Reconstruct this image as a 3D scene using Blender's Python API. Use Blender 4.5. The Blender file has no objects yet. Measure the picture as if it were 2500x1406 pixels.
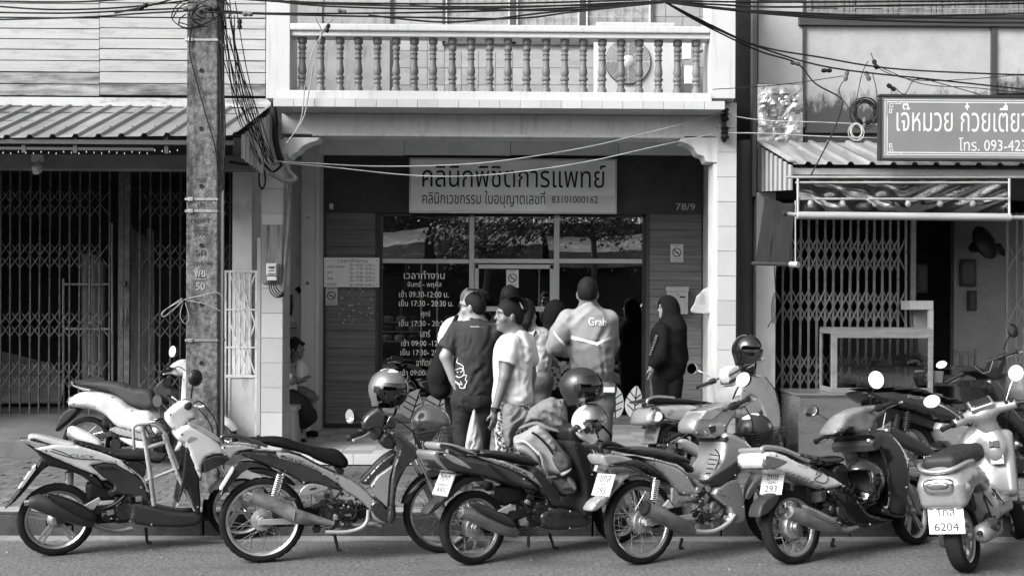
# Street row of parked motorbikes in front of a clinic, black-and-white daylight photograph
import bpy, bmesh, math, random
import numpy as np
from mathutils import Vector as V, Matrix, noise
from mathutils.geometry import delaunay_2d_cdt
random.seed(7); np.random.seed(7)
SC = bpy.context.scene
COL = SC.collection
# ---------------------------------------------------------------- camera
CY, CR = math.radians(0.8), math.radians(0.25)
fw = V((math.sin(CY), math.cos(CY), 0)); r0 = V((math.cos(CY), -math.sin(CY), 0)); u0 = V((0, 0, 1))
rt = r0*math.cos(CR)+u0*math.sin(CR); up = -r0*math.sin(CR)+u0*math.cos(CR)
CP = V((0, 0, 1.75)); SHIFT = 49/2500
cd = bpy.data.cameras.new('camera'); cam = bpy.data.objects.new('camera', cd); COL.objects.link(cam)
cd.sensor_width = 36; cd.lens = 36; cd.shift_y = SHIFT; cd.clip_end = 500; cd.clip_start = .05
cam.matrix_world = Matrix(((rt.x, up.x, -fw.x, CP.x), (rt.y, up.y, -fw.y, CP.y), (rt.z, up.z, -fw.z, CP.z), (0, 0, 0, 1)))
SC.camera = cam
# ---------------------------------------------------------------- sky, sun, exposure (grey light: the photograph is black and white)
SUN_EL, SUN_AZ = math.radians(36), math.radians(236)     # azimuth clockwise from +Y: light comes over the camera's left shoulder
wd = bpy.data.worlds.new('World'); SC.world = wd; wd.use_nodes = True
nt = wd.node_tree; sk = nt.nodes.new('ShaderNodeTexSky'); sk.sky_type = 'NISHITA'; sk.sun_disc = False
sk.sun_elevation = SUN_EL; sk.sun_rotation = SUN_AZ; sk.dust_density = 6.0; sk.air_density = 1.0
bw = nt.nodes.new('ShaderNodeRGBToBW'); nt.links.new(sk.outputs[0], bw.inputs[0])
nt.links.new(bw.outputs[0], nt.nodes['Background'].inputs[0]); nt.nodes['Background'].inputs[1].default_value = .15
sd = bpy.data.lights.new('sun', 'SUN'); so = bpy.data.objects.new('sun', sd); COL.objects.link(so)
sd.energy = 1.5; sd.angle = math.radians(24); sd.color = (1, 1, 1)
sv = V((math.sin(SUN_AZ)*math.cos(SUN_EL), math.cos(SUN_AZ)*math.cos(SUN_EL), math.sin(SUN_EL)))
so.rotation_euler = sv.to_track_quat('Z', 'Y').to_euler(); so.location = sv*30
SC.view_settings.view_transform = 'Standard'; SC.view_settings.look = 'None'
SC.view_settings.exposure = 1.28; SC.view_settings.gamma = 1; SC.view_settings.use_curve_mapping = False
SC.cycles.use_denoising = True
SC.cycles.max_bounces = 6; SC.cycles.diffuse_bounces = 4; SC.cycles.glossy_bounces = 3; SC.cycles.transmission_bounces = 6; SC.cycles.transparent_max_bounces = 12
SC.cycles.caustics_reflective = False; SC.cycles.caustics_refractive = False

# ---------------------------------------------------------------- photograph pixel -> point in the place
def ray(px, py):
    return rt*((px-1250)/2500)+up*((703-py)/2500+SHIFT)+fw
def W(px, py, Y):
    d = ray(px, py); return CP+d*(Y/d.y)
def G(px, py, z=0):
    d = ray(px, py); return CP+d*((z-CP.z)/d.z)
def crop(x0, y0, s): return lambda u, v: (x0+u/s, y0+v/s)
# ---------------------------------------------------------------- materials
MT = {}
def mat(n, v=.5, r=.6, m=0, var=.12, sc=5, st=(1,1,1), bump=0, bsc=60, coat=0, stain=0, sv=.03, ssc=3, sst=(1,1,1), slo=.5, shi=.68, spec=.5, bst=None, rv=.15, fine=.1, ov=.08):
    if n in MT: return MT[n]
    M = bpy.data.materials.new(n); M.use_nodes = True; t = M.node_tree; N = t.nodes; L = t.links
    b = N['Principled BSDF']; MT[n] = M
    tc = N.new('ShaderNodeTexCoord'); oi = N.new('ShaderNodeObjectInfo')
    mu = N.new('ShaderNodeVectorMath'); mu.operation = 'SCALE'; mu.inputs[0].default_value = (31, 17, 23); L.new(oi.outputs['Random'], mu.inputs['Scale'])
    ad = N.new('ShaderNodeVectorMath'); ad.operation = 'ADD'; L.new(tc.outputs['Object'], ad.inputs[0]); L.new(mu.outputs[0], ad.inputs[1])
    def nz(scale, stretch, det=6, rough=.6):
        mp = N.new('ShaderNodeMapping'); mp.inputs['Scale'].default_value = stretch; L.new(ad.outputs[0], mp.inputs[0])
        x = N.new('ShaderNodeTexNoise'); x.inputs['Scale'].default_value = scale; x.inputs['Detail'].default_value = det; x.inputs['Roughness'].default_value = rough
        L.new(mp.outputs[0], x.inputs['Vector']); return x
    n1 = nz(sc, st)
    mr = N.new('ShaderNodeMapRange'); mr.inputs[1].default_value = .3; mr.inputs[2].default_value = .7
    mr.inputs[3].default_value = v*(1-var); mr.inputs[4].default_value = v*(1+var); L.new(n1.outputs[0], mr.inputs[0])
    out = mr.outputs[0]
    if stain:
        n2 = nz(ssc, sst, 8, .65)
        ms = N.new('ShaderNodeMapRange'); ms.inputs[1].default_value = slo; ms.inputs[2].default_value = shi; ms.inputs[3].default_value = 0; ms.inputs[4].default_value = stain
        L.new(n2.outputs[0], ms.inputs[0])
        mx = N.new('ShaderNodeMix'); L.new(ms.outputs[0], mx.inputs[0]); L.new(out, mx.inputs[2]); mx.inputs[3].default_value = sv; out = mx.outputs[0]
    n4 = nz(170, (1,1,1), 2, .5); m4 = N.new('ShaderNodeMapRange'); m4.inputs[1].default_value = .3; m4.inputs[2].default_value = .7; m4.inputs[3].default_value = 1-fine-ov; m4.inputs[4].default_value = 1+fine-ov; L.new(n4.outputs[0], m4.inputs[0])
    o4 = N.new('ShaderNodeMath'); o4.operation = 'MULTIPLY_ADD'; L.new(oi.outputs['Random'], o4.inputs[0]); o4.inputs[1].default_value = 2*ov; L.new(m4.outputs[0], o4.inputs[2])
    x4 = N.new('ShaderNodeMath'); x4.operation = 'MULTIPLY'; L.new(out, x4.inputs[0]); L.new(o4.outputs[0], x4.inputs[1]); out = x4.outputs[0]
    cb = N.new('ShaderNodeCombineColor'); [L.new(out, cb.inputs[i]) for i in range(3)]
    L.new(cb.outputs[0], b.inputs['Base Color'])
    rr = N.new('ShaderNodeMapRange'); rr.inputs[1].default_value = .3; rr.inputs[2].default_value = .7
    rr.inputs[3].default_value = max(.02, r*(1-rv)); rr.inputs[4].default_value = min(1, r*(1+rv)); L.new(n1.outputs[0], rr.inputs[0]); L.new(rr.outputs[0], b.inputs['Roughness'])
    b.inputs['Metallic'].default_value = m; b.inputs['Coat Weight'].default_value = coat; b.inputs['Coat Roughness'].default_value = .06
    b.inputs['Specular IOR Level'].default_value = spec
    if bump:
        n3 = nz(bsc, bst or st, 4, .6); bp = N.new('ShaderNodeBump'); bp.inputs['Strength'].default_value = bump; bp.inputs['Distance'].default_value = .01
        L.new(n3.outputs[0], bp.inputs['Height']); L.new(bp.outputs[0], b.inputs['Normal'])
    return M
def glassmat(n, tint=.8, refl=.1, rough=.0):
    if n in MT: return MT[n]
    M = bpy.data.materials.new(n); M.use_nodes = True; t = M.node_tree; N = t.nodes; L = t.links; MT[n] = M
    N.remove(N['Principled BSDF']); o = N['Material Output']
    tr = N.new('ShaderNodeBsdfTransparent'); tr.inputs[0].default_value = (tint, tint, tint, 1)
    gl = N.new('ShaderNodeBsdfGlossy'); gl.inputs['Roughness'].default_value = rough; gl.inputs[0].default_value = (.95, .95, .95, 1)
    lw = N.new('ShaderNodeFresnel'); lw.inputs[0].default_value = 1.5
    ad = N.new('ShaderNodeMath'); ad.operation = 'ADD'; ad.inputs[1].default_value = refl; ad.use_clamp = True; L.new(lw.outputs[0], ad.inputs[0])
    mx = N.new('ShaderNodeMixShader'); L.new(ad.outputs[0], mx.inputs[0]); L.new(tr.outputs[0], mx.inputs[1]); L.new(gl.outputs[0], mx.inputs[2]); L.new(mx.outputs[0], o.inputs[0])
    return M
# ---------------------------------------------------------------- objects
LOCAL = False                                   # True while a thing is built in its own coordinates
def wmat(o):
    return o.matrix_basis.copy() if not o.parent else wmat(o.parent) @ o.matrix_parent_inverse @ o.matrix_basis
def link(o, parent=None):
    COL.objects.link(o)
    if parent:
        o.parent = parent
        if not LOCAL: o.matrix_parent_inverse = wmat(parent).inverted()
    return o
def tag(o, label, cat, group=None, kind=None):
    if label: o['label'] = label
    if cat: o['category'] = cat
    if group: o['group'] = group
    if kind: o['kind'] = kind
    return o
def thing(name, label, cat, loc=(0,0,0), rz=0, group=None, mw=None):
    o = bpy.data.objects.new(name, None); COL.objects.link(o); o.empty_display_size = .1
    if mw is not None: o.matrix_world = mw
    else: o.location = loc; o.rotation_euler = (0, 0, rz)
    return tag(o, label, cat, group)
def struct(o): o['kind'] = 'structure'; return o
def meshob(name, vs, fs, m, parent=None, smooth=None, mi=None):
    me = bpy.data.meshes.new(name); me.from_pydata(vs, [], fs); 
    for x in (m if isinstance(m, (list, tuple)) else [m]): me.materials.append(x)
    if mi is not None: me.polygons.foreach_set('material_index', mi)
    if smooth is not None:
        me.polygons.foreach_set('use_smooth', [True]*len(me.polygons))
        if smooth < 180: me.set_sharp_from_angle(angle=math.radians(smooth))
    me.update(); o = bpy.data.objects.new(name, me); return link(o, parent)
class B:
    """collects shapes that become ONE mesh object"""
    def __init__(s): s.v = []; s.f = []
    def add(s, vs, fs):
        n = len(s.v); s.v += [tuple(x) for x in vs]; s.f += [tuple(i+n for i in f) for f in fs]; return s
    def bx(s, x0, x1, y0, y1, z0, z1, X=None):
        vs = [V((x, y, z)) for x in (x0, x1) for y in (y0, y1) for z in (z0, z1)]
        if X is not None: vs = [X @ p for p in vs]
        return s.add(vs, [(0,1,3,2),(4,6,7,5),(0,4,5,1),(2,3,7,6),(0,2,6,4),(1,5,7,3)])
    def bar(s, p, q, w, t, n=(0,1,0)):           # flat bar from p to q, w wide across, t along n
        p = V(p); q = V(q); d = (q-p).normalized(); n = V(n); a = d.cross(n).normalized(); n = a.cross(d)
        vs = [c+a*(i*w/2)+n*(j*t/2) for c in (p, q) for i, j in ((-1,-1),(1,-1),(1,1),(-1,1))]
        return s.add(vs, [(3,2,1,0),(4,5,6,7),(0,1,5,4),(1,2,6,5),(2,3,7,6),(3,0,4,7)])
    def tube(s, pts, r, n=8, cap=True, closed=False):
        pts = [V(p) for p in pts]; m = len(pts); rs = r if isinstance(r, (list, tuple)) else [r]*m
        t0 = (pts[1]-pts[0]).normalized(); a = t0.orthogonal().normalized(); vs = []; fs = []
        for i, p in enumerate(pts):
            if closed: t = pts[(i+1)%m]-pts[i-1]
            else: t = pts[min(i+1, m-1)]-pts[max(i-1, 0)]
            t.normalize(); a = (a-t*a.dot(t)).normalized(); b = t.cross(a)
            vs += [p+(a*math.cos(k*2*math.pi/n)+b*math.sin(k*2*math.pi/n))*rs[i] for k in range(n)]
        for i in range(m if closed else m-1):
            j = (i+1) % m
            fs += [(i*n+k, i*n+(k+1)%n, j*n+(k+1)%n, j*n+k) for k in range(n)]
        if cap and not closed: fs += [tuple(range(n-1, -1, -1)), tuple((m-1)*n+k for k in range(n))]
        return s.add(vs, fs)
    def cyl(s, p, q, r, r2=None, n=12): return s.tube([p, q], [r, r if r2 is None else r2], n)
    def lathe(s, prof, o=(0,0,0), ax=(0,0,1), n=24, fr=None, closed=False):   # prof [(radius, along)]
        o = V(o); ax = V(ax).normalized(); a = ax.orthogonal().normalized(); b = ax.cross(a); vs = []; fs = []; m = len(prof)
        for r, h in prof:
            for k in range(n):
                rr = r if fr is None else fr(r, h, k); t = 2*math.pi*k/n
                vs.append(o+ax*h+(a*math.cos(t)+b*math.sin(t))*rr)
        for i in range(m if closed else m-1):
            j = (i+1) % m
            fs += [(i*n+k, i*n+(k+1)%n, j*n+(k+1)%n, j*n+k) for k in range(n)]
        return s.add(vs, fs)
    def prism(s, poly, f0, f1):                  # poly 2-D, f0/f1 map (a,b)->point for the two ends
        n = len(poly); vs = [f0(*p) for p in poly]+[f1(*p) for p in poly]
        return s.add(vs, [tuple(range(n-1,-1,-1)), tuple(range(n, 2*n))]+[(i, (i+1)%n, n+(i+1)%n, n+i) for i in range(n)])
    def build(s, name, m, parent=None, smooth=None, bev=0, X=None):
        vs = s.v if X is None else [tuple(X @ V(p)) for p in s.v]
        o = meshob(name, vs, s.f, m, parent, None)
        b = bmesh.new(); b.from_mesh(o.data); bmesh.ops.recalc_face_normals(b, faces=b.faces)
        if bev: bmesh.ops.bevel(b, geom=[e for e in b.edges if len(e.link_faces) == 2 and e.calc_face_angle(0) > .5], offset=bev, segments=2, profile=.6, affect='EDGES', clamp_overlap=True)
        b.to_mesh(o.data); b.free()
        if smooth is not None:
            o.data.polygons.foreach_set('use_smooth', [True]*len(o.data.polygons))
            if smooth < 180: o.data.set_sharp_from_angle(angle=math.radians(smooth))
        return o
_bc = {}
def box(name, x0, x1, y0, y1, z0, z1, m, parent=None, bev=.003):
    """box object with its own origin; alike boxes share mesh data"""
    k = (round(abs(x1-x0), 4), round(abs(y1-y0), 4), round(abs(z1-z0), 4), m.name, bev)
    if k not in _bc:
        o = B().bx(-k[0]/2, k[0]/2, -k[1]/2, k[1]/2, -k[2]/2, k[2]/2).build(name, m, parent, bev=bev); _bc[k] = o.data
    else: o = link(bpy.data.objects.new(name, _bc[k]), parent)
    c = V(((x0+x1)/2, (y0+y1)/2, (z0+z1)/2)); o.location = c
    return o
def XZ(p0, q0, p1, q1, Y):
    a = W(p0, (q0+q1)/2, Y); b = W(p1, (q0+q1)/2, Y); c = W((p0+p1)/2, q0, Y); d = W((p0+p1)/2, q1, Y)
    return a.x, b.x, d.z, c.z
def pbox(name, p0, q0, p1, q1, Y, dep, m, parent=None, bev=.003):
    x0, x1, z0, z1 = XZ(p0, q0, p1, q1, Y); return box(name, x0, x1, Y, Y+dep, z0, z1, m, parent, bev)
def chaikin(P, n=1, closed=True):
    for _ in range(n):
        Q = []
        for i in range(len(P) if closed else len(P)-1):
            a = P[i]; b = P[(i+1)%len(P)]
            Q += [(a[0]*.75+b[0]*.25, a[1]*.75+b[1]*.25), (a[0]*.25+b[0]*.75, a[1]*.25+b[1]*.75)]
        P = Q
    return P
def catmull(P, n=6):
    P = [V(p) for p in P]; Q = []
    for i in range(len(P)-1):
        a, b, c, d = P[max(i-1,0)], P[i], P[i+1], P[min(i+2,len(P)-1)]
        for k in range(n):
            t = k/n; Q.append(.5*((2*b)+(c-a)*t+(2*a-5*b+4*c-d)*t*t+(3*b-a-3*c+d)*t*t*t))
    return Q+[P[-1]]
def pts(s): return [tuple(float(q) for q in t.split(',')) for t in s.split()]
# ---------------------------------------------------------------- inflated panel: outline in (x,z), half width w, rounded rim r
def segdist(P, poly):
    P = np.asarray(P); A = np.asarray(poly); Bq = np.roll(A, -1, 0); d = np.full(len(P), 1e9)
    for a, b in zip(A, Bq):
        ab = b-a; L = ab@ab+1e-12; t = np.clip(((P-a)@ab)/L, 0, 1); d = np.minimum(d, np.linalg.norm(P-(a+t[:,None]*ab), axis=1))
    return d
def inpoly(P, poly):
    P = np.asarray(P); c = np.zeros(len(P), bool); A = np.asarray(poly)
    for a, b in zip(A, np.roll(A, -1, 0)):
        k = ((a[1] > P[:,1]) != (b[1] > P[:,1]))
        with np.errstate(divide='ignore', invalid='ignore'): k &= P[:,0] < (b[0]-a[0])*(P[:,1]-a[1])/(b[1]-a[1])+a[0]
        c ^= k
    return c
def puffgeo(poly, w, r, y0=0, edge=.55, g=None, wf=None, side=0):
    poly = [tuple(p) for p in poly]
    A = np.array(poly); ext = A.max(0)-A.min(0); g = g or max(min(r*.5, .02), max(ext)/55)
    Q = []                                        # resample the rim
    for i in range(len(poly)):
        a = A[i]; b = A[(i+1)%len(A)]; n = max(1, int(np.linalg.norm(b-a)/(g*1.5)))
        Q += [tuple(a+(b-a)*k/n) for k in range(n)]
    xs = np.arange(A[:,0].min(), A[:,0].max(), g); zs = np.arange(A[:,1].min(), A[:,1].max(), g)
    gp = np.array([(x+(g/2 if j%2 else 0), z) for j, z in enumerate(zs) for x in xs]) if len(xs)*len(zs) else np.zeros((0,2))
    if len(gp):
        gp = gp[inpoly(gp, Q)]
        if len(gp): gp = gp[segdist(gp, Q) > g*.45]
    allp = [V(p) for p in Q]+[V(p) for p in gp]; n0 = len(Q)
    vv, ee, ff, ov, _, _ = delaunay_2d_cdt(allp, [(i, (i+1)%n0) for i in range(n0)], [], 1, 1e-6)
    P2 = np.array([(p.x, p.y) for p in vv]); d = segdist(P2, Q)
    ww = np.array([wf(*p) for p in P2]) if wf else np.full(len(P2), w)
    t = np.clip(d/r, 0, 1); y = ww*(edge+(1-edge)*np.sqrt(np.clip(1-(1-t)**2, 0, 1)))
    nv = len(P2); vs = []; fs = []
    ends = {0: (-1, 1), 1: (-1,), 2: (1,)}[side]
    vs = [(p[0], y0-yy, p[1]) for p, yy in zip(P2, y)]+[(p[0], y0+(yy if side == 0 else -yy+.012), p[1]) for p, yy in zip(P2, y)]
    fs = [tuple(f) for f in ff]+[tuple(nv+i for i in reversed(f)) for f in ff]
    cnt = {}
    for f in ff:
        for i in range(len(f)): e = (f[i], f[(i+1)%len(f)]); cnt[e] = 1
    for (a, b) in list(cnt):
        if (b, a) not in cnt: fs.append((b, a, nv+a, nv+b))
    return vs, fs
# ---------------------------------------------------------------- signed-distance modelling (bodies, helmets, cloth)
def rotm(a): return np.array(Matrix.Rotation(a[2], 3, 'Z') @ Matrix.Rotation(a[1], 3, 'Y') @ Matrix.Rotation(a[0], 3, 'X'))
class SDF:
    def __init__(s): s.p = []
    def cone(s, a, b, ra, rb=None, k=.02, op='u'): s.p.append((op, 'c', (np.array(a, float), np.array(b, float), ra, ra if rb is None else rb), k)); return s
    def chain(s, P, R, k=.02, op='u'):
        for i in range(len(P)-1): s.cone(P[i], P[i+1], R[i], R[i+1], k, op)
        return s
    def ell(s, c, r, rot=(0,0,0), k=.02, op='u'): s.p.append((op, 'e', (np.array(c, float), np.array(r, float), rotm(rot)), k)); return s
    def rbox(s, c, h, rad, rot=(0,0,0), k=.02, op='u'): s.p.append((op, 'b', (np.array(c, float), np.array(h, float), rad, rotm(rot)), k)); return s
    def half(s, c, n, k=.004): n = np.array(n, float); s.p.append(('i', 'h', (np.array(c, float), n/np.linalg.norm(n)), k)); return s
    def cut(s, p, d, L=.06, w=.11):                # square-cut what lies just beyond p along d (sleeve and trouser ends)
        d = V(d).normalized(); p = V(p)+d*L; return s.rbox(p, (L, w, w), .001, (0, -math.atan2(d.z, math.hypot(d.x, d.y)), math.atan2(d.y, d.x)), .004, 's')
    def _bb(s, t, a):
        if t == 'c': r = max(a[2], a[3]); return np.minimum(a[0], a[1])-r, np.maximum(a[0], a[1])+r
        if t == 'e': R = max(a[1]); return a[0]-R, a[0]+R
        if t == 'b': R = np.linalg.norm(a[1])+a[2]; return a[0]-R, a[0]+R
    def _ev(s, t, a, P):
        if t == 'c':
            ab = a[1]-a[0]; L = ab@ab+1e-12; h = np.clip(((P-a[0])@ab)/L, 0, 1)
            return np.linalg.norm(P-a[0]-h[...,None]*ab, axis=-1)-(a[2]+(a[3]-a[2])*h)
        if t == 'e':
            q = (P-a[0])@a[2]; k0 = np.linalg.norm(q/a[1], axis=-1); k1 = np.linalg.norm(q/(a[1]**2), axis=-1); return k0*(k0-1)/np.maximum(k1, 1e-6)
        if t == 'b':
            q = np.abs((P-a[0])@a[3])-a[1]; return np.linalg.norm(np.maximum(q, 0), axis=-1)+np.minimum(q.max(-1), 0)-a[2]
        if t == 'h': return (P-a[0])@a[1]
    def mesh(s, h=.008, wr=None):
        bbs = [s._bb(t, a) for op, t, a, k in s.p if op == 'u']
        lo = np.min([b[0] for b in bbs], 0)-3*h; hi = np.max([b[1] for b in bbs], 0)+3*h
        n = np.ceil((hi-lo)/h).astype(int)+1
        D = np.full(n, .2, np.float32)
        ax = [lo[i]+h*np.arange(n[i]) for i in range(3)]
        for op, t, a, k in s.p:
            if t == 'h': sl = (slice(0, n[0]), slice(0, n[1]), slice(0, n[2]))
            else:
                b0, b1 = s._bb(t, a); m = max(k, h)*2.5+2*h
                i0 = np.clip(np.floor((b0-m-lo)/h).astype(int), 0, n); i1 = np.clip(np.ceil((b1+m-lo)/h).astype(int)+1, 0, n)
                if (i1 <= i0).any(): continue
                sl = tuple(slice(i0[i], i1[i]) for i in range(3))
            P = np.stack(np.meshgrid(ax[0][sl[0]], ax[1][sl[1]], ax[2][sl[2]], indexing='ij'), -1)
            d = s._ev(t, a, P); o = D[sl]
            if op == 'u': q = np.clip(.5+.5*(o-d)/k, 0, 1); D[sl] = o*(1-q)+d*q-k*q*(1-q)
            elif op == 's': d = -d; q = np.clip(.5-.5*(o-d)/k, 0, 1); D[sl] = o*(1-q)+d*q+k*q*(1-q)
            else: q = np.clip(.5-.5*(o-d)/k, 0, 1); D[sl] = o*(1-q)+d*q+k*q*(1-q)
        if wr:                                      # wrinkles
            P = np.stack(np.meshgrid(*ax, indexing='ij'), -1); m = np.abs(D) < 4*h
            if m.any(): D[m] += wr(P[m]).astype(np.float32)
        return snets(D, lo, h)
    def build(s, name, m, parent=None, h=.008, wr=None, X=None, smooth=180):
        v, f = s.mesh(h, wr)
        o = meshob(name, v.tolist(), f.tolist(), m, parent, smooth)
        if X is not None: o.data.transform(X)
        return o
def snets(D, lo, h):
    n = D.shape; S = D < 0
    acc = np.zeros((n[0]-1, n[1]-1, n[2]-1, 3), np.float32); cnt = np.zeros(acc.shape[:3], np.uint8); ed = []
    for ax in range(3):
        a = np.take(D, range(n[ax]-1), ax); b = np.take(D, range(1, n[ax]), ax); sa = a < 0; cr = sa != (b < 0)
        I = np.nonzero(cr); t = a[I]/(a[I]-b[I]); ed.append((I, sa[I]))
        pos = np.stack(I, -1).astype(np.float32); pos[:, ax] += t
        o1, o2 = [(1,2),(2,0),(0,1)][ax]
        for d1 in (0, 1):
            for d2 in (0, 1):
                J = [I[0].copy(), I[1].copy(), I[2].copy()]; J[o1] = J[o1]-d1; J[o2] = J[o2]-d2
                ok = (J[o1] >= 0) & (J[o2] >= 0) & (J[o1] < n[o1]-1) & (J[o2] < n[o2]-1)
                K = tuple(j[ok] for j in J); np.add.at(acc, K, pos[ok]); np.add.at(cnt, K, 1)
    act = cnt > 0; idx = np.full(cnt.shape, -1, np.int64); idx[act] = np.arange(act.sum())
    vs = acc[act]/cnt[act][:,None]*h+lo; fs = []
    for ax in range(3):
        I, sa = ed[ax]; o1, o2 = [(1,2),(2,0),(0,1)][ax]
        ok = (I[o1] > 0) & (I[o2] > 0) & (I[o1] < n[o1]-1) & (I[o2] < n[o2]-1)
        I = [i[ok] for i in I]; sa = sa[ok]; q = []
        for d1, d2 in ((1,1),(0,1),(0,0),(1,0)):
            J = [I[0], I[1], I[2]]; J[o1] = J[o1]-d1; J[o2] = J[o2]-d2; q.append(idx[tuple(J)])
        q = np.stack(q, -1); q[~sa] = q[~sa][:, ::-1]; fs.append(q)
    return vs, np.concatenate(fs)
def creases(amp, seed, c, ext, n=40, L=.16, sig=.013, bias=(1,1,1)):
    rs = np.random.RandomState(seed); c = np.array(c); E = []
    for _ in range(n):
        p = c+(rs.rand(3)*2-1)*np.array(ext); d = rs.randn(3)*np.array(bias); d /= np.linalg.norm(d); l = L*(.4+rs.rand()); E.append((p-d*l/2, d*l, sig*(.7+.8*rs.rand()), amp*(.4+rs.rand())))
    def f(P):
        r = np.zeros(len(P))
        for a, ab, s_, m_ in E:
            t = np.clip(((P-a)@ab)/(ab@ab), 0, 1); d = np.linalg.norm(P-a-t[:,None]*ab, axis=1); k = np.sin(math.pi*np.clip(t, .02, .98))
            r += m_*k*(np.exp(-(d/s_)**2)-.55*np.exp(-((d-1.7*s_)/s_)**2))
        return r
    return f
def wrinkle(amp, sc, seed=0, st=(1,1,1)):
    rs = np.random.RandomState(seed); K = [(rs.randn(3)*np.array(st)*sc, rs.rand()*6.28) for _ in range(7)]
    def f(P):
        r = 0
        for k, ph in K: r = r+np.abs(np.sin(P@k+ph+.8*np.sin(P@k[::-1]*.7)))
        return amp*(r/len(K)-.6)
    return f
def clothpuff(name, m, P2, Yc, w, r, parent, seed=0, amp=.02, sc=(7,15), ch=2, rot=.5, edge=.12, g=.011, back=False):
    """slumped cloth: traced outline at depth Yc, padded to half thickness w, with ridged folds"""
    Q = [W(a, b, Yc) for a, b in P2]; vs, fs = puffgeo(chaikin([(q.x, q.z) for q in Q], ch), w, r, Yc, edge, g); out = []
    cr, sr = math.cos(rot), math.sin(rot)
    for x, y, z in vs:
        a, b = x*cr+z*sr, -x*sr+z*cr; wx = .6*noise.noise(V((x*5, z*5, seed))); n1 = noise.noise(V((a*sc[0]+wx, b*sc[1]+wx, seed))); n2 = noise.noise(V((a*sc[0]*2.3, b*sc[1]*1.9, seed+9)))
        d = amp*((1-abs(n1)*2.2)+.35*(1-abs(n2)*2)); k = abs(y-Yc)/w; out.append((x, y+(-d if y < Yc else d)*k, z+.15*d))
    b = B(); b.v = out; b.f = fs; return b.build(name, m, parent, 180)
# ---------------------------------------------------------------- lettering as flat cut-out mesh
_dg = None
def textmesh(s, bold=0, space=1):
    c = bpy.data.curves.new('lettering', 'FONT'); c.body = s; c.size = 1; c.offset = bold; c.fill_mode = 'NONE'; c.resolution_u = 3; c.space_character = space
    o = bpy.data.objects.new('lettering', c); COL.objects.link(o); bpy.context.view_layer.update()
    m = o.evaluated_get(bpy.context.evaluated_depsgraph_get()).to_mesh()
    vs = [v.co.to_2d() for v in m.vertices]; es = [tuple(e.vertices) for e in m.edges]
    bpy.data.objects.remove(o)
    vv, ee, ff, _, _, _ = delaunay_2d_cdt(vs, es, [], 0, 1e-6)
    A = np.array([vs[a] for a, b in es]); Bq = np.array([vs[b] for a, b in es])
    keep = []
    for f in ff:
        c = sum((np.array(vv[i]) for i in f), np.zeros(2))/len(f)
        up_ = (A[:,1] <= c[1]) & (Bq[:,1] > c[1]); dn = (A[:,1] > c[1]) & (Bq[:,1] <= c[1])
        il = (Bq[:,0]-A[:,0])*(c[1]-A[:,1])-(c[0]-A[:,0])*(Bq[:,1]-A[:,1])
        if (up_ & (il > 0)).sum()-(dn & (il < 0)).sum() != 0: keep.append(tuple(f))
    P = np.array([(p.x, p.y) for p in vv]); used = sorted({i for f in keep for i in f}); P2 = P[used]; re = {u: i for i, u in enumerate(used)}
    return P2, [tuple(re[i] for i in f) for f in keep]
_tm = {}
def text(name, s, m, mp, x0, x1, y0=None, y1=None, parent=None, bold=0, space=1, al=0):
    """lettering whose ink box fills (x0..x1, y0..y1) of a 2-D frame; mp maps (a,b)->point"""
    k = (s, bold, space)
    if k not in _tm: _tm[k] = textmesh(s, bold, space)
    P, F = _tm[k]
    lo = P.min(0); hi = P.max(0); sx = (x1-x0)/(hi[0]-lo[0]); sy = sx if y0 is None else (y1-y0)/(hi[1]-lo[1]); yb = al if y0 is None else y0
    return meshob(name, [tuple(mp(x0+(p[0]-lo[0])*sx, yb+(p[1]-lo[1])*sy)) for p in P], F, m, parent)
def ptext(s, p0, p1, q0, q1, Y, m, parent=None, bold=0, name='lettering', space=1):
    """lettering on a wall plane Y, ink filling the photo rectangle p0..p1, q0(top)..q1(bottom)"""
    a, b, c, d = XZ(p0, q0, p1, q1, Y); return text(name, s, m, lambda x, z: (x, Y, z), a, b, c, d, parent, bold, space)
# ================================================================ SETTING
ORD = ['first', 'second', 'third', 'fourth', 'fifth', 'sixth', 'seventh', 'eighth', 'ninth']
m_road = mat('road concrete', .13, .9, fine=.45, var=.6, sc=55, st=(.6,1,1), bump=1, bsc=70, stain=.6, sv=.06, ssc=2.2, sst=(.5,1.4,1), slo=.5, shi=.7, spec=0.15)
m_gut = mat('gutter concrete', .2, .9, fine=.3, var=.2, sc=6, bump=.5, bsc=60, stain=.6, sv=.1, ssc=4)
m_kerb_shade = mat('shaded kerb concrete', .06, .9, fine=.35, var=.3, sc=8, bump=.6, bsc=50, stain=.7, sv=.03, ssc=3, sst=(1,1,.5), spec=0.15)  # kerb face: shade beneath the bikes is put into this darker colour
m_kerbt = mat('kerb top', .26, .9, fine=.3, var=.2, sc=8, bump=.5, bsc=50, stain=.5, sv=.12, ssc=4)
m_pav = mat('paver', .13, .9, fine=.35, ov=.2, var=.3, sc=7, bump=.6, bsc=60, stain=.5, sv=.07, ssc=3, spec=0.15)
m_joint = mat('sand joint', .05, .95, var=.3, sc=20, spec=0.15)
SW = .19                                           # sidewalk level
YK = 7.84                                          # kerb face
struct(B().bx(-40, 40, -30, YK-.16, -.3, 0).build('road', m_road))
g = B().bx(-40, 40, YK-.155, YK, -.3, .006).build('gutter', m_gut); struct(g)
k = thing('kerb', None, None); del_ = [k]; struct(k)
x = -6.2; rng = random.Random(3)
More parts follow.
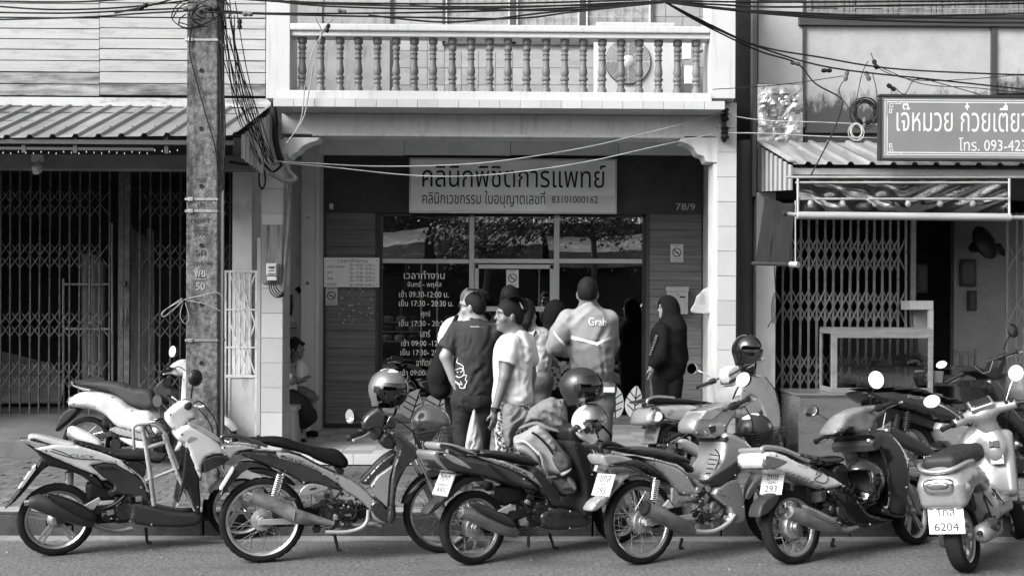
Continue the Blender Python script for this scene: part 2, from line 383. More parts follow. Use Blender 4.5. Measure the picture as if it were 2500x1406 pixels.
while x < 6.4:
    L = .98; o = B().bx(x, x+L, YK+.004, YK+.05, -.2, SW-.03).bx(x, x+L, YK+.004, YK+.2, SW-.034, SW).build('kerb_stone', m_kerb_shade, k, bev=.012)
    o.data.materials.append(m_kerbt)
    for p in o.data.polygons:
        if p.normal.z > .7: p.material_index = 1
    x += L+.012
struct(box('kerb_bed', -40, 40, YK+.06, YK+.19, -.3, SW-.04, m_joint, None, 0))
sw = struct(box('sidewalk', -40, 40, YK+.21, 10.72, -.3, SW-.012, m_joint, None, 0))
pm = {}
rest = B(); cnt = 0; row = 0; y = YK+.215; PW, PD = .215, .108
pv0 = None
while y < 10.6:
    x = -5.2+(PW/2 if row % 2 else 0); 
    while x < 5.6:
        if not (y > 10.08 and -2.3 < x < 2.6):
            dz = rng.uniform(-.004, .004)
            if cnt < 300 and -4.2 < x < 4.4:
                if pv0 is None: pv0 = B().bx(-PW/2+.003, PW/2-.003, -PD/2+.003, PD/2-.003, -.03, 0).build('paver', m_pav, sw, bev=.005); o = pv0
                else: o = link(bpy.data.objects.new('paver', pv0.data), sw)
                o.location = (x, y+PD/2, SW+dz); o.rotation_euler = (rng.uniform(-.01,.01), rng.uniform(-.01,.01), rng.uniform(-.02,.02)); cnt += 1
            else: rest.bx(x-PW/2+.004, x+PW/2-.004, y+.004, y+PD-.004, SW-.03, SW+dz)
        x += PW
    y += PD; row += 1
rest.build('paving', m_pav, sw)['kind'] = 'stuff'
# clinic porch floor
m_ft = mat('porch tile', .4, .55, var=.15, sc=6, bump=.2, bsc=40)
m_ft2 = mat('streaked porch tile', .3, .6, var=.5, sc=4, st=(.25,7,1), bump=.3, bsc=8)  # streaks run crosswise through colour and bump
fl = struct(box('porch_floor', -2.75, 2.5, 10.14, 12.6, -.2, .288, m_joint, None, 0))
t1 = None
for i in range(16):
    for j in range(7):
        m = m_ft2 if (i+j) % 2 else m_ft; x0 = -2.5+i*.312; y0 = 10.17+j*.312
        box('floor_tile', x0, x0+.307, y0, y0+.307, .28, .3+rng.uniform(-.001,.001), m, fl, .002)
for i in range(12): box('step_tile', -2.2+i*.392, -1.812+i*.392, 10.125, 10.165, .2, .302, mat('step tile', .5, .4, var=.1, sc=4), fl, .004)
# left porch ramp
def ramp(name, x0, x1, ya, yb, za, zb, m):
    o = B().add([(x0,ya,-.2),(x1,ya,-.2),(x1,yb,-.2),(x0,yb,-.2),(x0,ya,za),(x1,ya,za),(x1,yb,zb),(x0,yb,zb)], [(0,3,2,1),(4,5,6,7),(0,1,5,4),(1,2,6,5),(2,3,7,6),(3,0,4,7)]).build(name, m, bev=.01); return struct(o)
m_conc = mat('porch concrete', .13, .85, var=.25, sc=4, bump=.3, bsc=40, stain=.6, sv=.05, ssc=2, spec=0.15)
ramp('porch_ramp', -8, -2.46, 10.74, 14, .35, .58, m_conc)
ramp('shop_floor', 2.6, 8, 10.9, 14.5, .3, .3, m_conc)

# ================================================================ LEFT SHOPHOUSE
m_clap = mat('clapboard', .31, .7, fine=.15, var=.14, sc=3, st=(.6,1,16), bump=.25, bsc=9, stain=.7, sv=.1, ssc=3.6, sst=(.9,1,3), slo=.52, shi=.78, bst=(.5,1,22))
m_clap2 = mat('weathered clapboard', .24, .8, var=.25, sc=3, st=(.6,1,14), bump=.4, bsc=9, stain=.9, sv=.04, ssc=3.5, sst=(.6,1,3), slo=.42, shi=.62, bst=(.5,1,16))
m_wht = mat('white render', .54, .7, var=.06, sc=3, bump=.1, bsc=30, stain=.35, sv=.25, ssc=2, sst=(2,2,.5), slo=.58, shi=.8)
m_flash = mat('stained flashing', .4, .6, var=.15, sc=4, stain=.8, sv=.05, ssc=4, sst=(.6,1,2), slo=.52, shi=.66)
m_tin = mat('roof sheet', .19, .5, m=.2, var=.3, sc=3, st=(1,.3,1), bump=.1, bsc=6, stain=.5, sv=.12, ssc=5, sst=(4,.5,1), slo=.5, shi=.75)
m_tin2 = mat('side sheet', .4, .5, m=.2, var=.15, sc=3, stain=.4, sv=.15, ssc=4, sst=(3,3,.5))
m_dark = mat('black steel', .02, .5, var=.3, sc=20)
m_gate = mat('rusty gate steel', .11, .6, m=.2, var=.5, sc=14, bump=.2, bsc=80, spec=0.15)
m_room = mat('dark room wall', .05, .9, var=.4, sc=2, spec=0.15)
m_fasc = mat('grey beam', .2, .8, var=.15, sc=4, stain=.5, sv=.12, ssc=2.5, bump=.1, bsc=60)
YW = 10.4
lh = thing('wooden_shophouse', 'old shophouse with pale weathered clapboards above a sheet awning, left of the clinic', 'building', (-4.5, YW, .2))
rows = [-40, -16, 9.6, 44.5, 70.4, 96, 121.7, 148.7, 177, 205.6, 234.8]
box('upper_wall', -7.5, W(648,100,YW).x, YW+.06, YW+.2, 3.7, 5.2, m_room, lh, 0)
for i in range(len(rows)-1):
    for a, b in ((-560, -3), (-2.2, 242.6), (243.6, 648)):
        x0, x1, z0, z1 = XZ(a, rows[i], b, rows[i+1], YW)
        o = box('clapboard', x0, x1, YW-.004, YW+.014, z0+.004, z1-.004, m_clap2 if i == len(rows)-2 or (i == len(rows)-3 and a < 0) else m_clap, lh, .002)
        o.rotation_euler.x = -.05+rng.uniform(-.015, .015); o.location.z += rng.uniform(-.002, .002)
pbox('wall_flashing', -560, 237, 662, 259, YW-.05, .09, m_flash, lh, .006)
m_glz = mat('dark glazing', .03, .1, var=.2)
# awning
YF, zA = 9.04, W(170,262,YW).z
def zfront(x): return 3.215+.02*(x+4.5)
aw = thing('awning', None, None); aw.parent = lh; aw.matrix_parent_inverse = wmat(lh).inverted()
def sheet(name, xa, xb, ya, yb, za, zf, per, m, parent, hgt=.028, th=.0015, off=0):
    xs = []; x = xa
    n0 = math.floor((xa-off)/per)
    prof = [(0,0),(.28*per,0),(.36*per,hgt),(.52*per,hgt),(.6*per,0)]
    P = []
    for k in range(n0, n0+int((xb-xa)/per)+3):
        for dx, dz in prof:
            xx = off+k*per+dx
            if xa <= xx <= xb: P.append((xx, dz))
    P = [(xa, P[0][1])]+P+[(xb, P[-1][1])]
    vs = []; n = len(P)
    for yy, zf_, t in ((ya, za, 0), (yb, zf, 0), (yb, zf, 1), (ya, za, 1)):
        vs += [(px_, yy, zf_(px_)+dz-(th if t else 0)) for px_, dz in P]
    fs = []
    for r in range(4):
        q = (r+1) % 4; fs += [(r*n+i, r*n+i+1, q*n+i+1, q*n+i) for i in range(n-1)]
    return B().add(vs, fs).build(name, m, parent)
xr = W(668,262,YW).x
for a, b in ((-7, -5.22), (-5.235, -4.42), (-4.435, -3.62), (-3.635, -2.83), (-2.845, xr-.02)):
    sheet('roof_sheet', a, b, YW-.02, YF, lambda x: zA+.004*(a*7 % 1), lambda x: zfront(x)+.004*(a*7 % 1), .2, m_tin, aw)
for i in range(26):                                # roofing screws
    x = -5.4+.2*i*.5; 
for k in range(14):
    x = -5.2+.2*k+.088
    for t in (.35, .8):
        zz = zA+(zfront(x)-zA)*t+.03; yy = YW+(YF-YW)*t
        B().cyl((x, yy, zz-.004), (x, yy, zz+.01), .012, .006, 8).build('roof_screw', m_dark, aw)
# vertical side sheet closing the awning
n = 9; P = []
for k in range(n):
    y0 = YF+.1+(YW-YF-.12)*k/n; dy = (YW-YF-.12)/n; P += [(y0, 0), (y0+.35*dy, 0), (y0+.45*dy, .02), (y0+.8*dy, .02), (y0+.9*dy, 0)]
def zt(y): return zA+(zfront(-2.4)-zA)*(YW-y)/(YW-YF)-.02
vs = [(xr-.01+d, y, zt(y)) for y, d in P]+[(xr-.01+d, y, zt(y)-.16-.42*min(1,(y-YF)/1.0)) for y, d in P]; n = len(P)
B().add(vs, [(i, i+1, n+i+1, n+i) for i in range(n-1)]).build('side_sheet', m_tin2, aw)
for x in (-5.3, -4.6, -4.2, -3.75, -2.95): B().bx(x, x+.035, YF+.04, YF+.08, 3.1, zfront(x)+.01).build('awning_bracket', m_dark, aw)
B().bx(-6.5, W(376,370,YF+.06).x, YF+.045, YF+.075, 3.125, 3.15).build('awning_rail', m_dark, aw)
for k in range(5): B().bx(-7, xr-.05, YF+.02+k*.33, YF+.06+k*.33, zfront(-4)-.05+k*.143, zfront(-4)-.012+k*.143).build('purlin', m_dark, aw)
m_bulb = mat('frosted bulb', .5, .25, var=.03)
for k in range(24):
    p = W(8+k*18.5, 374+2*math.sin(k*2.1)+(0 if k < 20 else -4), YF+.03)
    B().lathe([(0.001,-.007),(.004,-.005),(.005,0),(.003,.006),(.0025,.012),(.001,.012)], p, (0,0,1), 8).build('string_light', m_bulb, aw, 60)
pbox('fascia_beam', -560, 376, 634, 411, YW, .2, m_fasc, lh, .006)
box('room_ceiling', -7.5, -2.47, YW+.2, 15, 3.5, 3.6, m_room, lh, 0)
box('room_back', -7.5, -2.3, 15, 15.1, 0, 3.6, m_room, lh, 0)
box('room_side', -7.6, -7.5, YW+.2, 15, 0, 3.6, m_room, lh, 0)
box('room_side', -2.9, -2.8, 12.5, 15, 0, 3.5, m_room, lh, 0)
# folding gates -------------------------------------------------------------
def foldgate(root, xs, Y, z0, z1, rows, mbar, mlat, w=.018, hw=.012):
    c0 = None
    for x in xs:
        o = box('bar', x-w/2, x+w/2, Y, Y+.02, z0, z1, mbar, root, .002); o.rotation_euler = (rng.uniform(-.004,.004), rng.uniform(-.0035,.0035), rng.uniform(-.2,.2))
    for (zt_, zb_) in rows:
        for i in range(len(xs)-2):
            for s in (0, 1):
                a, b = (zt_, zb_) if s else (zb_, zt_)
                B().bar((xs[i]+rng.uniform(-.004,.004), Y-.006+.03*s, a+rng.uniform(-.006,.006)), (xs[i+2]+rng.uniform(-.004,.004), Y-.006+.03*s, b+rng.uniform(-.006,.006)), hw, .004).build('lattice_bar', mlat, root)
YG = 12.3
lg = thing('folding_gate', 'closed dark rusty scissor gate under the left awning', 'gate', (-4.5, YG, .45))
def gz(v): return W(300, 400+v/2.811, YG).z
gx = [W(u/2.811, 700, YG).x for u in (-64,2,68,135,205,270,338,407,475,543,613,683,750)]
rowsL = [(gz(185), gz(368)), (gz(545), gz(722)), (gz(1015), gz(1195)), (gz(1355), gz(1540))]
foldgate(lg, gx, YG, .44, 3.6, rowsL, m_gate, m_gate)
gx2 = [W(u/2.811, 700, YG).x for u in (957,1027,1097,1167,1235,1303,1370,1438,1505,1575,1640,1707)]
foldgate(lg, gx2, YG, .44, 3.6, rowsL, m_gate, m_gate)
for u in (812, 853): a = W(u/2.811, 700, YG).x; b = W((u+38)/2.811, 700, YG).x; box('meeting_stile', a, b, YG-.01, YG+.04, .44, 3.6, m_gate, lg, .004)
for u in (838, 868):
    p = W(u/2.811, 760, YG-.015); B().tube([p, p+V((0,-.03,0)), p+V((0,-.03,-.17)), p+V((0,0,-.17))], .008, 6).build('pull_handle', mat('worn steel', .35, .4, m=.8, var=.2), lg, 60)
box('floor_track', gx[0], -2.8, YG-.02, YG+.06, .4, .462, m_gate, lg, .004)
pd = W(303, 690, YG-.02); B().bx(pd.x-.03, pd.x+.03, YG-.06, YG-.02, pd.z-.04, pd.z+.02).build('padlock', m_gate, lg, bev=.006)
# things stored inside
m_alu = mat('aluminium', .55, .4, m=.7, var=.12, sc=6)
fr = thing('metal_frame', 'pale metal rack frame standing behind the dark folding gate', 'rack', W(215, 1000, 12.8))
def wb(p0, q0, p1, q1, Y, r, name, m, par, n=6): B().cyl(W(p0,q0,Y), W(p1,q1,Y), r, n=n).build(name, m, par, 60)
m_fr = mat('rack paint', .4, .6, var=.2, sc=10)
for a in ((155,680,155,1010),(273,545,275,1010)): wb(*a, 12.8, .014, 'post', m_fr, fr)
for a in ((155,694,265,694),(155,803,275,803)): wb(*a, 12.8, .013, 'rail', m_fr, fr)
m_roll = mat('roll of vinyl', .2, .6, var=.3, sc=5, st=(3,3,.4))
for a, b, c in ((210, 620, .055), (229, 622, .07), (247, 640, .05)):
    p = W(a, b, 13); q = W(a+2, 1000, 13); o = B().cyl(p, q, c, n=20).build('vinyl_roll', m_roll, None, 60); tag(o, {210:'left',229:'middle',247:'right'}[a]+' tall roll of vinyl standing behind the dark folding gate', 'roll', 'vinyl rolls behind the gate')
m_pl = mat('old plank', .1, .8, var=.5, sc=5, st=(4,4,.4))
for k in range(7):
    a = 318+k*9+rng.uniform(-2, 2); o = B().bar(W(a, 552+(k*37%30), 13.1), W(a+3, 1000, 12.9), .06, .02).build('leaning_plank', m_pl); tag(o, ORD[k]+' narrow plank from the left leaning behind the dark folding gate', 'plank', 'planks behind the gate')
o = B().add([W(-40,850,13.4), W(120,890,13.4), W(160,930,13.0), W(150,985,12.7), W(-40,985,12.7)], [(0,1,2,3,4)]).build('tarpaulin', mat('tarpaulin', .15, .8, var=.4, sc=6, st=(1,6,6)))
tag(o, 'grey tarpaulin heap low behind the left end of the folding gate', 'tarpaulin'); sm = o.modifiers.new('s','SOLIDIFY'); sm.thickness = .03
# flood light / camera on the beam
p = W(92, 395, YW-.02); fl_ = thing('twin_floodlight', 'small white twin lamp and camera fixed to the grey beam at left', 'lamp', p)
m_pla = mat('white plastic', .6, .4, var=.06)
box('base', p.x-.055, p.x+.06, YW-.05, YW-.004, p.z+.0, p.z+.07, m_pla, fl_, .008)
for dx in (-.03, .03): B().lathe([(.001,-.05),(.018,-.048),(.024,-.03),(.024,0)], (p.x+dx, YW-.04, p.z+.04), (0,-1,0), 14).build('lamp_head', m_pla, fl_, 60)
B().cyl((p.x+.02, YW-.06, p.z+.005), (p.x+.03, YW-.1, p.z-.045), .011, n=8).build('arm', m_pla, fl_, 60)
B().bx(-.03,.03,-.05,.05,-.055,.03, Matrix.Translation((p.x+.035, YW-.12, p.z-.075)) @ Matrix.Rotation(.5,4,'X')).build('camera_head', m_pla, fl_, bev=.012)
# small white side gate beside the tiled pillar
m_wg = mat('white gate paint', .5, .55, var=.12, sc=8, stain=.5, sv=.12, ssc=6)
wg = thing('white_gate', 'narrow white lattice gate with a solid lower panel beside the tiled pillar', 'gate', W(590, 1060, 10.36))
Y = 10.36
pbox('lower_panel', 556, 917, 626, 1066, Y+.01, .02, mat('gate sheet', .42, .6, var=.1, sc=4, stain=.6, sv=.1, ssc=5, sst=(3,1,.5)), wg)
for a in (549, 560, 625): pbox('post', a-3, 660, a+3, 1066, Y, .035, m_wg, wg)
pbox('top_rail', 545, 660, 630, 666, Y-.002, .039, m_wg, wg); pbox('rail', 552, 915, 628, 922, Y-.003, .036, m_wg, wg)
for a in (573, 585, 597, 609): pbox('bar', a-2, 665, a+2, 916, Y+.005, .012, m_wg, wg)
for i, (a, q0, b, q1) in enumerate(((562,670,606,790),(606,670,566,790),(582,670,622,790),(622,670,586,790),(562,790,606,912),(606,790,566,912),(582,790,622,912),(622,790,586,912))):
    B().bar(W(a,q0,Y+(i%2)*.018), W(b,q1,Y+(i%2)*.018), .013, .005).build('lattice_bar', m_wg, wg)
for q in (754, 846): pbox('mid_rail', 552, q, 626, q+4, Y-.006, .008, m_wg, wg)
pbox('frame_jamb', 627, 580, 636, 1062, 10.33, .05, mat('jamb', .35, .6, var=.1), wg)
# ================================================================ CLINIC
m_tile = mat('glazed wall tile', .43, .18, var=.04, sc=2, stain=.25, sv=.3, ssc=3, sst=(1,1,.5), slo=.5, shi=.75)
m_grout = mat('grout', .3, .8, var=.2, sc=8)
m_beam = mat('white beam', .56, .65, var=.07, sc=2, stain=.5, sv=.2, ssc=1.6, sst=(7,1,.7), slo=.5, shi=.72, bump=.05, bsc=20)
m_rail = mat('balcony rail paint', .46, .55, var=.05, sc=3, stain=.45, sv=.2, ssc=2, sst=(8,1,.6), slo=.52, shi=.75)
m_bal = mat('terracotta baluster', .12, .6, ov=.15, stain=.4, sv=.05, ssc=5, sst=(1,1,.6), var=.15, sc=6, bump=.1, bsc=60)
m_band = mat('ceiling board', .68, .8, var=.1, sc=3, bump=.08, bsc=80)
m_dw = mat('charcoal render', .06, .7, var=.2, sc=4, bump=.25, bsc=120, spec=0.18)
m_sid = mat('charcoal plank', .15, .6, var=.3, sc=3, st=(.4,1,8), bump=.2, bsc=10, bst=(.4,1,20), spec=0.18)
m_pan = mat('grey balcony panel', .24, .75, var=.15, sc=2, stain=.45, sv=.12, ssc=3, sst=(2,1,.6))
m_wtl = mat('marbled tile', .27, .3, var=.18, sc=2.5, st=(.6,1,2.5))
m_alf = mat('grey window frame', .4, .4, m=.4, var=.08, sc=5)
cl = thing('clinic_building', 'two-storey clinic with white tiled pillars, baluster balcony and dark glazed shopfront', 'building', (0, 10.3, .2))
YP, YB = 10.3, 12.4
def pillar(p0, p1, q0, q1, ret):
    x0, x1, z0, z1 = XZ(p0, q0, p1, q1, YP)
    pl = box('pillar', x0+.006, x1-.006, YP+.012, YP+.34, .15, z1, m_grout, cl, 0)
    z = z1; th = .249; 
    while z > .16:
        za = max(z-th, .15); box('tile', x0, x1, YP, YP+.011, za+.003, z-.001, m_tile, pl, .002)
        s = x1-.005 if ret > 0 else x0-.006
        box('tile', s, s+.011, YP+.0125, YP+.335, za+.003, z-.001, m_tile, pl, .002)
        z -= th
    return x0, x1
pillar(638, 690, 340, 1100, 1); pillar(1752, 1797, 252, 1100, -1)
x0, x1, z0, z1 = XZ(1741, 400, 1751.5, 1080, YP+.03); box('pillar_trim', x0, x1, YP+.03, YP+.3, .2, z1, mat('trim', .5, .5, var=.06), cl)
# upper columns
for a, b in ((650, 708), (1735, 1796)):
    x0, x1, z0, z1 = XZ(a, -90, b, 241, 10.12); box('upper_column', x0, x1, 10.12, 10.5, z0, z1, m_rail, cl, .006)
# slab, fascia tiles, sill, rail
x0, x1, z0, z1 = XZ(667, 243, 1770, 264, 10.0)
box('balcony_floor', -2.5, 2.44, 10.6, 12.8, 3.9, 3.98, mat('slab', .4, .8, var=.15, sc=3), cl, 0)
box('balcony_slab', x0+.01, x1-.01, 10.012, 10.72, z0+.004, z1-.004, mat('slab', .4, .8, var=.15, sc=3), cl, 0)
n = 22; w = (x1-x0)/n
for i in range(n): box('fascia_tile', x0+i*w+.002, x0+(i+1)*w-.002, 10.0, 10.011, z0, z1-.002, m_tile, cl, .002)
x0, x1, zz0, zz1 = XZ(704, 226, 1737, 241, 10.05); box('balcony_sill', x0, x1, 10.03, 10.4, z1-.003, zz1+.004, m_rail, cl, .006); zs = zz1+.004
x0, x1, zr0, zr1 = XZ(708, 61, 1735, 90, 10.12); box('balcony_rail', x0, x1, 10.12, 10.34, zr0+.05, zr1, m_rail, cl, .012); box('rail_moulding', x0, x1, 10.145, 10.315, zr0, zr0+.052, m_rail, cl, .008)
H = zr0-zs
prof = [(0,.043),(.09,.044),(.10,.034),(.125,.028),(.15,.038),(.175,.041),(.2,.038),(.22,.029),(.25,.028),(.262,.037),(.275,.037),(.285,.029),(.34,.03),(.35,.039),(.365,.037),(.375,.029),(.44,.03),(.5,.035),(.56,.041),(.6,.041),(.64,.034),(.665,.029),(.675,.042),(.7,.046),(.725,.042),(.74,.031),(.76,.032),(.785,.039),(.8,.036),(.815,.03),(.86,.034),(.868,.041),(.88,.044),(1,.045)]
bl = None
for i in range(22):
    x = W(738+45.75*i, 158, 10.23).x
    if bl is None: bl = B().lathe([(r, zr0-f*H) for f, r in prof], (0,0,0), (0,0,1), 20).build('baluster', m_bal, cl, 35); o = bl
    else: o = link(bpy.data.objects.new('baluster', bl.data), cl)
    o.location = (x+rng.uniform(-.004,.004), 10.23, 0); o.rotation_euler = (0, 0, i*1.3)
# beam + mouldings + brackets
x0, x1, zb0, zb1 = XZ(688, 268, 1763, 335, YP+.05)
box('beam', x0, x1, YP+.05, YP+.3, zb0+.02, z0+.0, m_beam, cl, .004)
xa = W(762,330,YP+.03).x; xb = W(1672,330,YP+.03).x
box('beam_moulding', xa, xb, YP+.03, YP+.3, zb0-.003, zb0+.028, m_beam, cl, .008)
def bracket(P, m): B().prism(P, lambda x, z: (x, YP+.035, z), lambda x, z: (x, YP+.26, z)).build('corner_bracket', m, cl, bev=.006)
def pz(s, Y=YP+.035): return [(W(a, b, Y).x, W(a, b, Y).z) for a, b in s]
bracket(pz([(692,336),(782,336),(775,343),(755,349),(738,358),(726,371),(714,377),(708,385),(692,388)]), m_beam)
bracket(pz([(1757,336),(1662,336),(1660,346),(1680,352),(1694,362),(1703,376),(1718,382),(1724,395),(1757,398)]), m_beam)
# porch
xl = W(791,700,YB).x; xrr = W(1716,700,YB).x
m_in = mat('porch side wall', .6, .75, var=.12, sc=2, stain=.5, sv=.2, ssc=3, bump=.1, bsc=30)
box('side_wall', -2.75, -2.55, YP+.345, YB+.2, .1, 4.1, m_in, cl, 0); box('nook_wall', -2.549, -2.3, 12.3, YB+.2, .1, 4.1, m_in, cl, 0)
box('side_wall', xrr+.004, xrr+.04, 11.25, YB+.2, .1, 4.1, m_in, cl, 0)
# pale column inside, standing proud of the side wall
box('inner_column', W(735,700,12.05).x, W(768,700,12.05).x, 12.05, YB+.1, .3, 3.95, m_wht, cl, .006)
box('inner_column', W(768.6,700,12.05).x, xl-.004, 12.07, YB-.035, .3, 3.95, mat('cream render', .55, .6, var=.06, sc=3), cl, .006)
box('porch_ceiling', -2.5, 2.46, YP+.31, YB+.3, 3.84, 3.89, m_band, cl, 0)
for a, b in ((787, 986), (987.5, 1246), (1247.5, 1510), (1511.5, 1716)):
    pbox('ceiling_board', a, 318, b, 379, YB-.14, .03, m_band, cl, .003)
box('upper_backing', -2.6, 2.75, YB+.02, YB+.1, 3.3, 3.95, m_dw, cl, 0)
pbox('upper_wall', 791, 379.5, 1716, 521, YB-.02, .2, m_dw, cl, .004)
def siding(p0, p1, qs):
    for i in range(len(qs)-1):
        x0, x1, z0, z1 = XZ(p0, qs[i], p1, qs[i+1], YB)
        o = box('siding_plank', x0, x1, YB, YB+.02, z0+.003, z1, m_sid, cl, .003); o.rotation_euler.x = -.07
ql = [520+20.6*i for i in range(26)]
siding(794, 917, ql); siding(1584, 1713, [521+20.5*i for i in range(26)])
box('wall_core', xl, W(922,700,YB).x, YB+.025, YB+.2, .3, 3.2, m_dw, cl, 0); box('wall_core', W(1580,700,YB).x, xrr, YB+.025, YB+.2, .3, 3.2, m_dw, cl, 0)
pbox('wall_trim', 917, 521, 924, 1050, YB-.012, .05, m_dw, cl, .003); pbox('wall_trim', 1577, 521, 1585, 1050, YB-.012, .05, m_dw, cl, .003); pbox('wall_trim', 786, 383, 795, 1052, YB-.03, .06, m_dw, cl, .003)
# shopfront
YS = YB+.06
shop = thing('shopfront', None, None); shop.parent = cl; shop.matrix_parent_inverse = wmat(cl).inverted()
for a in ((924,523,934,1046,.06),(1568,523,1579,1046,.06),(924,521,1579,529,.06)): pbox('frame', a[0], a[1], a[2], a[3], YS-.02, a[4], mat('black frame', .02, .35, var=.2), shop)
for a, b in ((1145,1157), (1352,1365)): pbox('mullion', a, 525, b, 1046, YS-.03, .06, m_alf, shop, .004)
for a, b in ((934,1145), (1157,1352), (1365,1568)): pbox('transom', a, 632, b, 643, YS-.026, .05, m_alf, shop, .004)
pbox('sill', 934, 1036, 1568, 1047, YS-.025, .05, m_alf, shop)
gm = glassmat('shop glass', .3, .26)
for a, b, c, d in ((934,529,1145,632),(1157,529,1352,632),(1365,529,1568,632),(934,643,1145,1036),(1365,643,1568,1036)): pbox('pane', a, b, c, d, YS, .006, gm, shop, 0)
dr = thing('door', None, None); dr.parent = shop; dr.matrix_parent_inverse = wmat(shop).inverted()
for a in ((1158,646,1352,656),(1158,646,1168,1036),(1342,646,1352,1036),(1168,748,1342,760),(1168,1015,1342,1036)): pbox('door_frame', *a, YS-.018, .03, m_alf, shop, .003)
pbox('door_pane', 1168, 656, 1342, 748, YS-.004, .006, gm, shop, 0); pbox('door_pane', 1168, 760, 1342, 1015, YS-.004, .006, gm, shop, 0)
bpy.data.objects.remove(dr)
# interior of the clinic
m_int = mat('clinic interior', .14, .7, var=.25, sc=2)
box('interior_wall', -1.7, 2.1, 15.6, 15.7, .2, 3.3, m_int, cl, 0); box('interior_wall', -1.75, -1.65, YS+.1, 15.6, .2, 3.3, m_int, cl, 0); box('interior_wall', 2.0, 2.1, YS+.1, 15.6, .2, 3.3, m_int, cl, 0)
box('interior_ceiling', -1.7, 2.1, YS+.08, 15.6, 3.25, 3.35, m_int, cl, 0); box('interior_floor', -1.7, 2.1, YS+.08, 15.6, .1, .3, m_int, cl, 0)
m_coun = mat('counter board', .25, .5, var=.2)
co = thing('reception_counter', 'pale reception counter inside the dark glazed clinic room', 'counter', (.3, 14.6, .3))
box('counter_front', -.5, 1.1, 14.6, 14.65, .3, 1.35, m_coun, co); box('counter_top', -.55, 1.15, 14.5, 15, 1.35, 1.4, m_coun, co)
for i in range(4):
    s = thing('waiting_chair', ORD[i]+' plastic waiting chair from the glass along the dark clinic room wall', 'chair', (-1.3, 13.3+i*.5, .3), 0, 'waiting chairs inside the clinic')
    box('seat', -1.55, -1.1, 13.1+i*.5, 13.5+i*.5, .72, .76, m_coun, s); box('backrest', -1.58, -1.54, 13.1+i*.5, 13.5+i*.5, .8, 1.15, m_coun, s)
    for yy in (13.14, 13.44): box('leg', -1.5, -1.46, yy+i*.5, yy+.03+i*.5, .3, .72, m_dark, s); box('leg', -1.18, -1.14, yy+i*.5, yy+.03+i*.5, .3, .72, m_dark, s)
# balcony back wall
YBW = 11.7
bwl = box('balcony_wall', W(700,100,YBW).x, W(1740,100,YBW).x, YBW+.015, YBW+.2, 3.9, 6.0, m_grout, cl, 0)
pbox('wall_panel', 690, -120, 786, 300, YBW-.01, .02, m_pan, bwl, .002); pbox('wall_panel', 792, -120, 952, 300, YBW-.01, .02, mat('raw concrete panel', .25, .85, var=.25, sc=3, stain=.7, sv=.08, ssc=4, sst=(2,1,.4), slo=.5, shi=.7, bump=.2, bsc=40), bwl, .002)
pbox('dark_joint', 952, -120, 960, 300, YBW-.02, .03, m_dark, bwl, 0)
for i in range(20):
    for j in range(9):
        a = 960+i*41.6; b = -83+j*41.6
        if not (1078 < a+20 < 1600 and b+20 < 108) and a < 1745: pbox('tile', a+.6, b+.6, a+41, b+41, YBW, .012, m_wtl, bwl, .001)
bw_ = box('window_back', W(1083,50,YBW).x, W(1593,50,YBW).x, YBW+.03, YBW+.04, 4.7, 6, mat('frosted grille pane', .13, .35, var=.2, sc=6), cl, 0)
for a in ((1080,-120,1087,110),(1590,-120,1597,110),(1246,-120,1260,110),(1416,-120,1430,110),(1080,103,1597,110)): pbox('window_frame', *a, YBW-.03, .04, mat('dark window frame', .06, .4, var=.2), cl, .002)
for a, b in ((1088,1245),(1261,1415),(1431,1589)):
    pbox('sash', a, 98, b, 102.5, YBW-.028, .03, m_rail, cl, .002)
    for c in (a, b-4): pbox('sash', c, -120, c+4, 98, YBW-.028, .03, m_rail, cl, .002)
    for q in range(-120, 98, 23): pbox('grille_bar', a+4, q, b-4, q+1.3, YBW-.016, .005, m_alf, cl, 0)
    for k in range(1, 7): c = a+4+(b-a-8)*k/7; pbox('grille_bar', c-.6, -120, c+.6, 98, YBW-.01, .005, m_alf, cl, 0)
    for k in range(3):
        c = a+4+(b-a-8)*(k+.5)/3
        for s in (-1, 1): B().bar(W(c-20*s, 50, YBW-.02), W(c+20*s, 10, YBW-.02), .005, .004).build('grille_bar', m_alf, cl)
# air conditioner
ac = thing('air_conditioner', 'large pale outdoor air conditioner unit with a round fan grille on the balcony', 'air conditioner', W(1550, 225, 11.0))
m_acb = mat('unit casing', .42, .45, var=.08, sc=2, stain=.3, sv=.25, ssc=3, sst=(3,1,.4))
pbox('casing', 1456, 55, 1648, 238, 11.0, .34, m_acb, ac, .012)
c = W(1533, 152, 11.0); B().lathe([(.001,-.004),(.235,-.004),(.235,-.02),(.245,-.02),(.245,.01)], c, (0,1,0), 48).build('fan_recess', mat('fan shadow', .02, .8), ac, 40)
g = B()
for k in range(13): r = .07+k*.0136; g.tube([(c.x+r*math.cos(t*math.pi/18), c.y-.026, c.z+r*math.sin(t*math.pi/18)) for t in range(36)], .0034, 5, closed=True)
for k in range(8): t = k*math.pi/4; g.cyl((c.x+.065*math.cos(t), c.y-.03, c.z+.065*math.sin(t)), (c.x+.24*math.cos(t), c.y-.022, c.z+.24*math.sin(t)), .004, n=5)
g.build('fan_grille', m_acb, ac, 60)
B().lathe([(.001,-.045),(.05,-.042),(.066,-.03),(.066,-.01)], c, (0,1,0), 24).build('fan_hub', m_acb, ac, 40)
pbox('service_cover', 1668, 102, 1688, 145, 11.0, .06, m_pla, ac, .008); pbox('valve_box', 1672, 160, 1694, 205, 11.05, .06, m_band, ac, .01)
p = [W(1690+12*math.sin(t*.5), 200-14*t, 11.1-.01*t) for t in range(6)]+[W(1735, 118, 11.2)]; B().tube(catmull(p, 5), .022, 10).build('insulated_pipe', mat('pipe foam', .3, .8, var=.15), ac, 60)
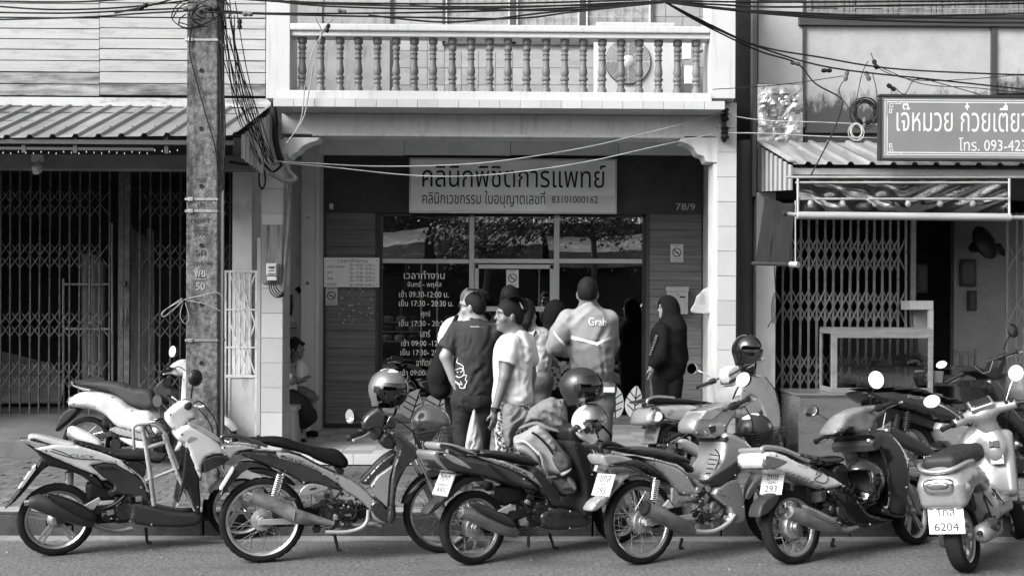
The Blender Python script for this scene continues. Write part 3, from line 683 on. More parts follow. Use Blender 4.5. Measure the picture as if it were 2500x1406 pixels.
# ledge bench the girls sit on
lb = thing('tiled_ledge', 'low tiled ledge along the porch side wall where the girls sit', 'bench', (xl+.1, 11, .3))
zt_ = .3+.42
box('ledge_top', -2.545, -2.085, 10.66, 12.04, zt_-.05, zt_, m_tile, lb, .006); box('ledge_front', -2.54, -2.11, 10.68, 12.03, .3, zt_-.052, mat('ledge tile', .45, .35, var=.08), lb, .004)

# ================================================================ RIGHT SHOPHOUSE
m_fc = mat('fibre cement panel', .3, .75, var=.1, sc=4, stain=.35, sv=.2, ssc=2.5, bump=.08, bsc=40)
m_mil = mat('mildewed panel', .33, .8, var=.12, sc=5, bump=.1, bsc=40)
def mildew(M, zlo, zhi):
    t = M.node_tree; N = t.nodes; L = t.links; b = N['Principled BSDF']; src = b.inputs['Base Color'].links[0].from_socket
    tc = N.new('ShaderNodeTexCoord'); sp = N.new('ShaderNodeSeparateXYZ'); L.new(tc.outputs['Object'], sp.inputs[0])
    mp = N.new('ShaderNodeMapping'); mp.inputs['Scale'].default_value = (4, 1, 1.6); L.new(tc.outputs['Object'], mp.inputs[0])
    nz = N.new('ShaderNodeTexNoise'); nz.inputs['Scale'].default_value = 3; nz.inputs['Detail'].default_value = 8; nz.inputs['Roughness'].default_value = .7; L.new(mp.outputs[0], nz.inputs['Vector'])
    m1 = N.new('ShaderNodeMapRange'); m1.inputs[1].default_value = zlo; m1.inputs[2].default_value = zhi; m1.inputs[3].default_value = .5; m1.inputs[4].default_value = -.35; L.new(sp.outputs[2], m1.inputs[0])
    ad = N.new('ShaderNodeMath'); L.new(m1.outputs[0], ad.inputs[0]); L.new(nz.outputs[0], ad.inputs[1])
    m2 = N.new('ShaderNodeMapRange'); m2.inputs[1].default_value = .5; m2.inputs[2].default_value = .72; m2.inputs[4].default_value = .93; L.new(ad.outputs[0], m2.inputs[0])
    mx = N.new('ShaderNodeMix'); mx.data_type = 'RGBA'; L.new(m2.outputs[0], mx.inputs[0]); L.new(src, mx.inputs[6]); mx.inputs[7].default_value = (.025,.025,.025,1); L.new(mx.outputs[2], b.inputs['Base Color'])
mildew(m_mil, -.5, .12)
YR = 10.8
rh = thing('noodle_shophouse', 'shophouse with mildewed panels and sheet awning, right of the clinic', 'building', (4.3, YR, .2))
m_gw = mat('bare grey wall', .12, .75, var=.15, sc=2, stain=.4, sv=.08, ssc=2, sst=(1,1,.4), bump=.1, bsc=30, spec=0.18)
m_blk = mat('gap shade black', .012, .8, var=.5, sc=8, spec=0.18)  # black colour stands in for the deep shade in the gap between houses
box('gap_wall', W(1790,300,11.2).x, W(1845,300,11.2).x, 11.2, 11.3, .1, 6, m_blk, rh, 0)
p = W(1820, 600, 10.75); B().cyl((p.x, 10.8, .2), (p.x, 10.8, W(1820,345,10.8).z), .085, n=24).build('drain_pipe', mat('dark drain pipe', .075, .6, var=.3, sc=3, st=(1,1,.4), fine=.25, stain=.5, sv=.03, ssc=3, sst=(2,2,.4), spec=.2), rh, 60)
pbox('pipe_edge', 1838, -60, 1848, 480, 10.7, .1, m_gw, rh); pbox('gap_shade_strip', 1797, -60, 1838, 345, 10.95, .05, m_blk, rh, 0)
pbox('white_post', 1846, 470, 1893, 1080, 10.72, .12, mat('white post', .43, .6, var=.1, sc=3, stain=.4, sv=.2, ssc=4, sst=(3,3,.5)), rh, .004)
pbox('upper_panel', 1853, 4, 1961, 206, YR, .03, m_fc, rh)
crm = mat('crumpled foil sheet', .5, .28, m=.85, var=.06, sc=3, stain=.4, sv=.25, ssc=5, sst=(2,1,.6), slo=.6, shi=.75)
x0, x1, z0, z1 = XZ(1849, 207, 1960, 352, YR-.02)
N_ = 26; vs = []
for j in range(N_+1):
    for i in range(N_+1):
        x = x0+(x1-x0)*i/N_; z = z0+(z1-z0)*j/N_; q = V((x*5, z*5, 1.7)); r = abs(noise.noise(q))*.07+abs(noise.noise(q*2.3))*.03
        vs.append((x, YR-.02-r*min(1, 4*i/N_, 4*(N_-i)/N_+.2, 4*j/N_+.2, 4*(N_-j)/N_+.2), z))
B().add(vs, [(j*(N_+1)+i, j*(N_+1)+i+1, (j+1)*(N_+1)+i+1, (j+1)*(N_+1)+i) for j in range(N_) for i in range(N_)]).build('foil_sheet', crm, rh)
pbox('mildewed_panel', 1966, 64, 2421, 326, YR, .03, m_mil, rh); pbox('mildewed_panel', 2434, 66, 2900, 230, YR, .03, m_mil, rh)
m_tmb = mat('dark timber', .035, .7, var=.4, sc=6, st=(.3,1,8))
pbox('frame_strip', 1961, -40, 1967, 312, YR-.03, .05, m_tmb, rh); pbox('frame_strip', 2421, 62, 2434, 232, YR-.03, .05, m_tmb, rh); pbox('frame_strip', 1952, 38, 2900, 65, YR-.05, .06, m_tmb, rh)
box('backing_wall', W(1850,200,YR).x, 8, YR+.04, YR+.1, 3.5, 6, m_tmb, rh, 0)
m_wood = mat('weathered shutter wood', .2, .75, var=.5, sc=5, st=(5,5,.6), bump=.3, bsc=12, stain=.5, sv=.05, ssc=4)
k = 0; a = 1970
while a < 2520:
    w_ = (14, 64, 16, 12)[k % 4]
    if w_ == 64:
        pbox('shutter_board', a, -60, a+31, 21, YR-.02, .02, m_wood, rh); pbox('shutter_board', a+32, -60, a+w_-1, 21, YR-.02, .02, m_wood, rh); pbox('shutter_rail', a, 22.5, a+w_-1, 38, YR-.03, .03, m_wood, rh)
    else: pbox('shutter_stile', a, -60, a+w_-2, 38, YR-.035, .03, m_wood, rh)
    a += w_; k += 1
for q in range(-40, 36, 12): pbox('window_bar', 1968, q, 2520, q+1.2, YR-.07, .008, m_alf, rh, 0)
# awning
ar = thing('awning', None, None); ar.parent = rh; ar.matrix_parent_inverse = wmat(rh).inverted()
YRF = 9.5; zAr = W(2000,350,YR).z; zFr = W(2100,402,YRF).z
xL = W(1852,360,YR).x; xLf = W(1938,420,YRF).x
m_tin3 = mat('shiny roof sheet', .35, .4, m=.4, var=.25, sc=3, st=(1,.3,1), stain=.6, sv=.08, ssc=6, sst=(5,.6,1), slo=.5, shi=.7)
for a, b in ((xL, 3.5), (3.485, 4.4), (4.385, 5.3), (5.285, 7)): sheet('roof_sheet', a, b, YR-.04, YRF, lambda x: zAr, lambda x: zFr, .2, m_tin3, ar, .026)
pbox('roof_flashing', 1850, 350, 2150, 363, YR-.09, .05, m_tin2, ar)
n = 8; P = []
for k in range(n):
    dy = (YR-YRF)/n; y0 = YRF+k*dy; P += [(y0, 0), (y0+.4*dy, 0), (y0+.5*dy, .018), (y0+.85*dy, .018), (y0+.95*dy, 0)]
zt2 = lambda y: zFr+(zAr-zFr)*(y-YRF)/(YR-YRF)-.015
vs = [(xL-.012-d, y, zt2(y)) for y, d in P]+[(xL-.012-d, y, 2.86+.1*(y-YRF)) for y, d in P]; n = len(P)
B().add(vs, [(i, i+1, n+i+1, n+i) for i in range(n-1)]).build('side_sheet', mat('dull side sheet', .2, .45, m=.4, var=.25, sc=4, st=(1,4,.4)), ar)
rt_ = box('ridge_trim', xL-.04, xL+.02, YRF-.02, YR-.03, zFr-.02, zFr+.0, m_tin2, ar); rt_.rotation_euler.x = math.atan2(zAr-zFr, YR-YRF); rt_.location.z = (zAr+zFr)/2+.02
box('eaves_rail', xL, 6.5, YRF+.06, YRF+.1, zFr-.09, zFr-.03, m_alu, ar, .003)
for a, b in ((1938, 2190), (2191.5, 2406), (2407.5, 2560)): pbox('fascia_panel', a, 409, b, 431, YRF+.12, .02, m_fc, ar)
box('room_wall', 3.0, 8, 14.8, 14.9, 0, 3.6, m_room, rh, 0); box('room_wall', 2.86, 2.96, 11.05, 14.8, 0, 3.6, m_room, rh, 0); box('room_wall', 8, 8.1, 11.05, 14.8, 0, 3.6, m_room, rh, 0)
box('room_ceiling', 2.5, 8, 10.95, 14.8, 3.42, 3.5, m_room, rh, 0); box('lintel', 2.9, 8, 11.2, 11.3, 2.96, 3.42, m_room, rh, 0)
pbox('pale_inner_wall', 2329, 520, 2520, 1000, 12.6, .1, mat('pale inner wall', .3, .8, var=.12, sc=5, bump=.1, bsc=60), rh, 0)
# gates of the right shop
m_gate2 = mat('grey gate steel', .2, .5, m=.3, var=.25, sc=14, bump=.1, bsc=80)
YG2 = 11.1
rg = thing('folding_gate', 'pale grey riveted scissor gate half closed behind the glass food cabinet', 'gate', (3.6, YG2, .3))
def gz2(v): return W(2100, 400+v/2.811, YG2).z
gx = [W(1800+u/2.811, 700, YG2).x for u in (258, 312, 372, 435, 492, 548, 605, 660, 718, 775, 830, 888, 942, 998, 1052, 1105, 1160)]
foldgate(rg, gx, YG2, .3, gz2(330), [(gz2(500), gz2(735)), (gz2(860), gz2(1085)), (gz2(1300), gz2(1520))], m_gate2, m_gate2, .024, .016)
pbox('end_stile', 2224, 535, 2236, 1080, YG2-.01, .05, m_gate2, rg)
for x in gx:
    for v in (425, 605, 790, 970): B().cyl((x, YG2-.006, gz2(v)), (x, YG2+.001, gz2(v)), .006, .004, 8).build('rivet', m_dark, rg)
rg2 = thing('folding_gate', 'bunched scissor gate at the right edge beside the dark shop opening', 'gate', (5.2, YG2, .3))
foldgate(rg2, [W(c, 700, YG2).x for c in (2459, 2482, 2500, 2520, 2540)], YG2, .3, gz2(330), [(gz2(530), gz2(735)), (gz2(890), gz2(1085)), (gz2(1300), gz2(1520))], m_gate2, m_gate2, .026, .016)
# ================================================================ POLE, WIRES, SIGNS AND WALL FITTINGS
m_pole = mat('pole concrete', .115, .9, fine=.35, var=.6, sc=22, bump=.8, bsc=60, stain=.9, sv=.025, ssc=3.4, sst=(1.6,1.6,.5), slo=.5, shi=.66, spec=0.1)
m_strap = mat('steel strap', .3, .35, m=.8, var=.15, sc=20)
m_ink = mat('black paint', .02, .6, var=.2, spec=0.1); m_faint = mat('engraved shadow', .035, .9, var=.2, spec=0.1); m_chalk = mat('faded white paint', .28, .9, var=.3, sc=20)
m_wire = mat('black cable', .018, .5, var=.2, spec=0.1); m_wireg = mat('grey cable', .25, .6, var=.2, sc=30, st=(6,1,1)); m_wireg2 = mat('twisted pale cable', .32, .6, var=.3, sc=30, st=(6,1,1)); m_wirel = mat('pale wire', .5, .5, var=.2)
YPo = 8.6
po = thing('utility_pole', 'square stained concrete utility pole with steel straps and stencilled marks', 'pole', W(495, 1180, YPo))
a = W(455, 200, YPo); b = W(528, 200, YPo); a2 = W(452, 1150, YPo); b2 = W(531, 1150, YPo)
zt_ = 6.2
B().add([(a2.x,YPo,.15),(b2.x,YPo,.15),(b2.x,YPo+.24,.15),(a2.x,YPo+.24,.15),(a.x,YPo,zt_),(b.x,YPo,zt_),(b.x,YPo+.22,zt_),(a.x,YPo+.22,zt_)], [(0,3,2,1),(4,5,6,7),(0,1,5,4),(1,2,6,5),(2,3,7,6),(3,0,4,7)]).build('shaft', m_pole, po, bev=.012)
for q in (98, 487, 516, 831):
    x0 = W(453, q, YPo).x-.004; x1 = W(531, q, YPo).x+.004; z = W(490, q, YPo).z
    o = B().bx(x0, x1, YPo-.006, YPo+.235, z-.01, z+.01).build('strap', m_strap, po, bev=.002); o.rotation_euler.y = 0
    box('strap_buckle', x0+.03, x0+.07, YPo-.016, YPo-.006, z-.016, z+.016, m_strap, po, .003)
for q in (30, 173, 315, 455, 599, 743, 886):
    p = W(492, q, YPo); B().lathe([(.001,.0),(.012,-.001),(.014,-.004),(.018,-.004),(.019,.001)], p+V((0,-.001,0)), (0,1,0), 12).build('bolt_hole', m_ink, po, 40)
for s, p0, p1, q0, q1, m, bo in (('FGB',479,503,435,444,m_faint,.02),('ปก',482,500,494,508,m_faint,.02),('1600T',466,514,533,544,m_faint,.02),('2058',472,504,552,561,m_faint,.02),('2900',474,506,567,576,m_faint,.02),('รก',477,502,611,624,m_faint,.02),('20/6/40',468,518,638,648,m_faint,.02),('พช',475,501,660,676,m_chalk,.02),('50',478,500,690,708,m_chalk,.03)):
    ptext(s, p0, p1, q0, q1, YPo-.004, m, po, bo)
for q, m, p0, p1 in ((563, m_faint, 470, 508), (681, m_chalk, 474, 504)): pbox('underline', p0, q, p1, q+1.6, YPo-.004, .003, m, po, 0)
p = W(541, 700, YPo+.1); B().cyl((p.x, p.y, .16), (p.x, p.y, W(541,465,YPo+.1).z), .014, n=10).build('conduit', m_pla, po, 60)
# wires ---------------------------------------------------------------------
def wire(P, r=.007, m=None, n=6): return B().tube(catmull(P, n), r, 6).build('cable', m or m_wire, None, 60)
def wires(label, group, lst, r=.007, m=None, name='overhead_cable'):
    rank = sorted(range(len(lst)), key=lambda i: sum(q[1] for q in lst[i])/len(lst[i])); base = label
    for i_, P in enumerate(lst):
        if 1 < len(lst) < 9: label = (ORD[rank.index(i_)]+' from top, '+base)
        o = wire([W(a, b, y) for a, b, y in P], r, m); o.name = name; o.data.name = name; tag(o, label, 'cable', group)
Y = 8.5
wires('black cable coming to the pole from the left edge', 'cables left of the pole', [
 [(-60,12,Y),(120,24,Y),(300,19,Y),(460,2,Y)], [(-60,30,Y),(160,33,Y),(330,26,Y),(470,20,Y)], [(-60,50,Y),(200,43,Y),(340,34,Y),(470,27,Y)], [(280,33,Y),(340,20,Y),(400,5,Y),(470,-20,Y)], [(-60,3,Y),(200,5,Y),(430,-12,Y)]])
wires('black cable in the bundle strung across above the balcony rail', 'cables above the balcony', [
 [(500,-8,Y),(760,9,Y),(1100,17,Y),(1400,14,Y),(1625,4,Y)], [(500,22,Y),(640,33,Y),(1000,32,Y),(1350,22,Y),(1625,5,Y)], [(500,30,Y),(640,35,Y),(950,42,Y),(1250,46,Y),(1400,30,Y),(1625,6,Y)],
 [(500,-20,Y),(700,4,Y),(1000,10,Y),(1300,8,Y),(1625,-2,Y)], [(900,38,Y),(1060,54,Y),(1180,50,Y),(1350,30,Y),(1620,7,Y)], [(1000,14,Y),(1250,26,Y),(1450,22,Y),(1625,6,Y)], [(620,-4,Y),(800,16,Y),(1150,22,Y),(1625,3,Y)]], .0075)
wires('black cable in the bundle running right from the clip above the balcony', 'cables right of the clip', [
 [(1625,5,Y),(1750,12,Y),(1900,18,Y),(2200,14,Y),(2560,8,Y)], [(1625,6,Y),(1760,22,Y),(1950,32,Y),(2200,40,Y),(2560,32,Y)], [(1625,6,Y),(1780,25,Y),(2000,44,Y),(2300,55,Y),(2560,56,Y)], [(1625,5,Y),(1800,24,Y),(2050,42,Y),(2250,44,Y),(2560,46,Y)], [(1625,2,Y),(1900,6,Y),(2560,2,Y)]], .0085)
wires('black cable sagging from the clip towards the mildewed panel', 'cables sagging over the gap', [
 [(1625,6,Y),(1720,54,8.8),(1850,112,9.2),(2000,140,9.4),(2200,170,9.5),(2560,186,9.6)], [(1625,6,Y),(1720,58,8.8),(1860,118,9.2),(2030,166,9.4),(2290,196,9.5),(2560,225,9.6)], [(1625,7,Y),(1720,62,8.8),(1850,124,9.2),(1945,155,9.4),(1990,204,9.4),(2050,238,9.4),(2055,262,9.3),(2030,330,9.3),(1980,428,9.3)]], .0075)
wires('thin black wire looping over the mildewed panel', 'wires on the mildewed panel', [
 [(1740,219,10),(1900,208,9.8),(2060,186,9.6)], [(2126,130,9.6),(2150,170,9.5),(2230,195,9.5),(2350,195,9.5),(2560,176,9.5)], [(2140,160,9.6),(2250,205,9.5),(2380,215,9.5),(2560,235,9.5)], [(2066,190,9.6),(2050,230,9.5),(2110,300,9.4),(2140,240,9.4),(2130,180,9.5)], [(2120,150,9.6),(2105,180,9.5),(2090,250,9.4)], [(2185,215,9.5),(2210,230,9.5),(2235,195,9.5),(2300,205,9.5),(2480,258,9.4)]], .004)
for i in range(9):                                   # coil
    c = (2112+rng.uniform(-5,5), 276+rng.uniform(-6,6)); ra = rng.uniform(22, 36)
    o = B().tube([W(c[0]+ra*math.cos(t*.42), c[1]+ra*1.05*math.sin(t*.42), 9.38+rng.uniform(-.02,.02)) for t in range(15)], .0045, 6, closed=True).build('cable_coil', m_wire, None, 60); tag(o, 'loop in the black cable coil hanging beside the red shop sign'.replace('red ', ''), 'cable', 'cable coil by the sign')
for i in range(4):
    c = (2090+rng.uniform(-4,4), 320+rng.uniform(-4,4)); ra = rng.uniform(16, 26)
    o = B().tube([W(c[0]+ra*.8*math.cos(t*.42), c[1]+ra*math.sin(t*.42), 9.36) for t in range(15)], .004, 6, closed=True).build('wire_loop', m_wirel, None, 60); tag(o, 'pale wire loop hanging below the black cable coil', 'cable', 'pale loops by the sign')
wires('twisted pale service cable sagging across the clinic front', 'service cables across the clinic', [
 [(672,394,9.6),(760,399,9.8),(900,406,10),(1050,405,10),(1200,396,10),(1400,366,10),(1560,330,10.1),(1766,276,10.2)], [(690,398,9.7),(820,410,10),(1000,428,10),(1150,430,10),(1300,416,10),(1450,392,10),(1600,358,10.1),(1760,324,10.2)]], .0052, m_wireg2)
wires('grey service cable running right from the pillar insulator', 'service cables right of the pillar', [[(1772,280,10.2),(1860,294,10),(2000,299,9.8),(2150,305,9.6)], [(1772,325,10.2),(1860,326,10),(2000,333,9.8),(2170,338,9.6)]], .0055, m_wireg)
rg_ = random.Random(11); L = []
for i in range(15):
    x0 = 530+rg_.uniform(0, 75); y0 = rg_.uniform(-20, 110); x1 = 650+rg_.uniform(-16, 20); y1 = 385+rg_.uniform(-15, 25); k = rg_.uniform(-35, 15)
    L.append([(x0, y0, Y+.1), (x0+(x1-x0)*.3+k*.6, y0+(y1-y0)*.4, 8.8), (x0+(x1-x0)*.65+k, y0+(y1-y0)*.72, 9.2), (x1, y1, 9.6)])
wires('thin black wire hanging between pole and clinic pillar', 'wires between pole and pillar', L, .0045)
L = []
for i in range(9):
    x = 465+rg_.uniform(-10, 70); y = 25+rg_.uniform(-10, 55); r = rg_.uniform(18, 55)
    L.append([(x+r*math.cos(t*.9+i)*(1+.2*math.sin(i+t)), y+r*.7*math.sin(t*.9+i), YPo-.04-.05*(t%2)) for t in range(5)])
wires('looped black wire tangled round the top of the pole', 'wires tangled on the pole', L, .005)
wires('pale wire curving down over the white balcony column', 'wires on the balcony', [[(790,0,9.9),(770,40,9.9),(785,80,9.95),(762,130,9.95),(745,210,9.95),(735,290,9.9),(705,345,9.9)], [(800,20,9.9),(812,45,9.9),(790,75,9.95),(770,140,9.95),(755,220,9.95),(740,290,9.9),(700,350,9.85)]], .0055, m_wireg)
wires('black wire drooping down the left side of the pole', 'wires down the pole', [[(470,60,YPo-.02),(462,120,YPo-.02),(480,200,YPo-.02),(505,290,YPo-.02),(525,360,YPo-.02),(533,440,YPo-.02)], [(540,60,YPo),(545,200,YPo),(550,330,YPo),(541,470,YPo)], [(533,100,YPo),(540,250,YPo),(536,400,YPo),(543,460,YPo)]], .006)
wires('thin wire loop tied to the pole at shoulder height', 'wire loops tied to the pole', [[(545,730,YPo-.03),(530,714,YPo-.03),(490,722,YPo-.03),(448,732,YPo-.03),(398,760,YPo-.05),(402,772,YPo-.05),(445,735,YPo-.03)], [(445,728,YPo-.03),(410,752,YPo-.04),(395,770,YPo-.04),(412,768,YPo-.04),(447,734,YPo-.03)], [(448,735,YPo-.02),(440,770,YPo-.03),(452,790,YPo-.03),(462,775,YPo-.02),(452,738,YPo-.02)], [(448,732,YPo-.02),(500,742,YPo-.02),(540,760,YPo-.02)]], .003, m_wireg)
def blob(p, r, name, label, cat, group, m=m_wire, d=(1,0,0), L_=.03):
    d = V(d).normalized(); o = B().lathe([(.001,-L_),(r*.7,-L_*.9),(r,-L_*.4),(r*.6,0),(r,L_*.4),(r*.7,L_*.9),(.001,L_)], p, d, 12).build(name, m, None, 50); return tag(o, label, cat, group)
for i, (a, b, y, d) in enumerate(((1942,155,9.4,(1,0,-.2)),(2018,173,9.4,(1,0,0)),(2066,186,9.5,(.2,0,1)),(2137,158,9.5,(.4,0,-1)),(2118,186,9.5,(.4,0,-1)),(2176,214,9.4,(.7,0,-.5)),(2110,300,9.38,(.1,0,1)))):
    blob(W(a,b,y), .022, 'cable_clamp', ORD[(0,1,2,4,3,6,5)[i]]+' cable clamp from the left before the mildewed panel', 'clamp', 'clamps by the mildewed panel', m_wire if i%2 else m_gw, d, .05)
for i, (a, b, d) in enumerate(((605,35,(1,0,0)),(585,60,(0,0,1)),(350,17,(1,0,.6)),(460,22,(1,0,0)),(520,22,(1,0,0)),(800,70,(.3,0,1)),(835,28,(1,0,-.2)))):
    blob(W(a,b,8.5 if a < 700 else 9.9), .022, 'cable_clamp', ORD[(4,3,0,1,2,5,6)[i]]+' cable clamp from the left on the wires at the top', 'clamp', 'clamps by the pole', m_wire if i%3 else m_gw, d, .045)
ins = thing('insulator_rack', 'black insulator rack with two spools on the right clinic pillar', 'insulator', W(1769,330,10.24))
x0, x1, z0, z1 = XZ(1764, 268, 1774, 345, 10.24); box('bracket', x0, x1, 10.24, 10.29, z0, z1, m_dark, ins)
for q in (280, 325):
    p = W(1770, q, 10.22); B().lathe([(.001,-.06),(.035,-.06),(.045,-.045),(.03,-.025),(.03,-.01),(.05,0),(.03,.012),(.03,.03),(.045,.045),(.03,.06),(.001,.06)], p, (0,0,1), 16).build('spool', m_wire, ins, 50)
# pipe with cable bundle at left pillar
cb = thing('service_pipe', 'bent grey service pipe with a cable drip loop at the left clinic pillar', 'pipe', W(700,420,10))
m_pvc = mat('grey pipe', .16, .5, var=.2, sc=8)
B().tube(catmull([W(a,b,y) for a, b, y in ((697,378,10.0),(703,415,9.95),(722,437,9.9),(700,443,9.9),(675,432,9.9),(658,424,9.9))], 6), .024, 10).build('pipe_bend', m_pvc, cb, 60)
B().tube(catmull([W(a,b,10.28) for a, b in ((708,440),(706,520),(700,600),(694,680),(691,725))], 6), .02, 10).build('drop_pipe', m_pvc, cb, 60)
B().tube(catmull([W(a,b,10.2) for a, b in ((668,262),(672,300),(672,335),(680,375),(690,400))], 5), .03, 8).build('taped_cable', m_wire, cb, 60)
for k in range(3): B().tube([W(640+(7+k)*math.cos(t*.5), 437+(22+k*2)*math.sin(t*.5), 10.0) for t in range(13)], .005, 6, closed=True).build('drip_loop', m_wire, cb, 60)
B().tube(catmull([W(a,b,10.0) for a,b in ((560,395),(600,402),(640,398),(665,420),(690,402))],6), .012, 8).build('feeder_cable', m_wire, cb, 60)
# meter
me_ = thing('electricity_meter', 'electricity meter on a stained board on the left tiled pillar', 'meter', W(662, 690, 10.27))
pbox('board', 639, 549, 688, 692, 10.27, .025, mat('meter board', .2, .8, var=.25, sc=3, st=(4,1,.5), stain=.8, sv=.03, ssc=5, sst=(3,1,.4), slo=.48, shi=.62), me_)
pbox('meter_body', 649, 642, 677, 674, 10.2, .07, m_alf, me_, .012); pbox('meter_window', 652, 645, 674, 668, 10.185, .016, m_wht, me_, .006); pbox('dial', 656, 651, 670, 655, 10.18, .006, m_ink, me_); pbox('terminal_cover', 651, 675, 675, 685, 10.21, .06, m_pla, me_, .008)
ptext('kWh', 657, 669, 658, 663, 10.183, m_ink, me_, .02)
for k in range(4): B().tube(catmull([W(656+k*5, 684, 10.23), W(660+k*5, 712-k*3, 10.2), W(676+k*4, 726-k*3, 10.2), W(692, 722-k*3, 10.25)], 6), .006, 6).build('lead', m_wire, me_, 60)
pbox('switch_box', 687, 640, 698, 690, 10.66, .05, m_pvc, me_)
# sockets and scraps on the porch side walls (plates on the inner column faces)
def plate(q0, q1, p0, p1, label, inner):
    o = pbox('wall_socket', p0, q0, p1, q1, 12.036, .012, m_wht, None, .004); 
    b_ = W((p0+p1)/2, (q0+q1)/2, 12.03)
    t = thing('wall_socket', label, 'socket', b_); o.name = 'plate'; o.parent = t; o.matrix_parent_inverse = wmat(t).inverted()
    for d in inner: B().cyl((b_.x+d, 12.037, b_.z), (b_.x+d, 12.03, b_.z), .008 if len(inner) > 1 else .022, n=12).build('socket_hole', m_ink if len(inner) > 1 else m_pvc, t)
plate(518, 544, 743, 758, 'small white double socket plate high on the pale porch column', (-.012, .012)); plate(679, 704, 742, 759, 'white plate with round button lower on the pale porch column', (0,))
# paper notice and scraps on the nook wall
nb = thing('paper_notice', 'paper notice with printed lines taped on the wall above the girls', 'poster', W(716, 850, 12.29))
pbox('sheet', 697, 797, 728, 852, 12.292, .004, m_wht, nb, 0); pbox('blank_slip', 704, 786, 724, 797, 12.292, .004, m_rail, nb, 0)
for k in range(7): pbox('print_line', 699+(k%3)*2, 800+k*5.2, 726-(k*5)%9, 801.6+k*5.2+(1 if k == 0 else 0), 12.289, .002, m_ink, nb, 0)
o = B().prism([(704,720),(714,718),(716,745),(713,772),(706,770),(703,745)], lambda a, b: W(a, b, 12.28), lambda a, b: W(a, b, 12.295)).build('bark_scrap', m_tmb, None, bev=.003); tag(o, 'dark strip of wood fixed to the wall above the paper notice', 'wood')
o = B().prism([(719,706),(729,698),(732,703),(737,708),(730,718),(726,712)], lambda a, b: W(a, b, 12.285), lambda a, b: W(a, b, 12.295)).build('dark_scrap', m_ink); tag(o, 'small black torn scrap on the wall beside the pale column', 'scrap')
# ---------------------------------------------------------------- clinic sign
sg = thing('clinic_sign', 'large pale clinic name board with dark Thai lettering above the glass door', 'sign', W(1252, 520, YB-.1))
m_sign = mat('sign face', .85, .3, var=.06, sc=3, stain=.3, sv=.55, ssc=1.5, sst=(1,1,2), slo=.5, shi=.7, coat=.3)
pbox('sign_board', 1003, 391, 1502, 517, YB-.12, .05, m_sign, sg); 
for a in ((999,387,1506,391.5),(999,516.5,1506,521),(999,391.5,1003.5,516.5),(1501.5,391.5,1506,516.5)): pbox('sign_frame', *a, YB-.126, .06, m_alu, sg, .002)
pbox('number_patch', 1334, 477, 1501, 516, YB-.123, .004, mat('patch vinyl', .75, .35, var=.04), sg, 0)
ys = YB-.1245
m_tx = mat('sign lettering', .025, .4, var=.1, spec=0.1)
ptext('คลินิกพิชิตการแพทย์', 1031, 1478, 403, 458, ys, m_tx, sg, .032); ptext('คลินิกเวชกรรม ใบอนุญาตเลขที่', 1031, 1331, 466, 508, ys, m_tx, sg, .012); ptext('83101000162', 1347, 1460, 479, 496, ys-.002, m_tx, sg, .03)
hn = thing('house_number', 'pale numerals 78/9 on the dark wall right of the sign', 'number', W(1673, 513, YB-.03)); ptext('78/9', 1650, 1697, 497, 513, YB-.026, m_wht, hn, .04)
# glass lettering
gl_ = thing('glass_lettering', 'white opening-hours lettering on the left shopfront pane', 'lettering', W(1035, 915, YS-.02))
m_vin = mat('white vinyl', .8, .5, var=.03)
def c6(u, v): return 600+u/2.811, 400+v/2.811
for s, u0, u1, v0, v1, bo in (('เวลาทำงาน',1085,1365,735,790,.03),('จันทร์ - พฤหัส',1108,1343,808,852,.01),('เช้า 09:30-12:00 น.',1052,1393,868,916,.01),('เย็น 17:30 - 20:30 น.',1052,1423,930,977,.01),('ศุกร์',1203,1266,1008,1058,.01),('เย็น 17:30 - 20:30',1052,1380,1068,1113,.01),('เสาร์',1197,1265,1140,1188,.01),('เช้า 09:00 -12:00 น.',1068,1425,1205,1250,.01),('เย็น 17:30- 20:30 น.',1062,1425,1268,1313,.01),('อาทิตย์',1170,1278,1338,1386,.01),('เช้า 09:00-12:00 น.',1062,1395,1408,1452,.01)):
    a, b = c6(u0, v0), c6(u1, v1); ptext(s, a[0], b[0], a[1], b[1], YS-.004, m_vin, gl_, bo)
# leaf decals
m_leaf = mat('leaf vinyl', .7, .5, var=.05)
def leaf(cx, by, w, h, lean, lab):
    t = thing('leaf_decal', lab, 'decal', W(cx, by, YS-.01), 0, 'leaf decals on the shop glass')
    L_ = [(0,0),(-.28,.08),(-.46,.3),(-.44,.52),(-.2,.8),(.02+lean,1),(.3,.78),(.42,.5),(.4,.25),(.22,.05)]
    L_ = chaikin(L_, 1)
    P2 = [(cx+a*w, by-b*h) for a, b in L_]
    B().prism(P2, lambda a, b: W(a, b, YS-.006), lambda a, b: W(a, b, YS-.002)).build('leaf', m_leaf, t)
    def vein(a, b): B().bar(W(cx+a[0]*w, by-a[1]*h, YS-.008), W(cx+b[0]*w, by-b[1]*h, YS-.008), .014, .002).build('vein', m_ink, t)
    tip = (.02+lean*.9, .93); vein((-.04, -.01), tip)
    for f, l, r_ in ((.22,(-.34,.42),(.3,.3)),(.42,(-.36,.62),(.36,.5)),(.62,(-.22,.8),(.3,.72))):
        c = (tip[0]*f, .93*f); vein(c, l); vein(c, r_)
leaf(1005, 1022, 62, 76, .35, 'leftmost pale leaf decal low on the shop glass'); leaf(1062, 1020, 62, 72, .4, 'second pale leaf decal from the left low on the shop glass'); leaf(1118, 1022, 62, 74, .3, 'pale leaf decal low on the glass behind the dark-shirted man'); leaf(1504, 1020, 46, 82, -.1, 'narrow pale leaf decal low on the right shop pane'); leaf(1549, 1022, 52, 84, .1, 'rightmost pale leaf decal low on the right shop pane')
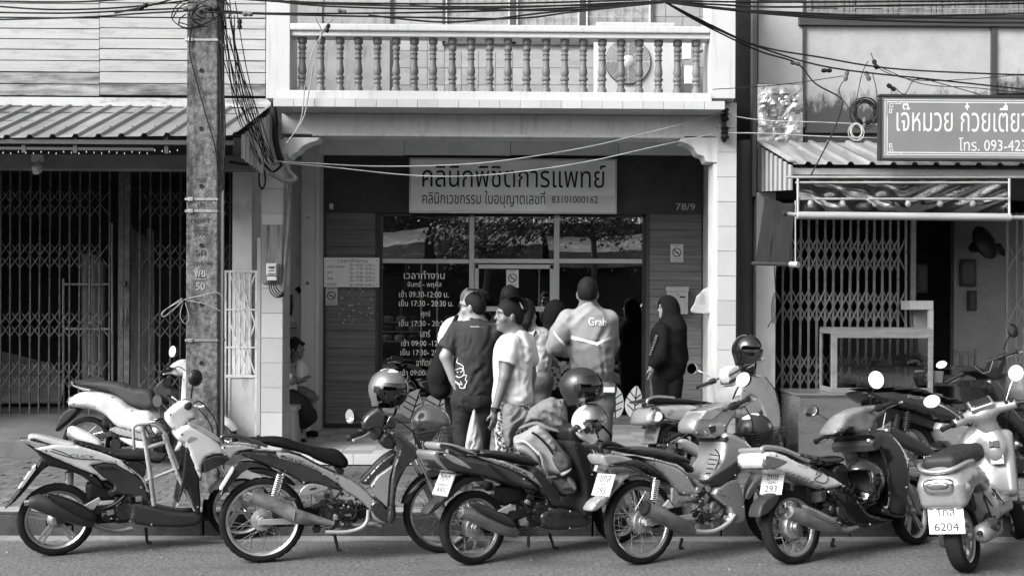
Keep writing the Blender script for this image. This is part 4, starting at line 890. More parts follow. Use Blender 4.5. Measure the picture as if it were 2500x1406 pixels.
# opening-hours board
ob = thing('hours_board', 'white opening-hours board on the charcoal planks left of the glass', 'sign', W(858, 700, YB-.03))
pbox('board', 791, 629, 926, 701, YB-.045, .012, mat('white board', .82, .5, var=.04), ob)
ptext('เวลาทำงาน', 826, 897, 632, 641, YB-.047, m_tx, ob, .02)
for s, a, b, q in (('จันทร์ -พฤหัส',799,841,648),('ศุกร์',799,812,662),('เสาร์',799,813,676),('อาทิตย์',799,821,690),('เช้า  09:30 -12:00 น.',854,916,643),('เย็น  17:30- 20:30 น.',854,916,652),('เย็น  17:30 - 20:30 น.',854,916,662.5),('เช้า  09:00-12:00 น.',854,916,672),('เย็น  17:30 - 20:30 น.',854,916,680.5),('เช้า  09:00-12:00 น.',854,916,691.5)): ptext(s, a, b, q, q+7, YB-.047, m_tx, ob, .012)
for a, b in ((797,637),(920,637),(797,694),(920,694)): p = W(a, b, YB-.047); B().cyl(p, p+V((0,-.004,0)), .006, n=8).build('screw', m_dark, ob)
def nosmoke(p0, q0, p1, q1, Y, lab):
    t = thing('no_smoking_sign', lab, 'sign', W((p0+p1)/2, q1, Y), 0, 'no smoking signs')
    pbox('card', p0, q0, p1, q1, Y, .004, m_wht, t, 0); w = p1-p0; h = q1-q0; c = W((p0+p1)/2, q0+h*.46, Y-.002); r = w*.36*Y/2500
    B().lathe([(r,-.001),(r,.001),(r*.8,.001),(r*.8,-.001)], c, (0,1,0), 28, closed=True).build('ring', m_tx, t)
    B().bar(c+V((-r*.62,-.002,r*.62)), c+V((r*.62,-.002,-r*.62)), r*.2, .002).build('slash', m_tx, t)
    B().bx(c.x-r*.6, c.x+r*.45, c.y-.001, c.y+.001, c.z-r*.12, c.z+r*.02).build('cigarette', m_tx, t)
    ptext('ห้ามสูบบุหรี่', p0+w*.14, p1-w*.14, q0+h*.77, q0+h*.89, Y-.002, m_tx, t, .02)
    pbox('print_line', p0+w*.15, q0+h*.92, p1-w*.15, q0+h*.935, Y-.002, .001, m_tx, t, 0); pbox('print_line', p0+w*.2, q0+h*.06, p1-w*.2, q0+h*.085, Y-.002, .001, m_tx, t, 0)
nosmoke(794, 702, 824, 745, YB-.02, 'no smoking sign on the charcoal planks below the hours board'); nosmoke(1236, 659, 1266, 702, YS-.03, 'no smoking sign on the glass door'); nosmoke(1637, 596, 1668, 640, YB-.02, 'no smoking sign on the charcoal planks above the mailbox')
# flaking paint specks on the planks
fk = B(); r2 = random.Random(5)
for k in range(46):
    a = r2.choice([836, 857, 880, 905])+r2.gauss(0, 4); q = r2.choice([710, 720, 728, 748, 756, 768, 778, 790])+r2.gauss(0, 3); s = r2.uniform(.5, 2.6)
    fk.prism([(a+s*math.cos(t)*r2.uniform(.5,1.3), q+s*math.sin(t)*r2.uniform(.5,1.3)) for t in (0,1,2,3,4,5)], lambda u, v: W(u, v, YB-.012), lambda u, v: W(u, v, YB-.01))
o = fk.build('glue_residue', m_wht); tag(o, 'white flecks of old glue on the charcoal planks left of the door', 'residue', kind='stuff')
# mailbox
mb = thing('mailbox', 'grey metal mailbox on the charcoal planks behind the woman in black', 'mailbox', W(1655, 766, YB-.1))
pbox('box_body', 1629, 703, 1680, 767, YB-.12, .11, m_alu, mb, .006); pbox('lid', 1627, 700, 1682, 712, YB-.135, .125, m_alu, mb, .006); pbox('name_slot', 1659, 723, 1673, 727, YB-.124, .004, m_ink, mb); p = W(1655, 719, YB-.12); B().cyl(p, p+V((0,-.006,0)), .01, n=10).build('lock', m_dark, mb)
pbox('door_panel', 1633, 716, 1676, 762, YB-.123, .004, m_alf, mb)
# doorbell box
pbox('door_sensor', 804, 497, 813, 511, YB-.05, .03, m_pla); tag(bpy.context.scene.objects[-1] if False else COL.objects[-1], 'tiny white sensor box on the dark wall left of the sign', 'sensor')
# polished cloud-shaped sign on the right pillar
m_chr = mat('steel with sky grey', .5, .3, m=.35, var=.3, sc=6)  # grey base colour stands in for the sky reflected in the metal
P2 = [(1752,703),(1752,765),(1692,765),(1684,757),(1693,745),(1697,738),(1700,722),(1710,716),(1716,706),(1732,700),(1744,702)]
o = B().prism(chaikin(P2, 2), lambda a, b: W(a, b, 10.5), lambda a, b: W(a, b, 10.53)).build('cloud_sign', m_chr, None, bev=.01); tag(o, 'polished metal cloud-shaped plate jutting from the right tiled pillar', 'sign')
# ---------------------------------------------------------------- noodle shop sign and front
ns = thing('noodle_sign', 'long framed shop sign with pale Thai lettering and phone number at upper right', 'sign', W(2450, 393, 9.3))
m_red = mat('sign red', .19, .5, var=.08, sc=3); m_sgt = mat('sign print white', .62, .5, var=.04)
YN = 9.3
pbox('sign_face', 2150, 237, 2960, 392, YN, .04, m_red, ns)
for a in ((2147,233,2964,239),(2147,388,2964,394),(2147,239,2153,388)): pbox('sign_frame', *a, YN-.012, .06, m_dark, ns, .003)
for i, (d, w) in enumerate(((7, 1.6), (12, 2.2))):
    for a in ((2153+d,239+d,2960,239+d+w),(2153+d,388-d-w,2960,388-d),(2153+d,239+d+w,2153+d+w,388-d-w)): pbox('border_line', *a, YN-.002, .003, m_sgt, ns, 0)
for sx, sy, ox, oy in ((1,1,2166,248),(1,-1,2166,379)):   # key-pattern corners
    for a in ((0,0,24,1.5),(0,0,1.5,34),(6,5,18,6.5),(6,5,7.5,14),(6,13,14,14.5),(13,9,14.5,14.5),(20,5,34,6.5),(33,0,34.5,6.5),(5,18,6.5,28),(5,27,12,28.5),(10,20,11.5,28.5),(5,18,14,19.5)):
        q = sorted((oy+sy*a[1], oy+sy*a[3])); pbox('key_pattern', ox+a[0], q[0], ox+a[2], q[1], YN-.002, .003, m_sgt, ns, 0)
ptext('เจ๊หมวย ก๋วยเตี๋ยว', 2189, 2512, 252, 322, YN-.002, m_sgt, ns, .02); ptext('โทร. 093-423', 2341, 2506, 337, 369, YN-.002, m_sgt, ns, .006)
# clear plastic roll blind
rb = thing('plastic_roll_blind', 'clear plastic roll blind on pale pipes under the right awning', 'blind', W(2200, 530, 9.4))
YV = 9.42
m_pipe = mat('pale pipe', .4, .4, m=.3, var=.1, sc=8); m_clear = glassmat('clear plastic', .82, .03, .2)
for q, r, p0, p1 in ((433, .012, 1920, 2560), (446, .011, 1942, 2466), (486, .011, 1955, 2460)): B().cyl(W(p0,q,YV), W(p1,q,YV), r, n=10).build('pipe', m_pipe, rb, 60)
B().cyl(W(1946,526,YV), W(2466,531,YV), .036, n=20).build('rolled_blind', mat('rolled vinyl', .33, .35, var=.2, sc=5, st=(.6,6,6)), rb, 60)
B().cyl(W(1914,521,YV), W(1950,525,YV), .018, n=12).build('roller_end', m_alu, rb, 60); B().cyl(W(1912,520.5,YV), W(1921,522,YV), .024, n=12).build('end_cap', m_dark, rb, 60); B().cyl(W(2466,531,YV), W(2560,532,YV), .02, n=12).build('roller_end', m_alu, rb, 60)
for a in (1948, 2464): B().cyl(W(a,436,YV-.01), W(a,530,YV-.01), .012, n=8).build('edge_pipe', m_pipe, rb, 60)
nx, nz_ = 60, 12; vs = []
for j in range(nz_+1):
    for i in range(nx+1):
        fx = i/nx; fz = j/nz_; p = W(1950+512*fx, 437+90*fz, YV)
        fold = .03*math.sin(8*(abs(fx-.5)*3+fz*1.3))*math.sin(math.pi*fz)+.03*math.sin(26*fx+6*fz)*math.sin(math.pi*fz); vs.append((p.x, p.y+.02+fold, p.z))
meshob('plastic_sheet', vs, [(j*(nx+1)+i, j*(nx+1)+i+1, (j+1)*(nx+1)+i+1, (j+1)*(nx+1)+i) for j in range(nz_) for i in range(nx)], m_clear, rb, 180)
for k, (a, lab) in enumerate(((1979,'leftmost'),(2057,'second'),(2137,'third'),(2217,'fourth'),(2295,'fifth'),(2375,'sixth'))):
    t = thing('hanging_bulb', lab+' white bulb from the left hung behind the clear plastic blind', 'bulb', W(a, 500, 9.55), 0, 'bulbs behind the plastic blind')
    p = W(a, 497, 9.55); B().lathe([(.001,-.035),(.02,-.03),(.028,-.012),(.028,.005),(.02,.022),(.016,.03)], p, (0,0,1), 16).build('globe', m_bulb, t, 60); B().lathe([(.016,.03),(.016,.05),(.006,.055)], p, (0,0,1), 10).build('lamp_holder', m_pla, t, 60); B().cyl(p+V((0,0,.05)), W(a, 436, 9.55), .004, n=6).build('flex', m_wire, t)
# folded fabric blind at the side
fb = thing('fabric_blind', 'dark fabric blind hanging askew from the awning side on a roller bar', 'blind', W(1890, 645, 9.9))
vs = []; nx, nz_ = 22, 24
for j in range(nz_+1):
    for i in range(nx+1):
        fx = i/nx; fz = j/nz_; pl_ = 1866+(1846-1866)*fz; pr = 1936+(1934-1936)*fz; y = 10.1-.5*fx
        p = W(pl_+(pr-pl_)*fx, (490 if fz == 0 else 490)+152*fz-(8-20*fx if fz == 0 else 0), y); vs.append((p.x, p.y+(.05*math.sin(11*fx+2.5*fz)+.02*math.sin(23*fx-3*fz))*(.3+fz)*(1.35-fz), p.z))
meshob('cloth', vs, [(j*(nx+1)+i, j*(nx+1)+i+1, (j+1)*(nx+1)+i+1, (j+1)*(nx+1)+i) for j in range(nz_) for i in range(nx)], mat('blind canvas', .02, .8, var=.25, sc=4, bump=.2, bsc=200, spec=0.08), fb, 180)
B().cyl(W(1838,643,10.12), W(1942,646,9.58), .02, n=12).build('roller_bar', m_dark, fb, 60); B().cyl(W(1930,645,9.62), W(1949,646,9.55), .028, n=12).build('roller_end', m_alu, fb, 60)
B().cyl(W(1942,490,9.58), W(1942,644,9.58), .006, n=6).build('pull_cord', m_wirel, fb, 60); B().cyl(W(1890,652,10.0), W(1895,730,10.3), .005, n=6).build('pull_cord', m_dark, fb, 60)
rp = thing('rope_bundle', 'dark bundle of rope hung beside the white post', 'rope', W(1890, 750, 10.6))
for k in range(7): B().tube(catmull([W(1892+rg_.uniform(-3,3), 715, 10.65), W(1886+rg_.uniform(-4,4), 750, 10.62), W(1890+rg_.uniform(-5,5), 785+rg_.uniform(-5,5), 10.62)], 5), .006, 5).build('rope_strand', m_gw, rp, 60)
B().tube(catmull([W(1890,775,10.62), W(1882,785,10.62), W(1874,800,10.62)], 5), .005, 5).build('rope_end', m_wire, rp, 60)
# glass food cabinet on a steel counter
m_ss = mat('stainless steel', .5, .28, m=.85, var=.12, sc=3, st=(.5,1,3), stain=.35, sv=.25, ssc=4)
sc_ = thing('steel_counter', 'stainless steel counter cabinet under the glass food case', 'counter', W(2100, 1110, 10.2))
x0, x1, z0, z1 = XZ(1950, 968, 2295, 1140, 10.15); xb0 = W(1912, 960, 10.75).x
B().add([(x0,10.15,.2),(x1,10.15,.2),(x1,10.8,.2),(xb0,10.8,.2),(x0,10.15,z1),(x1,10.15,z1),(x1,10.8,z1),(xb0,10.8,z1)], [(0,3,2,1),(4,5,6,7),(0,1,5,4),(1,2,6,5),(2,3,7,6),(3,0,4,7)]).build('counter_body', m_ss, sc_, bev=.006)
B().add([(x0-.02,10.13,z1+.003),(x1+.02,10.13,z1+.003),(x1+.02,10.82,z1+.003),(xb0-.02,10.82,z1+.003),(x0-.02,10.13,z1+.028),(x1+.02,10.13,z1+.028),(x1+.02,10.82,z1+.028),(xb0-.02,10.82,z1+.028)], [(0,3,2,1),(4,5,6,7),(0,1,5,4),(1,2,6,5),(2,3,7,6),(3,0,4,7)]).build('worktop', m_ss, sc_, bev=.004)
zc = z1+.03
fc = thing('glass_food_cabinet', 'wood-framed glass food cabinet standing on the steel counter', 'cabinet', W(2150, 960, 10.3))
m_cwd = mat('cabinet wood', .17, .5, var=.25, sc=4, st=(1,6,6), bump=.15, bsc=12)
c0 = W(2031, 880, 10.22).x; c1 = W(2278, 880, 10.22).x; ct = W(2150, 803, 10.22).z; ya, yb = 10.22, 10.62
def cb(x0, x1, y0, y1, z0, z1, n, m): box(n, x0, x1, y0, y1, z0, z1, m, fc, .003)
cb(c0, c1, ya, ya+.04, ct-.09, ct, 'top_rail', m_cwd); cb(c0, c1, ya, ya+.04, zc, zc+.05, 'bottom_rail', m_cwd)
cb(c0, c0+.055, ya+.002, ya+.042, zc+.05, ct-.09, 'stile', m_cwd); cb(c1-.045, c1, ya+.002, ya+.042, zc+.05, ct-.09, 'stile', m_cwd)
cb(c0, c0+.04, ya+.042, yb, ct-.05, ct-.002, 'side_rail', m_cwd); cb(c0, c0+.04, ya+.042, yb, zc, zc+.05, 'side_rail', m_cwd); cb(c0, c0+.04, yb-.04, yb, zc+.05, ct-.05, 'stile', m_cwd); cb(c1-.04, c1, yb-.04, yb, zc, ct, 'stile', m_cwd)
cb(c0+.003, c1-.003, ya+.043, yb-.001, ct+.001, ct+.012, 'top_board', m_cwd); cb(c0+.04, c1-.04, ya+.05, yb-.05, zc+.26, zc+.272, 'glass_shelf', glassmat('shelf glass', .7, .2))
cb(c0+.056, c1-.046, ya+.015, ya+.02, zc+.051, ct-.091, 'front_glass', glassmat('cabinet glass', .75, .24)); cb(c0+.01, c0+.015, ya+.043, yb-.041, zc+.051, ct-.051, 'side_glass', glassmat('cabinet glass', .75, .24))
m_cloth = mat('white cloth', .5, .8, var=.15, sc=6)
for k, (a, q, sz) in enumerate(((2100,905,.07),(2150,893,.09),(2205,880,.1),(2240,870,.05))):
    p = W(a, q, 10.42); s = SDF(); s.ell(p, (sz, .09, sz*.7)).ell(p+V((sz*.7,0,-.03)), (sz*.6,.08,sz*.5)); o = s.build('cloth_bundle', m_cloth if k % 2 else m_gw, None, .012, wrinkle(.012, 60, k)); tag(o, ['grey bundle at the left of the glass cabinet shelf','pale cloth bundle on the glass cabinet shelf','large grey bundle in the middle of the cabinet','small pale cloth at the right of the cabinet'][k], 'bundle')
for k in range(7):
    p = V((c0+.12+k*.125, 10.4, zc+.272 if k % 2 else zc+.002)); o = B().lathe([(.001,0),(.03,0),(.05,.035),(.055,.05),(.05,.05),(.028,.01),(.001,.012)], p, (0,0,1), 16).build('bowl', m_wht if k % 3 else m_ss, None, 40); tag(o, ['first','second','third','fourth','fifth','sixth','rightmost'][k]+' bowl from the left inside the glass food cabinet', 'bowl', 'bowls in the food cabinet')
for k in range(3):
    p = V((c0+.2+k*.3, 10.45, zc+.03)); s = SDF(); s.ell(p+V((0,0,.05)), (.09,.07,.06)).ell(p+V((.06,0,.08)), (.05,.06,.05)); o = s.build('noodle_pile', m_cloth, None, .012, wrinkle(.014, 70, k+20)); tag(o, ['left','middle','right'][k]+' pale heap of noodles on the cabinet floor', 'food', 'noodle heaps in the cabinet')
wc = thing('white_cabinet', 'white framed cabinet standing behind the glass food case', 'cabinet', W(2265, 800, 10.9))
pbox('cabinet_top', 2222, 734, 2279, 756, 10.75, .25, m_rail, wc); pbox('cabinet_post', 2268, 757, 2279, 960, 10.75, .05, m_rail, wc); pbox('cabinet_back', 2232, 757, 2266, 940, 10.95, .02, mat('dim white', .25, .6, var=.15), wc)
# wall fan, pictures, table and chair inside the shop
wf = thing('wall_fan', 'black wall fan tilted on the pale inner wall of the right shop', 'fan', W(2405, 595, 12.3))
p = W(2405, 592, 12.2); X = Matrix.Translation(p) @ Matrix.Rotation(-.6, 4, 'Y') @ Matrix.Rotation(.7, 4, 'Z')
B().lathe([(.001,-.06),(.1,-.055),(.2,-.02),(.215,0),(.2,.03),(.001,.04)], (0,0,0), (0,1,0), 28).build('fan_cage', m_dark, wf, 40, X=X); B().lathe([(.001,-.02),(.06,-.02),(.07,.1),(.04,.16),(.001,.16)], (0,.04,0), (0,1,0), 16).build('motor', m_dark, wf, 40, X=X)
B().tube([X @ V((0,.2,0)), W(2440, 600, 12.45), W(2452, 620, 12.58)], .03, 8).build('wall_arm', m_dark, wf, 60)
for lab, a in (('dark framed picture on the pale wall below the fan', (2345,633,2384,699)), ('small dark picture below the framed one in the right shop', (2364,709,2385,758)), ('patterned dark calendar just inside the right shop opening', (2238,645,2265,715))):
    t = thing('wall_picture', lab, 'picture', W(a[0], a[3], 12.5)); pbox('frame', *a, 12.56, .03, m_dark, t); pbox('print', a[0]+5, a[1]+6, a[2]-5, a[3]-6, 12.55, .008, mat('dim print', .05, .4, var=.6, sc=30), t)
tb = thing('shop_table', 'dark table with a patterned cloth inside the right shop', 'table', W(2330, 960, 11.6))
pbox('table_top', 2270, 935, 2400, 942, 11.3, .8, m_gw, tb)
for a in (2280, 2390): pbox('leg', a, 942, a+6, 1080, 11.35, .04, m_dark, tb); pbox('leg', a, 942, a+6, 1060, 11.95, .04, m_dark, tb)
chr_ = thing('wooden_chair', 'wooden slat-backed chair at the table in the right shop', 'chair', W(2355, 900, 12.2))
for a in ((2328,852,2335,900),(2380,852,2387,900)): pbox('back_post', *a, 12.1, .03, m_wood, chr_)
pbox('back_rail', 2335, 857, 2380, 866, 12.105, .02, m_wood, chr_); pbox('seat', 2322, 897, 2395, 903, 11.9, .3, m_wood, chr_)
for a in (2343, 2364): pbox('back_slat', a, 866, a+10, 897, 12.11, .012, m_wood, chr_)
for a in (2324, 2386): pbox('leg', a, 903, a+6, 1010, 11.92, .03, m_wood, chr_)
pf = box('post_rack', 0, .1, 0, .1, 0, .1, m_dark); bpy.data.objects.remove(pf)
t = thing('bowl_stack', 'pale tub and tray on the table in the right shop', 'tableware', W(2290, 935, 11.4)); p = W(2291, 934, 11.4); B().lathe([(.001,0),(.045,0),(.055,.13),(.05,.13),(.04,.01),(.001,.01)], p, (0,0,1), 18).build('tub', m_cloth, t, 40); pbox('tray', 2305, 918, 2350, 935, 11.4, .3, m_gw, t)
# ================================================================ MOTORBIKES
m_rub = mat('tyre rubber', .012, .8, var=.35, sc=9, bump=.25, bsc=90, spec=0.1)
m_rimA = mat('rim alloy', .5, .3, m=.85, var=.12, sc=10)
m_chrome = mat('chrome', .7, .14, m=1, var=.08, sc=8)
m_blkp = mat('black plastic', .012, .42, var=.35, sc=6, bump=.12, bsc=160, stain=.3, sv=.04, ssc=5, spec=0.25)
m_blkg = mat('gloss black paint', .008, .14, var=.2, sc=4, coat=.6)
m_gunm = mat('dark metallic paint', .04, .24, m=.4, var=.3, sc=6, coat=.5, stain=.3, sv=.1, ssc=7, slo=.5, shi=.8)
m_silv = mat('silver paint', .34, .3, m=.55, var=.15, sc=6, coat=.4, stain=.4, sv=.12, ssc=6, slo=.5, shi=.8)
m_whtp = mat('white bike paint', .55, .25, var=.08, sc=5, coat=.4, stain=.4, sv=.22, ssc=6, slo=.5, shi=.8)
m_pale = mat('pale grey scooter paint', .3, .3, var=.08, sc=4, coat=.4, stain=.3, sv=.12, ssc=5)
m_greyp = mat('satin grey paint', .3, .35, m=.3, var=.06, sc=3, coat=.3)
m_dgrey = mat('dark grey plastic', .028, .45, var=.2, sc=5, bump=.08, bsc=120, spec=0.25)
m_vinyl = mat('seat vinyl', .018, .5, var=.2, sc=6, bump=.15, bsc=140, spec=0.25)
m_vinylg = mat('grey seat vinyl', .05, .55, var=.15, sc=6, bump=.15, bsc=140, spec=0.25)
m_mesh = mat('mesh seat cover', .01, .9, var=.5, sc=150, bump=.8, bsc=170, spec=0.05)
m_engd = mat('dirty engine', .035, .6, m=.4, var=.6, sc=14, bump=.4, bsc=50, stain=.6, sv=.02, ssc=8, spec=0.25)
m_engl = mat('cast alloy engine', .32, .45, m=.6, var=.3, sc=14, bump=.2, bsc=50, stain=.5, sv=.06, ssc=8)
m_rust = mat('rusty exhaust', .17, .6, m=.4, var=.5, sc=9, bump=.3, bsc=60, stain=.7, sv=.04, ssc=7)
m_exh = mat('dull exhaust steel', .2, .45, m=.6, var=.35, sc=8, stain=.6, sv=.06, ssc=6)
m_lens = mat('clear lamp lens', .35, .08, var=.25, sc=18, coat=1, m=.3)
m_lensd = mat('red tail lens', .08, .08, var=.2, sc=18, coat=1)
m_mirr = mat('mirror glass', .6, .02, m=1, var=.01)
m_plate = mat('number plate', .46, .45, var=.06, sc=6, stain=.4, sv=.25, ssc=8)
m_fork = mat('fork alloy', .34, .35, m=.8, var=.12, sc=8)
LOCAL = True
def arc(c, R, a0, a1, n=14): return [(c[0]+R*math.cos(math.radians(a0+(a1-a0)*i/n)), c[1]+R*math.sin(math.radians(a0+(a1-a0)*i/n))) for i in range(n+1)]
class Bike:
    def __init__(s, label, px, py, heading, lean, wb, R, Rf, z0=0, c=None, steer=0, rake=26, tw=.045, group='motorbikes parked in front of the clinic', name='motorbike'):
        p = G(px, py, z0); s.M = Matrix.Translation(p) @ Matrix.Rotation(math.radians(heading), 4, 'Z') @ Matrix.Rotation(math.radians(-lean), 4, 'X')
        s.o = thing(name, label, 'motorbike', group=group, mw=s.M); s.I = s.M.inverted(); s.C = s.I @ CP; s.c = c; s.R = R; s.Rf = Rf; s.wb = wb; s.tw = tw
        ra = math.radians(rake); s.ax = V((-math.sin(ra), 0, math.cos(ra))); f = V((wb, 0, Rf)); s.f = f
        s.S = Matrix.Translation(f) @ Matrix.Rotation(math.radians(steer), 4, s.ax) @ Matrix.Translation(-f)
    def T(s, u, v, y=0, c=None, raw=False):
        if isinstance(u, V): return u
        q = (u, v) if raw else (c or s.c)(u, v); d = s.I.to_3x3() @ ray(*q); t = (y-s.C.y)/d.y; p = s.C+d*t; return V((p.x, y, p.z))
    def P(s, part, m, poly, w, r=.03, y=None, ch=1, c=None, edge=.5, par=None, y0=0, wf=None, S=False, side=0):
        y = -w*.92+y0 if y is None else y
        Q = [s.T(u, v, y, c) for u, v in pts(poly)]; Q = [(q.x, q.z) for q in Q]
        if S: I = s.S.inverted(); 
        if ch: Q = chaikin(Q, ch)
        r *= .62; edge = min(.96, edge+.18)
        vs, fs = puffgeo(Q, w, r, y0, edge, wf=wf, side=side); b = B(); b.v = vs; b.f = fs
        o = b.build(part, m, par or s.o, 42); A = np.array(Q); ext = A.max(0)-A.min(0); cc = A.mean(0)
        if min(ext) > .09 and w > .08 and part != 'seat':           # panel screws
            d = segdist(A*.0+A, Q); n = len(A)
            for k in (0, n//3, 2*n//3):
                p = A[k]*.8+cc*.2
                if inpoly([p], Q)[0] and segdist([p], Q)[0] > .012: B().lathe([(.001,-.003),(.005,-.003),(.007,0),(.007,.004)], (p[0], y0-w, p[1]), (0,1,0), 10).build('panel_screw', m_alf if k else m_dgrey, par or s.o, 40)
        return o
    def tube(s, part, m, poly, y, r, c=None, par=None, n=8, sm=5):
        ys = y if isinstance(y, (list, tuple)) else None
        P = [s.T(u, v, ys[i] if ys else y, c) for i, (u, v) in enumerate(pts(poly))]
        if sm and not isinstance(r, (list, tuple)): P = catmull(P, sm)
        return B().tube(P, r, n).build(part, m, par or s.o, 60)
    def wheel(s, front, style, hub=.055, drum=None, tread='road', mrim=None):
        R, x, tw = (s.Rf, s.wb, s.tw*.9) if front else (s.R, 0, s.tw); X = s.S if front else None; mr = mrim or m_rimA
        w = bpy.data.objects.new('wheel', None); link(w, s.o); c = V((x, 0, R)); rr = R-.9*tw*2*.62
        prof = [(rr, -tw*.62), (R-tw*.95, -tw*.95), (R-tw*.45, -tw), (R-tw*.12, -tw*.78), (R-.001, -tw*.35), (R, 0), (R-.001, tw*.35), (R-tw*.12, tw*.78), (R-tw*.45, tw), (R-tw*.95, tw*.95), (rr, tw*.62), (rr-.006, 0)]
        def fr(r_, h, k):
            if r_ > R-tw*.5 and tread == 'knob': return r_-(.006 if (k+(0 if h > 0 else 2)) % 4 == 0 else 0)-(.004 if abs(h) < 1e-6 else 0)
            if r_ > R-tw*.3 and tread == 'road': return r_-(.0035 if (k+(0 if h > 0 else 3)) % 6 == 0 else 0)
            return r_
        B().lathe(prof, c, (0,1,0), 120 if tread == 'knob' else 84, fr, True).build('tyre', m_rub, w, 40, X=X)
        q = rr+.004
        B().lathe([(q, -tw*.66), (q+.004, -tw*.7), (q+.002, -tw*.56), (q-.012, -tw*.5), (q-.02, -tw*.2), (q-.02, tw*.2), (q-.012, tw*.5), (q+.002, tw*.56), (q+.004, tw*.7), (q, tw*.66), (q-.016, tw*.45), (q-.026, tw*.15), (q-.026, -tw*.15), (q-.016, -tw*.45)], c, (0,1,0), 64, None, True).build('rim', mr, w, 50, X=X)
        hb = B().lathe([(.001,-.075),(hub*.45,-.075),(hub*.6,-.05),(hub,-.035),(hub,.035),(hub*.6,.05),(hub*.45,.08),(.001,.08)], c, (0,1,0), 28)
        if drum: hb.lathe([(.001,-.046),(drum*.5,-.052),(drum*.55,-.046),(drum*.92,-.04),(drum,-.03),(drum,.03),(drum*.9,.04),(.001,.045)], c, (0,1,0), 36)
        hb.build('hub', m_engl, w, 35, X=X)
        b = B()
        if style == 'spoke':
            n = 36; hr = (drum or hub)*.95
            for k in range(n):
                a = 2*math.pi*k/n; sd = 1 if k % 2 else -1; a2 = a+(.55 if (k//2) % 2 else -.55)
                b.cyl(c+V((hr*math.cos(a2), sd*.03, hr*math.sin(a2))), c+V(((q-.02)*math.cos(a), sd*.004, (q-.02)*math.sin(a))), .0018, n=5)
            o = b.build('spokes', m_chrome, w, 60, X=X)
        else:
            n = 5 if style == 'cast5' else 3
            for k in range(n):
                a = 2*math.pi*k/n+.35
                for e in ((-.09, .09) if style == 'cast5' else (-.16, .16)):
                    d0 = a+e*2.2; d1 = a+e; b.bar(c+V((hub*.8*math.cos(d0), 0, hub*.8*math.sin(d0))), c+V(((q-.018)*math.cos(d1), 0, (q-.018)*math.sin(d1))), .02, .03)
            o = b.build('spokes', mr, w, bev=.004, X=X)
        return c
    def fork(s, m=None, lo=m_fork, top=.55, wid=.075):
        g = bpy.data.objects.new('fork', None); link(g, s.o)
        for y in (-wid, wid):
            a = s.f+V((0, y, 0)); B().tube([a-s.ax*.03, a, a+s.ax*.26], [.02, .024, .022], 12).build('fork_slider', lo, g, 50, X=s.S); B().cyl(a+s.ax*.26, a+s.ax*top, .016, n=12).build('fork_tube', m_chrome, g, 50, X=s.S)
        B().cyl(s.f+V((0,-wid-.03,0)), s.f+V((0,wid+.03,0)), .012, n=10).build('axle', m_dgrey, g, 50, X=s.S)
    def fender(s, front, m, a0, a1, gap=.03, wd=None, part='mudguard'):
        R = s.Rf if front else s.R; c = V((s.wb if front else 0, 0, R)); rr = R+gap; wd = wd or s.tw+.022; vs = []; n = 18; k = 9
        for lay in (0, .004):
            for i in range(n+1):
                a = math.radians(a0+(a1-a0)*i/n); tp = min(1, .45+3*min(i, n-i)/n)
                for j in range(k):
                    t = -1+2*j/(k-1); rad = rr-.045*abs(t)**2.5-lay; vs.append((c.x+rad*math.cos(a), wd*t*tp, c.z+rad*math.sin(a)))
        N = (n+1)*k; fs = []
        for i in range(n):
            for j in range(k-1):
                q = (i*k+j, i*k+j+1, (i+1)*k+j+1, (i+1)*k+j); fs += [q, tuple(N+x for x in reversed(q))]
        for i in range(n):
            for j in (0, k-1): fs.append((i*k+j, (i+1)*k+j, N+(i+1)*k+j, N+i*k+j))
        for i in (0, n):
            for j in range(k-1): fs.append((i*k+j, i*k+j+1, N+i*k+j+1, N+i*k+j))
        return B().add(vs, fs).build(part, m, s.o, 60, X=s.S if front else None)
    def shock(s, u0, v0, u1, v1, y=-.11, r=.026, c=None, turns=11, m=None):
        a = s.T(u0, v0, y, c); b = s.T(u1, v1, y, c); g = bpy.data.objects.new('shock_absorber', None); link(g, s.o)
        d = (b-a).normalized(); e = d.orthogonal().normalized(); f = d.cross(e)
        P = [a+(b-a)*(.08+.84*i/(turns*12))+(e*math.cos(i*math.pi/6)+f*math.sin(i*math.pi/6))*r for i in range(turns*12+1)]
        B().tube(P, .0048, 6).build('spring', m or m_chrome, g, 60); B().tube([a, a+(b-a)*.55, a+(b-a)*.55, b], [.011, .011, .016, .016], 10).build('damper', m_blkp, g, 50)
    def exhaust(s, poly, rad, y=-.15, m=None, shield=None, c=None, tip=True, sy=0):
        g = bpy.data.objects.new('exhaust', None); link(g, s.o); P = [s.T(u, v, y+(sy*i), c) for i, (u, v) in enumerate(pts(poly))]
        B().tube(P, rad, 18).build('silencer', m or m_exh, g, 50)
        d = (P[0]-P[1]).normalized()
        if tip: B().lathe([(rad[0]*.3,-.01),(rad[0]*.62,-.01),(rad[0]*.62,.03),(rad[0]*.48,.03),(rad[0]*.48,-.0)], P[0], d, 16).build('tailpipe', m_chrome, g, 40); B().cyl(P[0]+d*.004, P[0]+d*.02, rad[0]*.46, n=14).build('outlet', m_ink, g)
        if shield: 
            poly_, msh, w = shield; Q = [s.T(u, v, y-max(rad)-.0, c) for u, v in pts(poly_)]; vs, fs = puffgeo(chaikin([(q.x, q.z) for q in Q], 2), w, .03, y-max(rad)*.55, .2); b = B(); b.v = vs; b.f = fs; o = b.build('heat_shield', msh, g, 50)
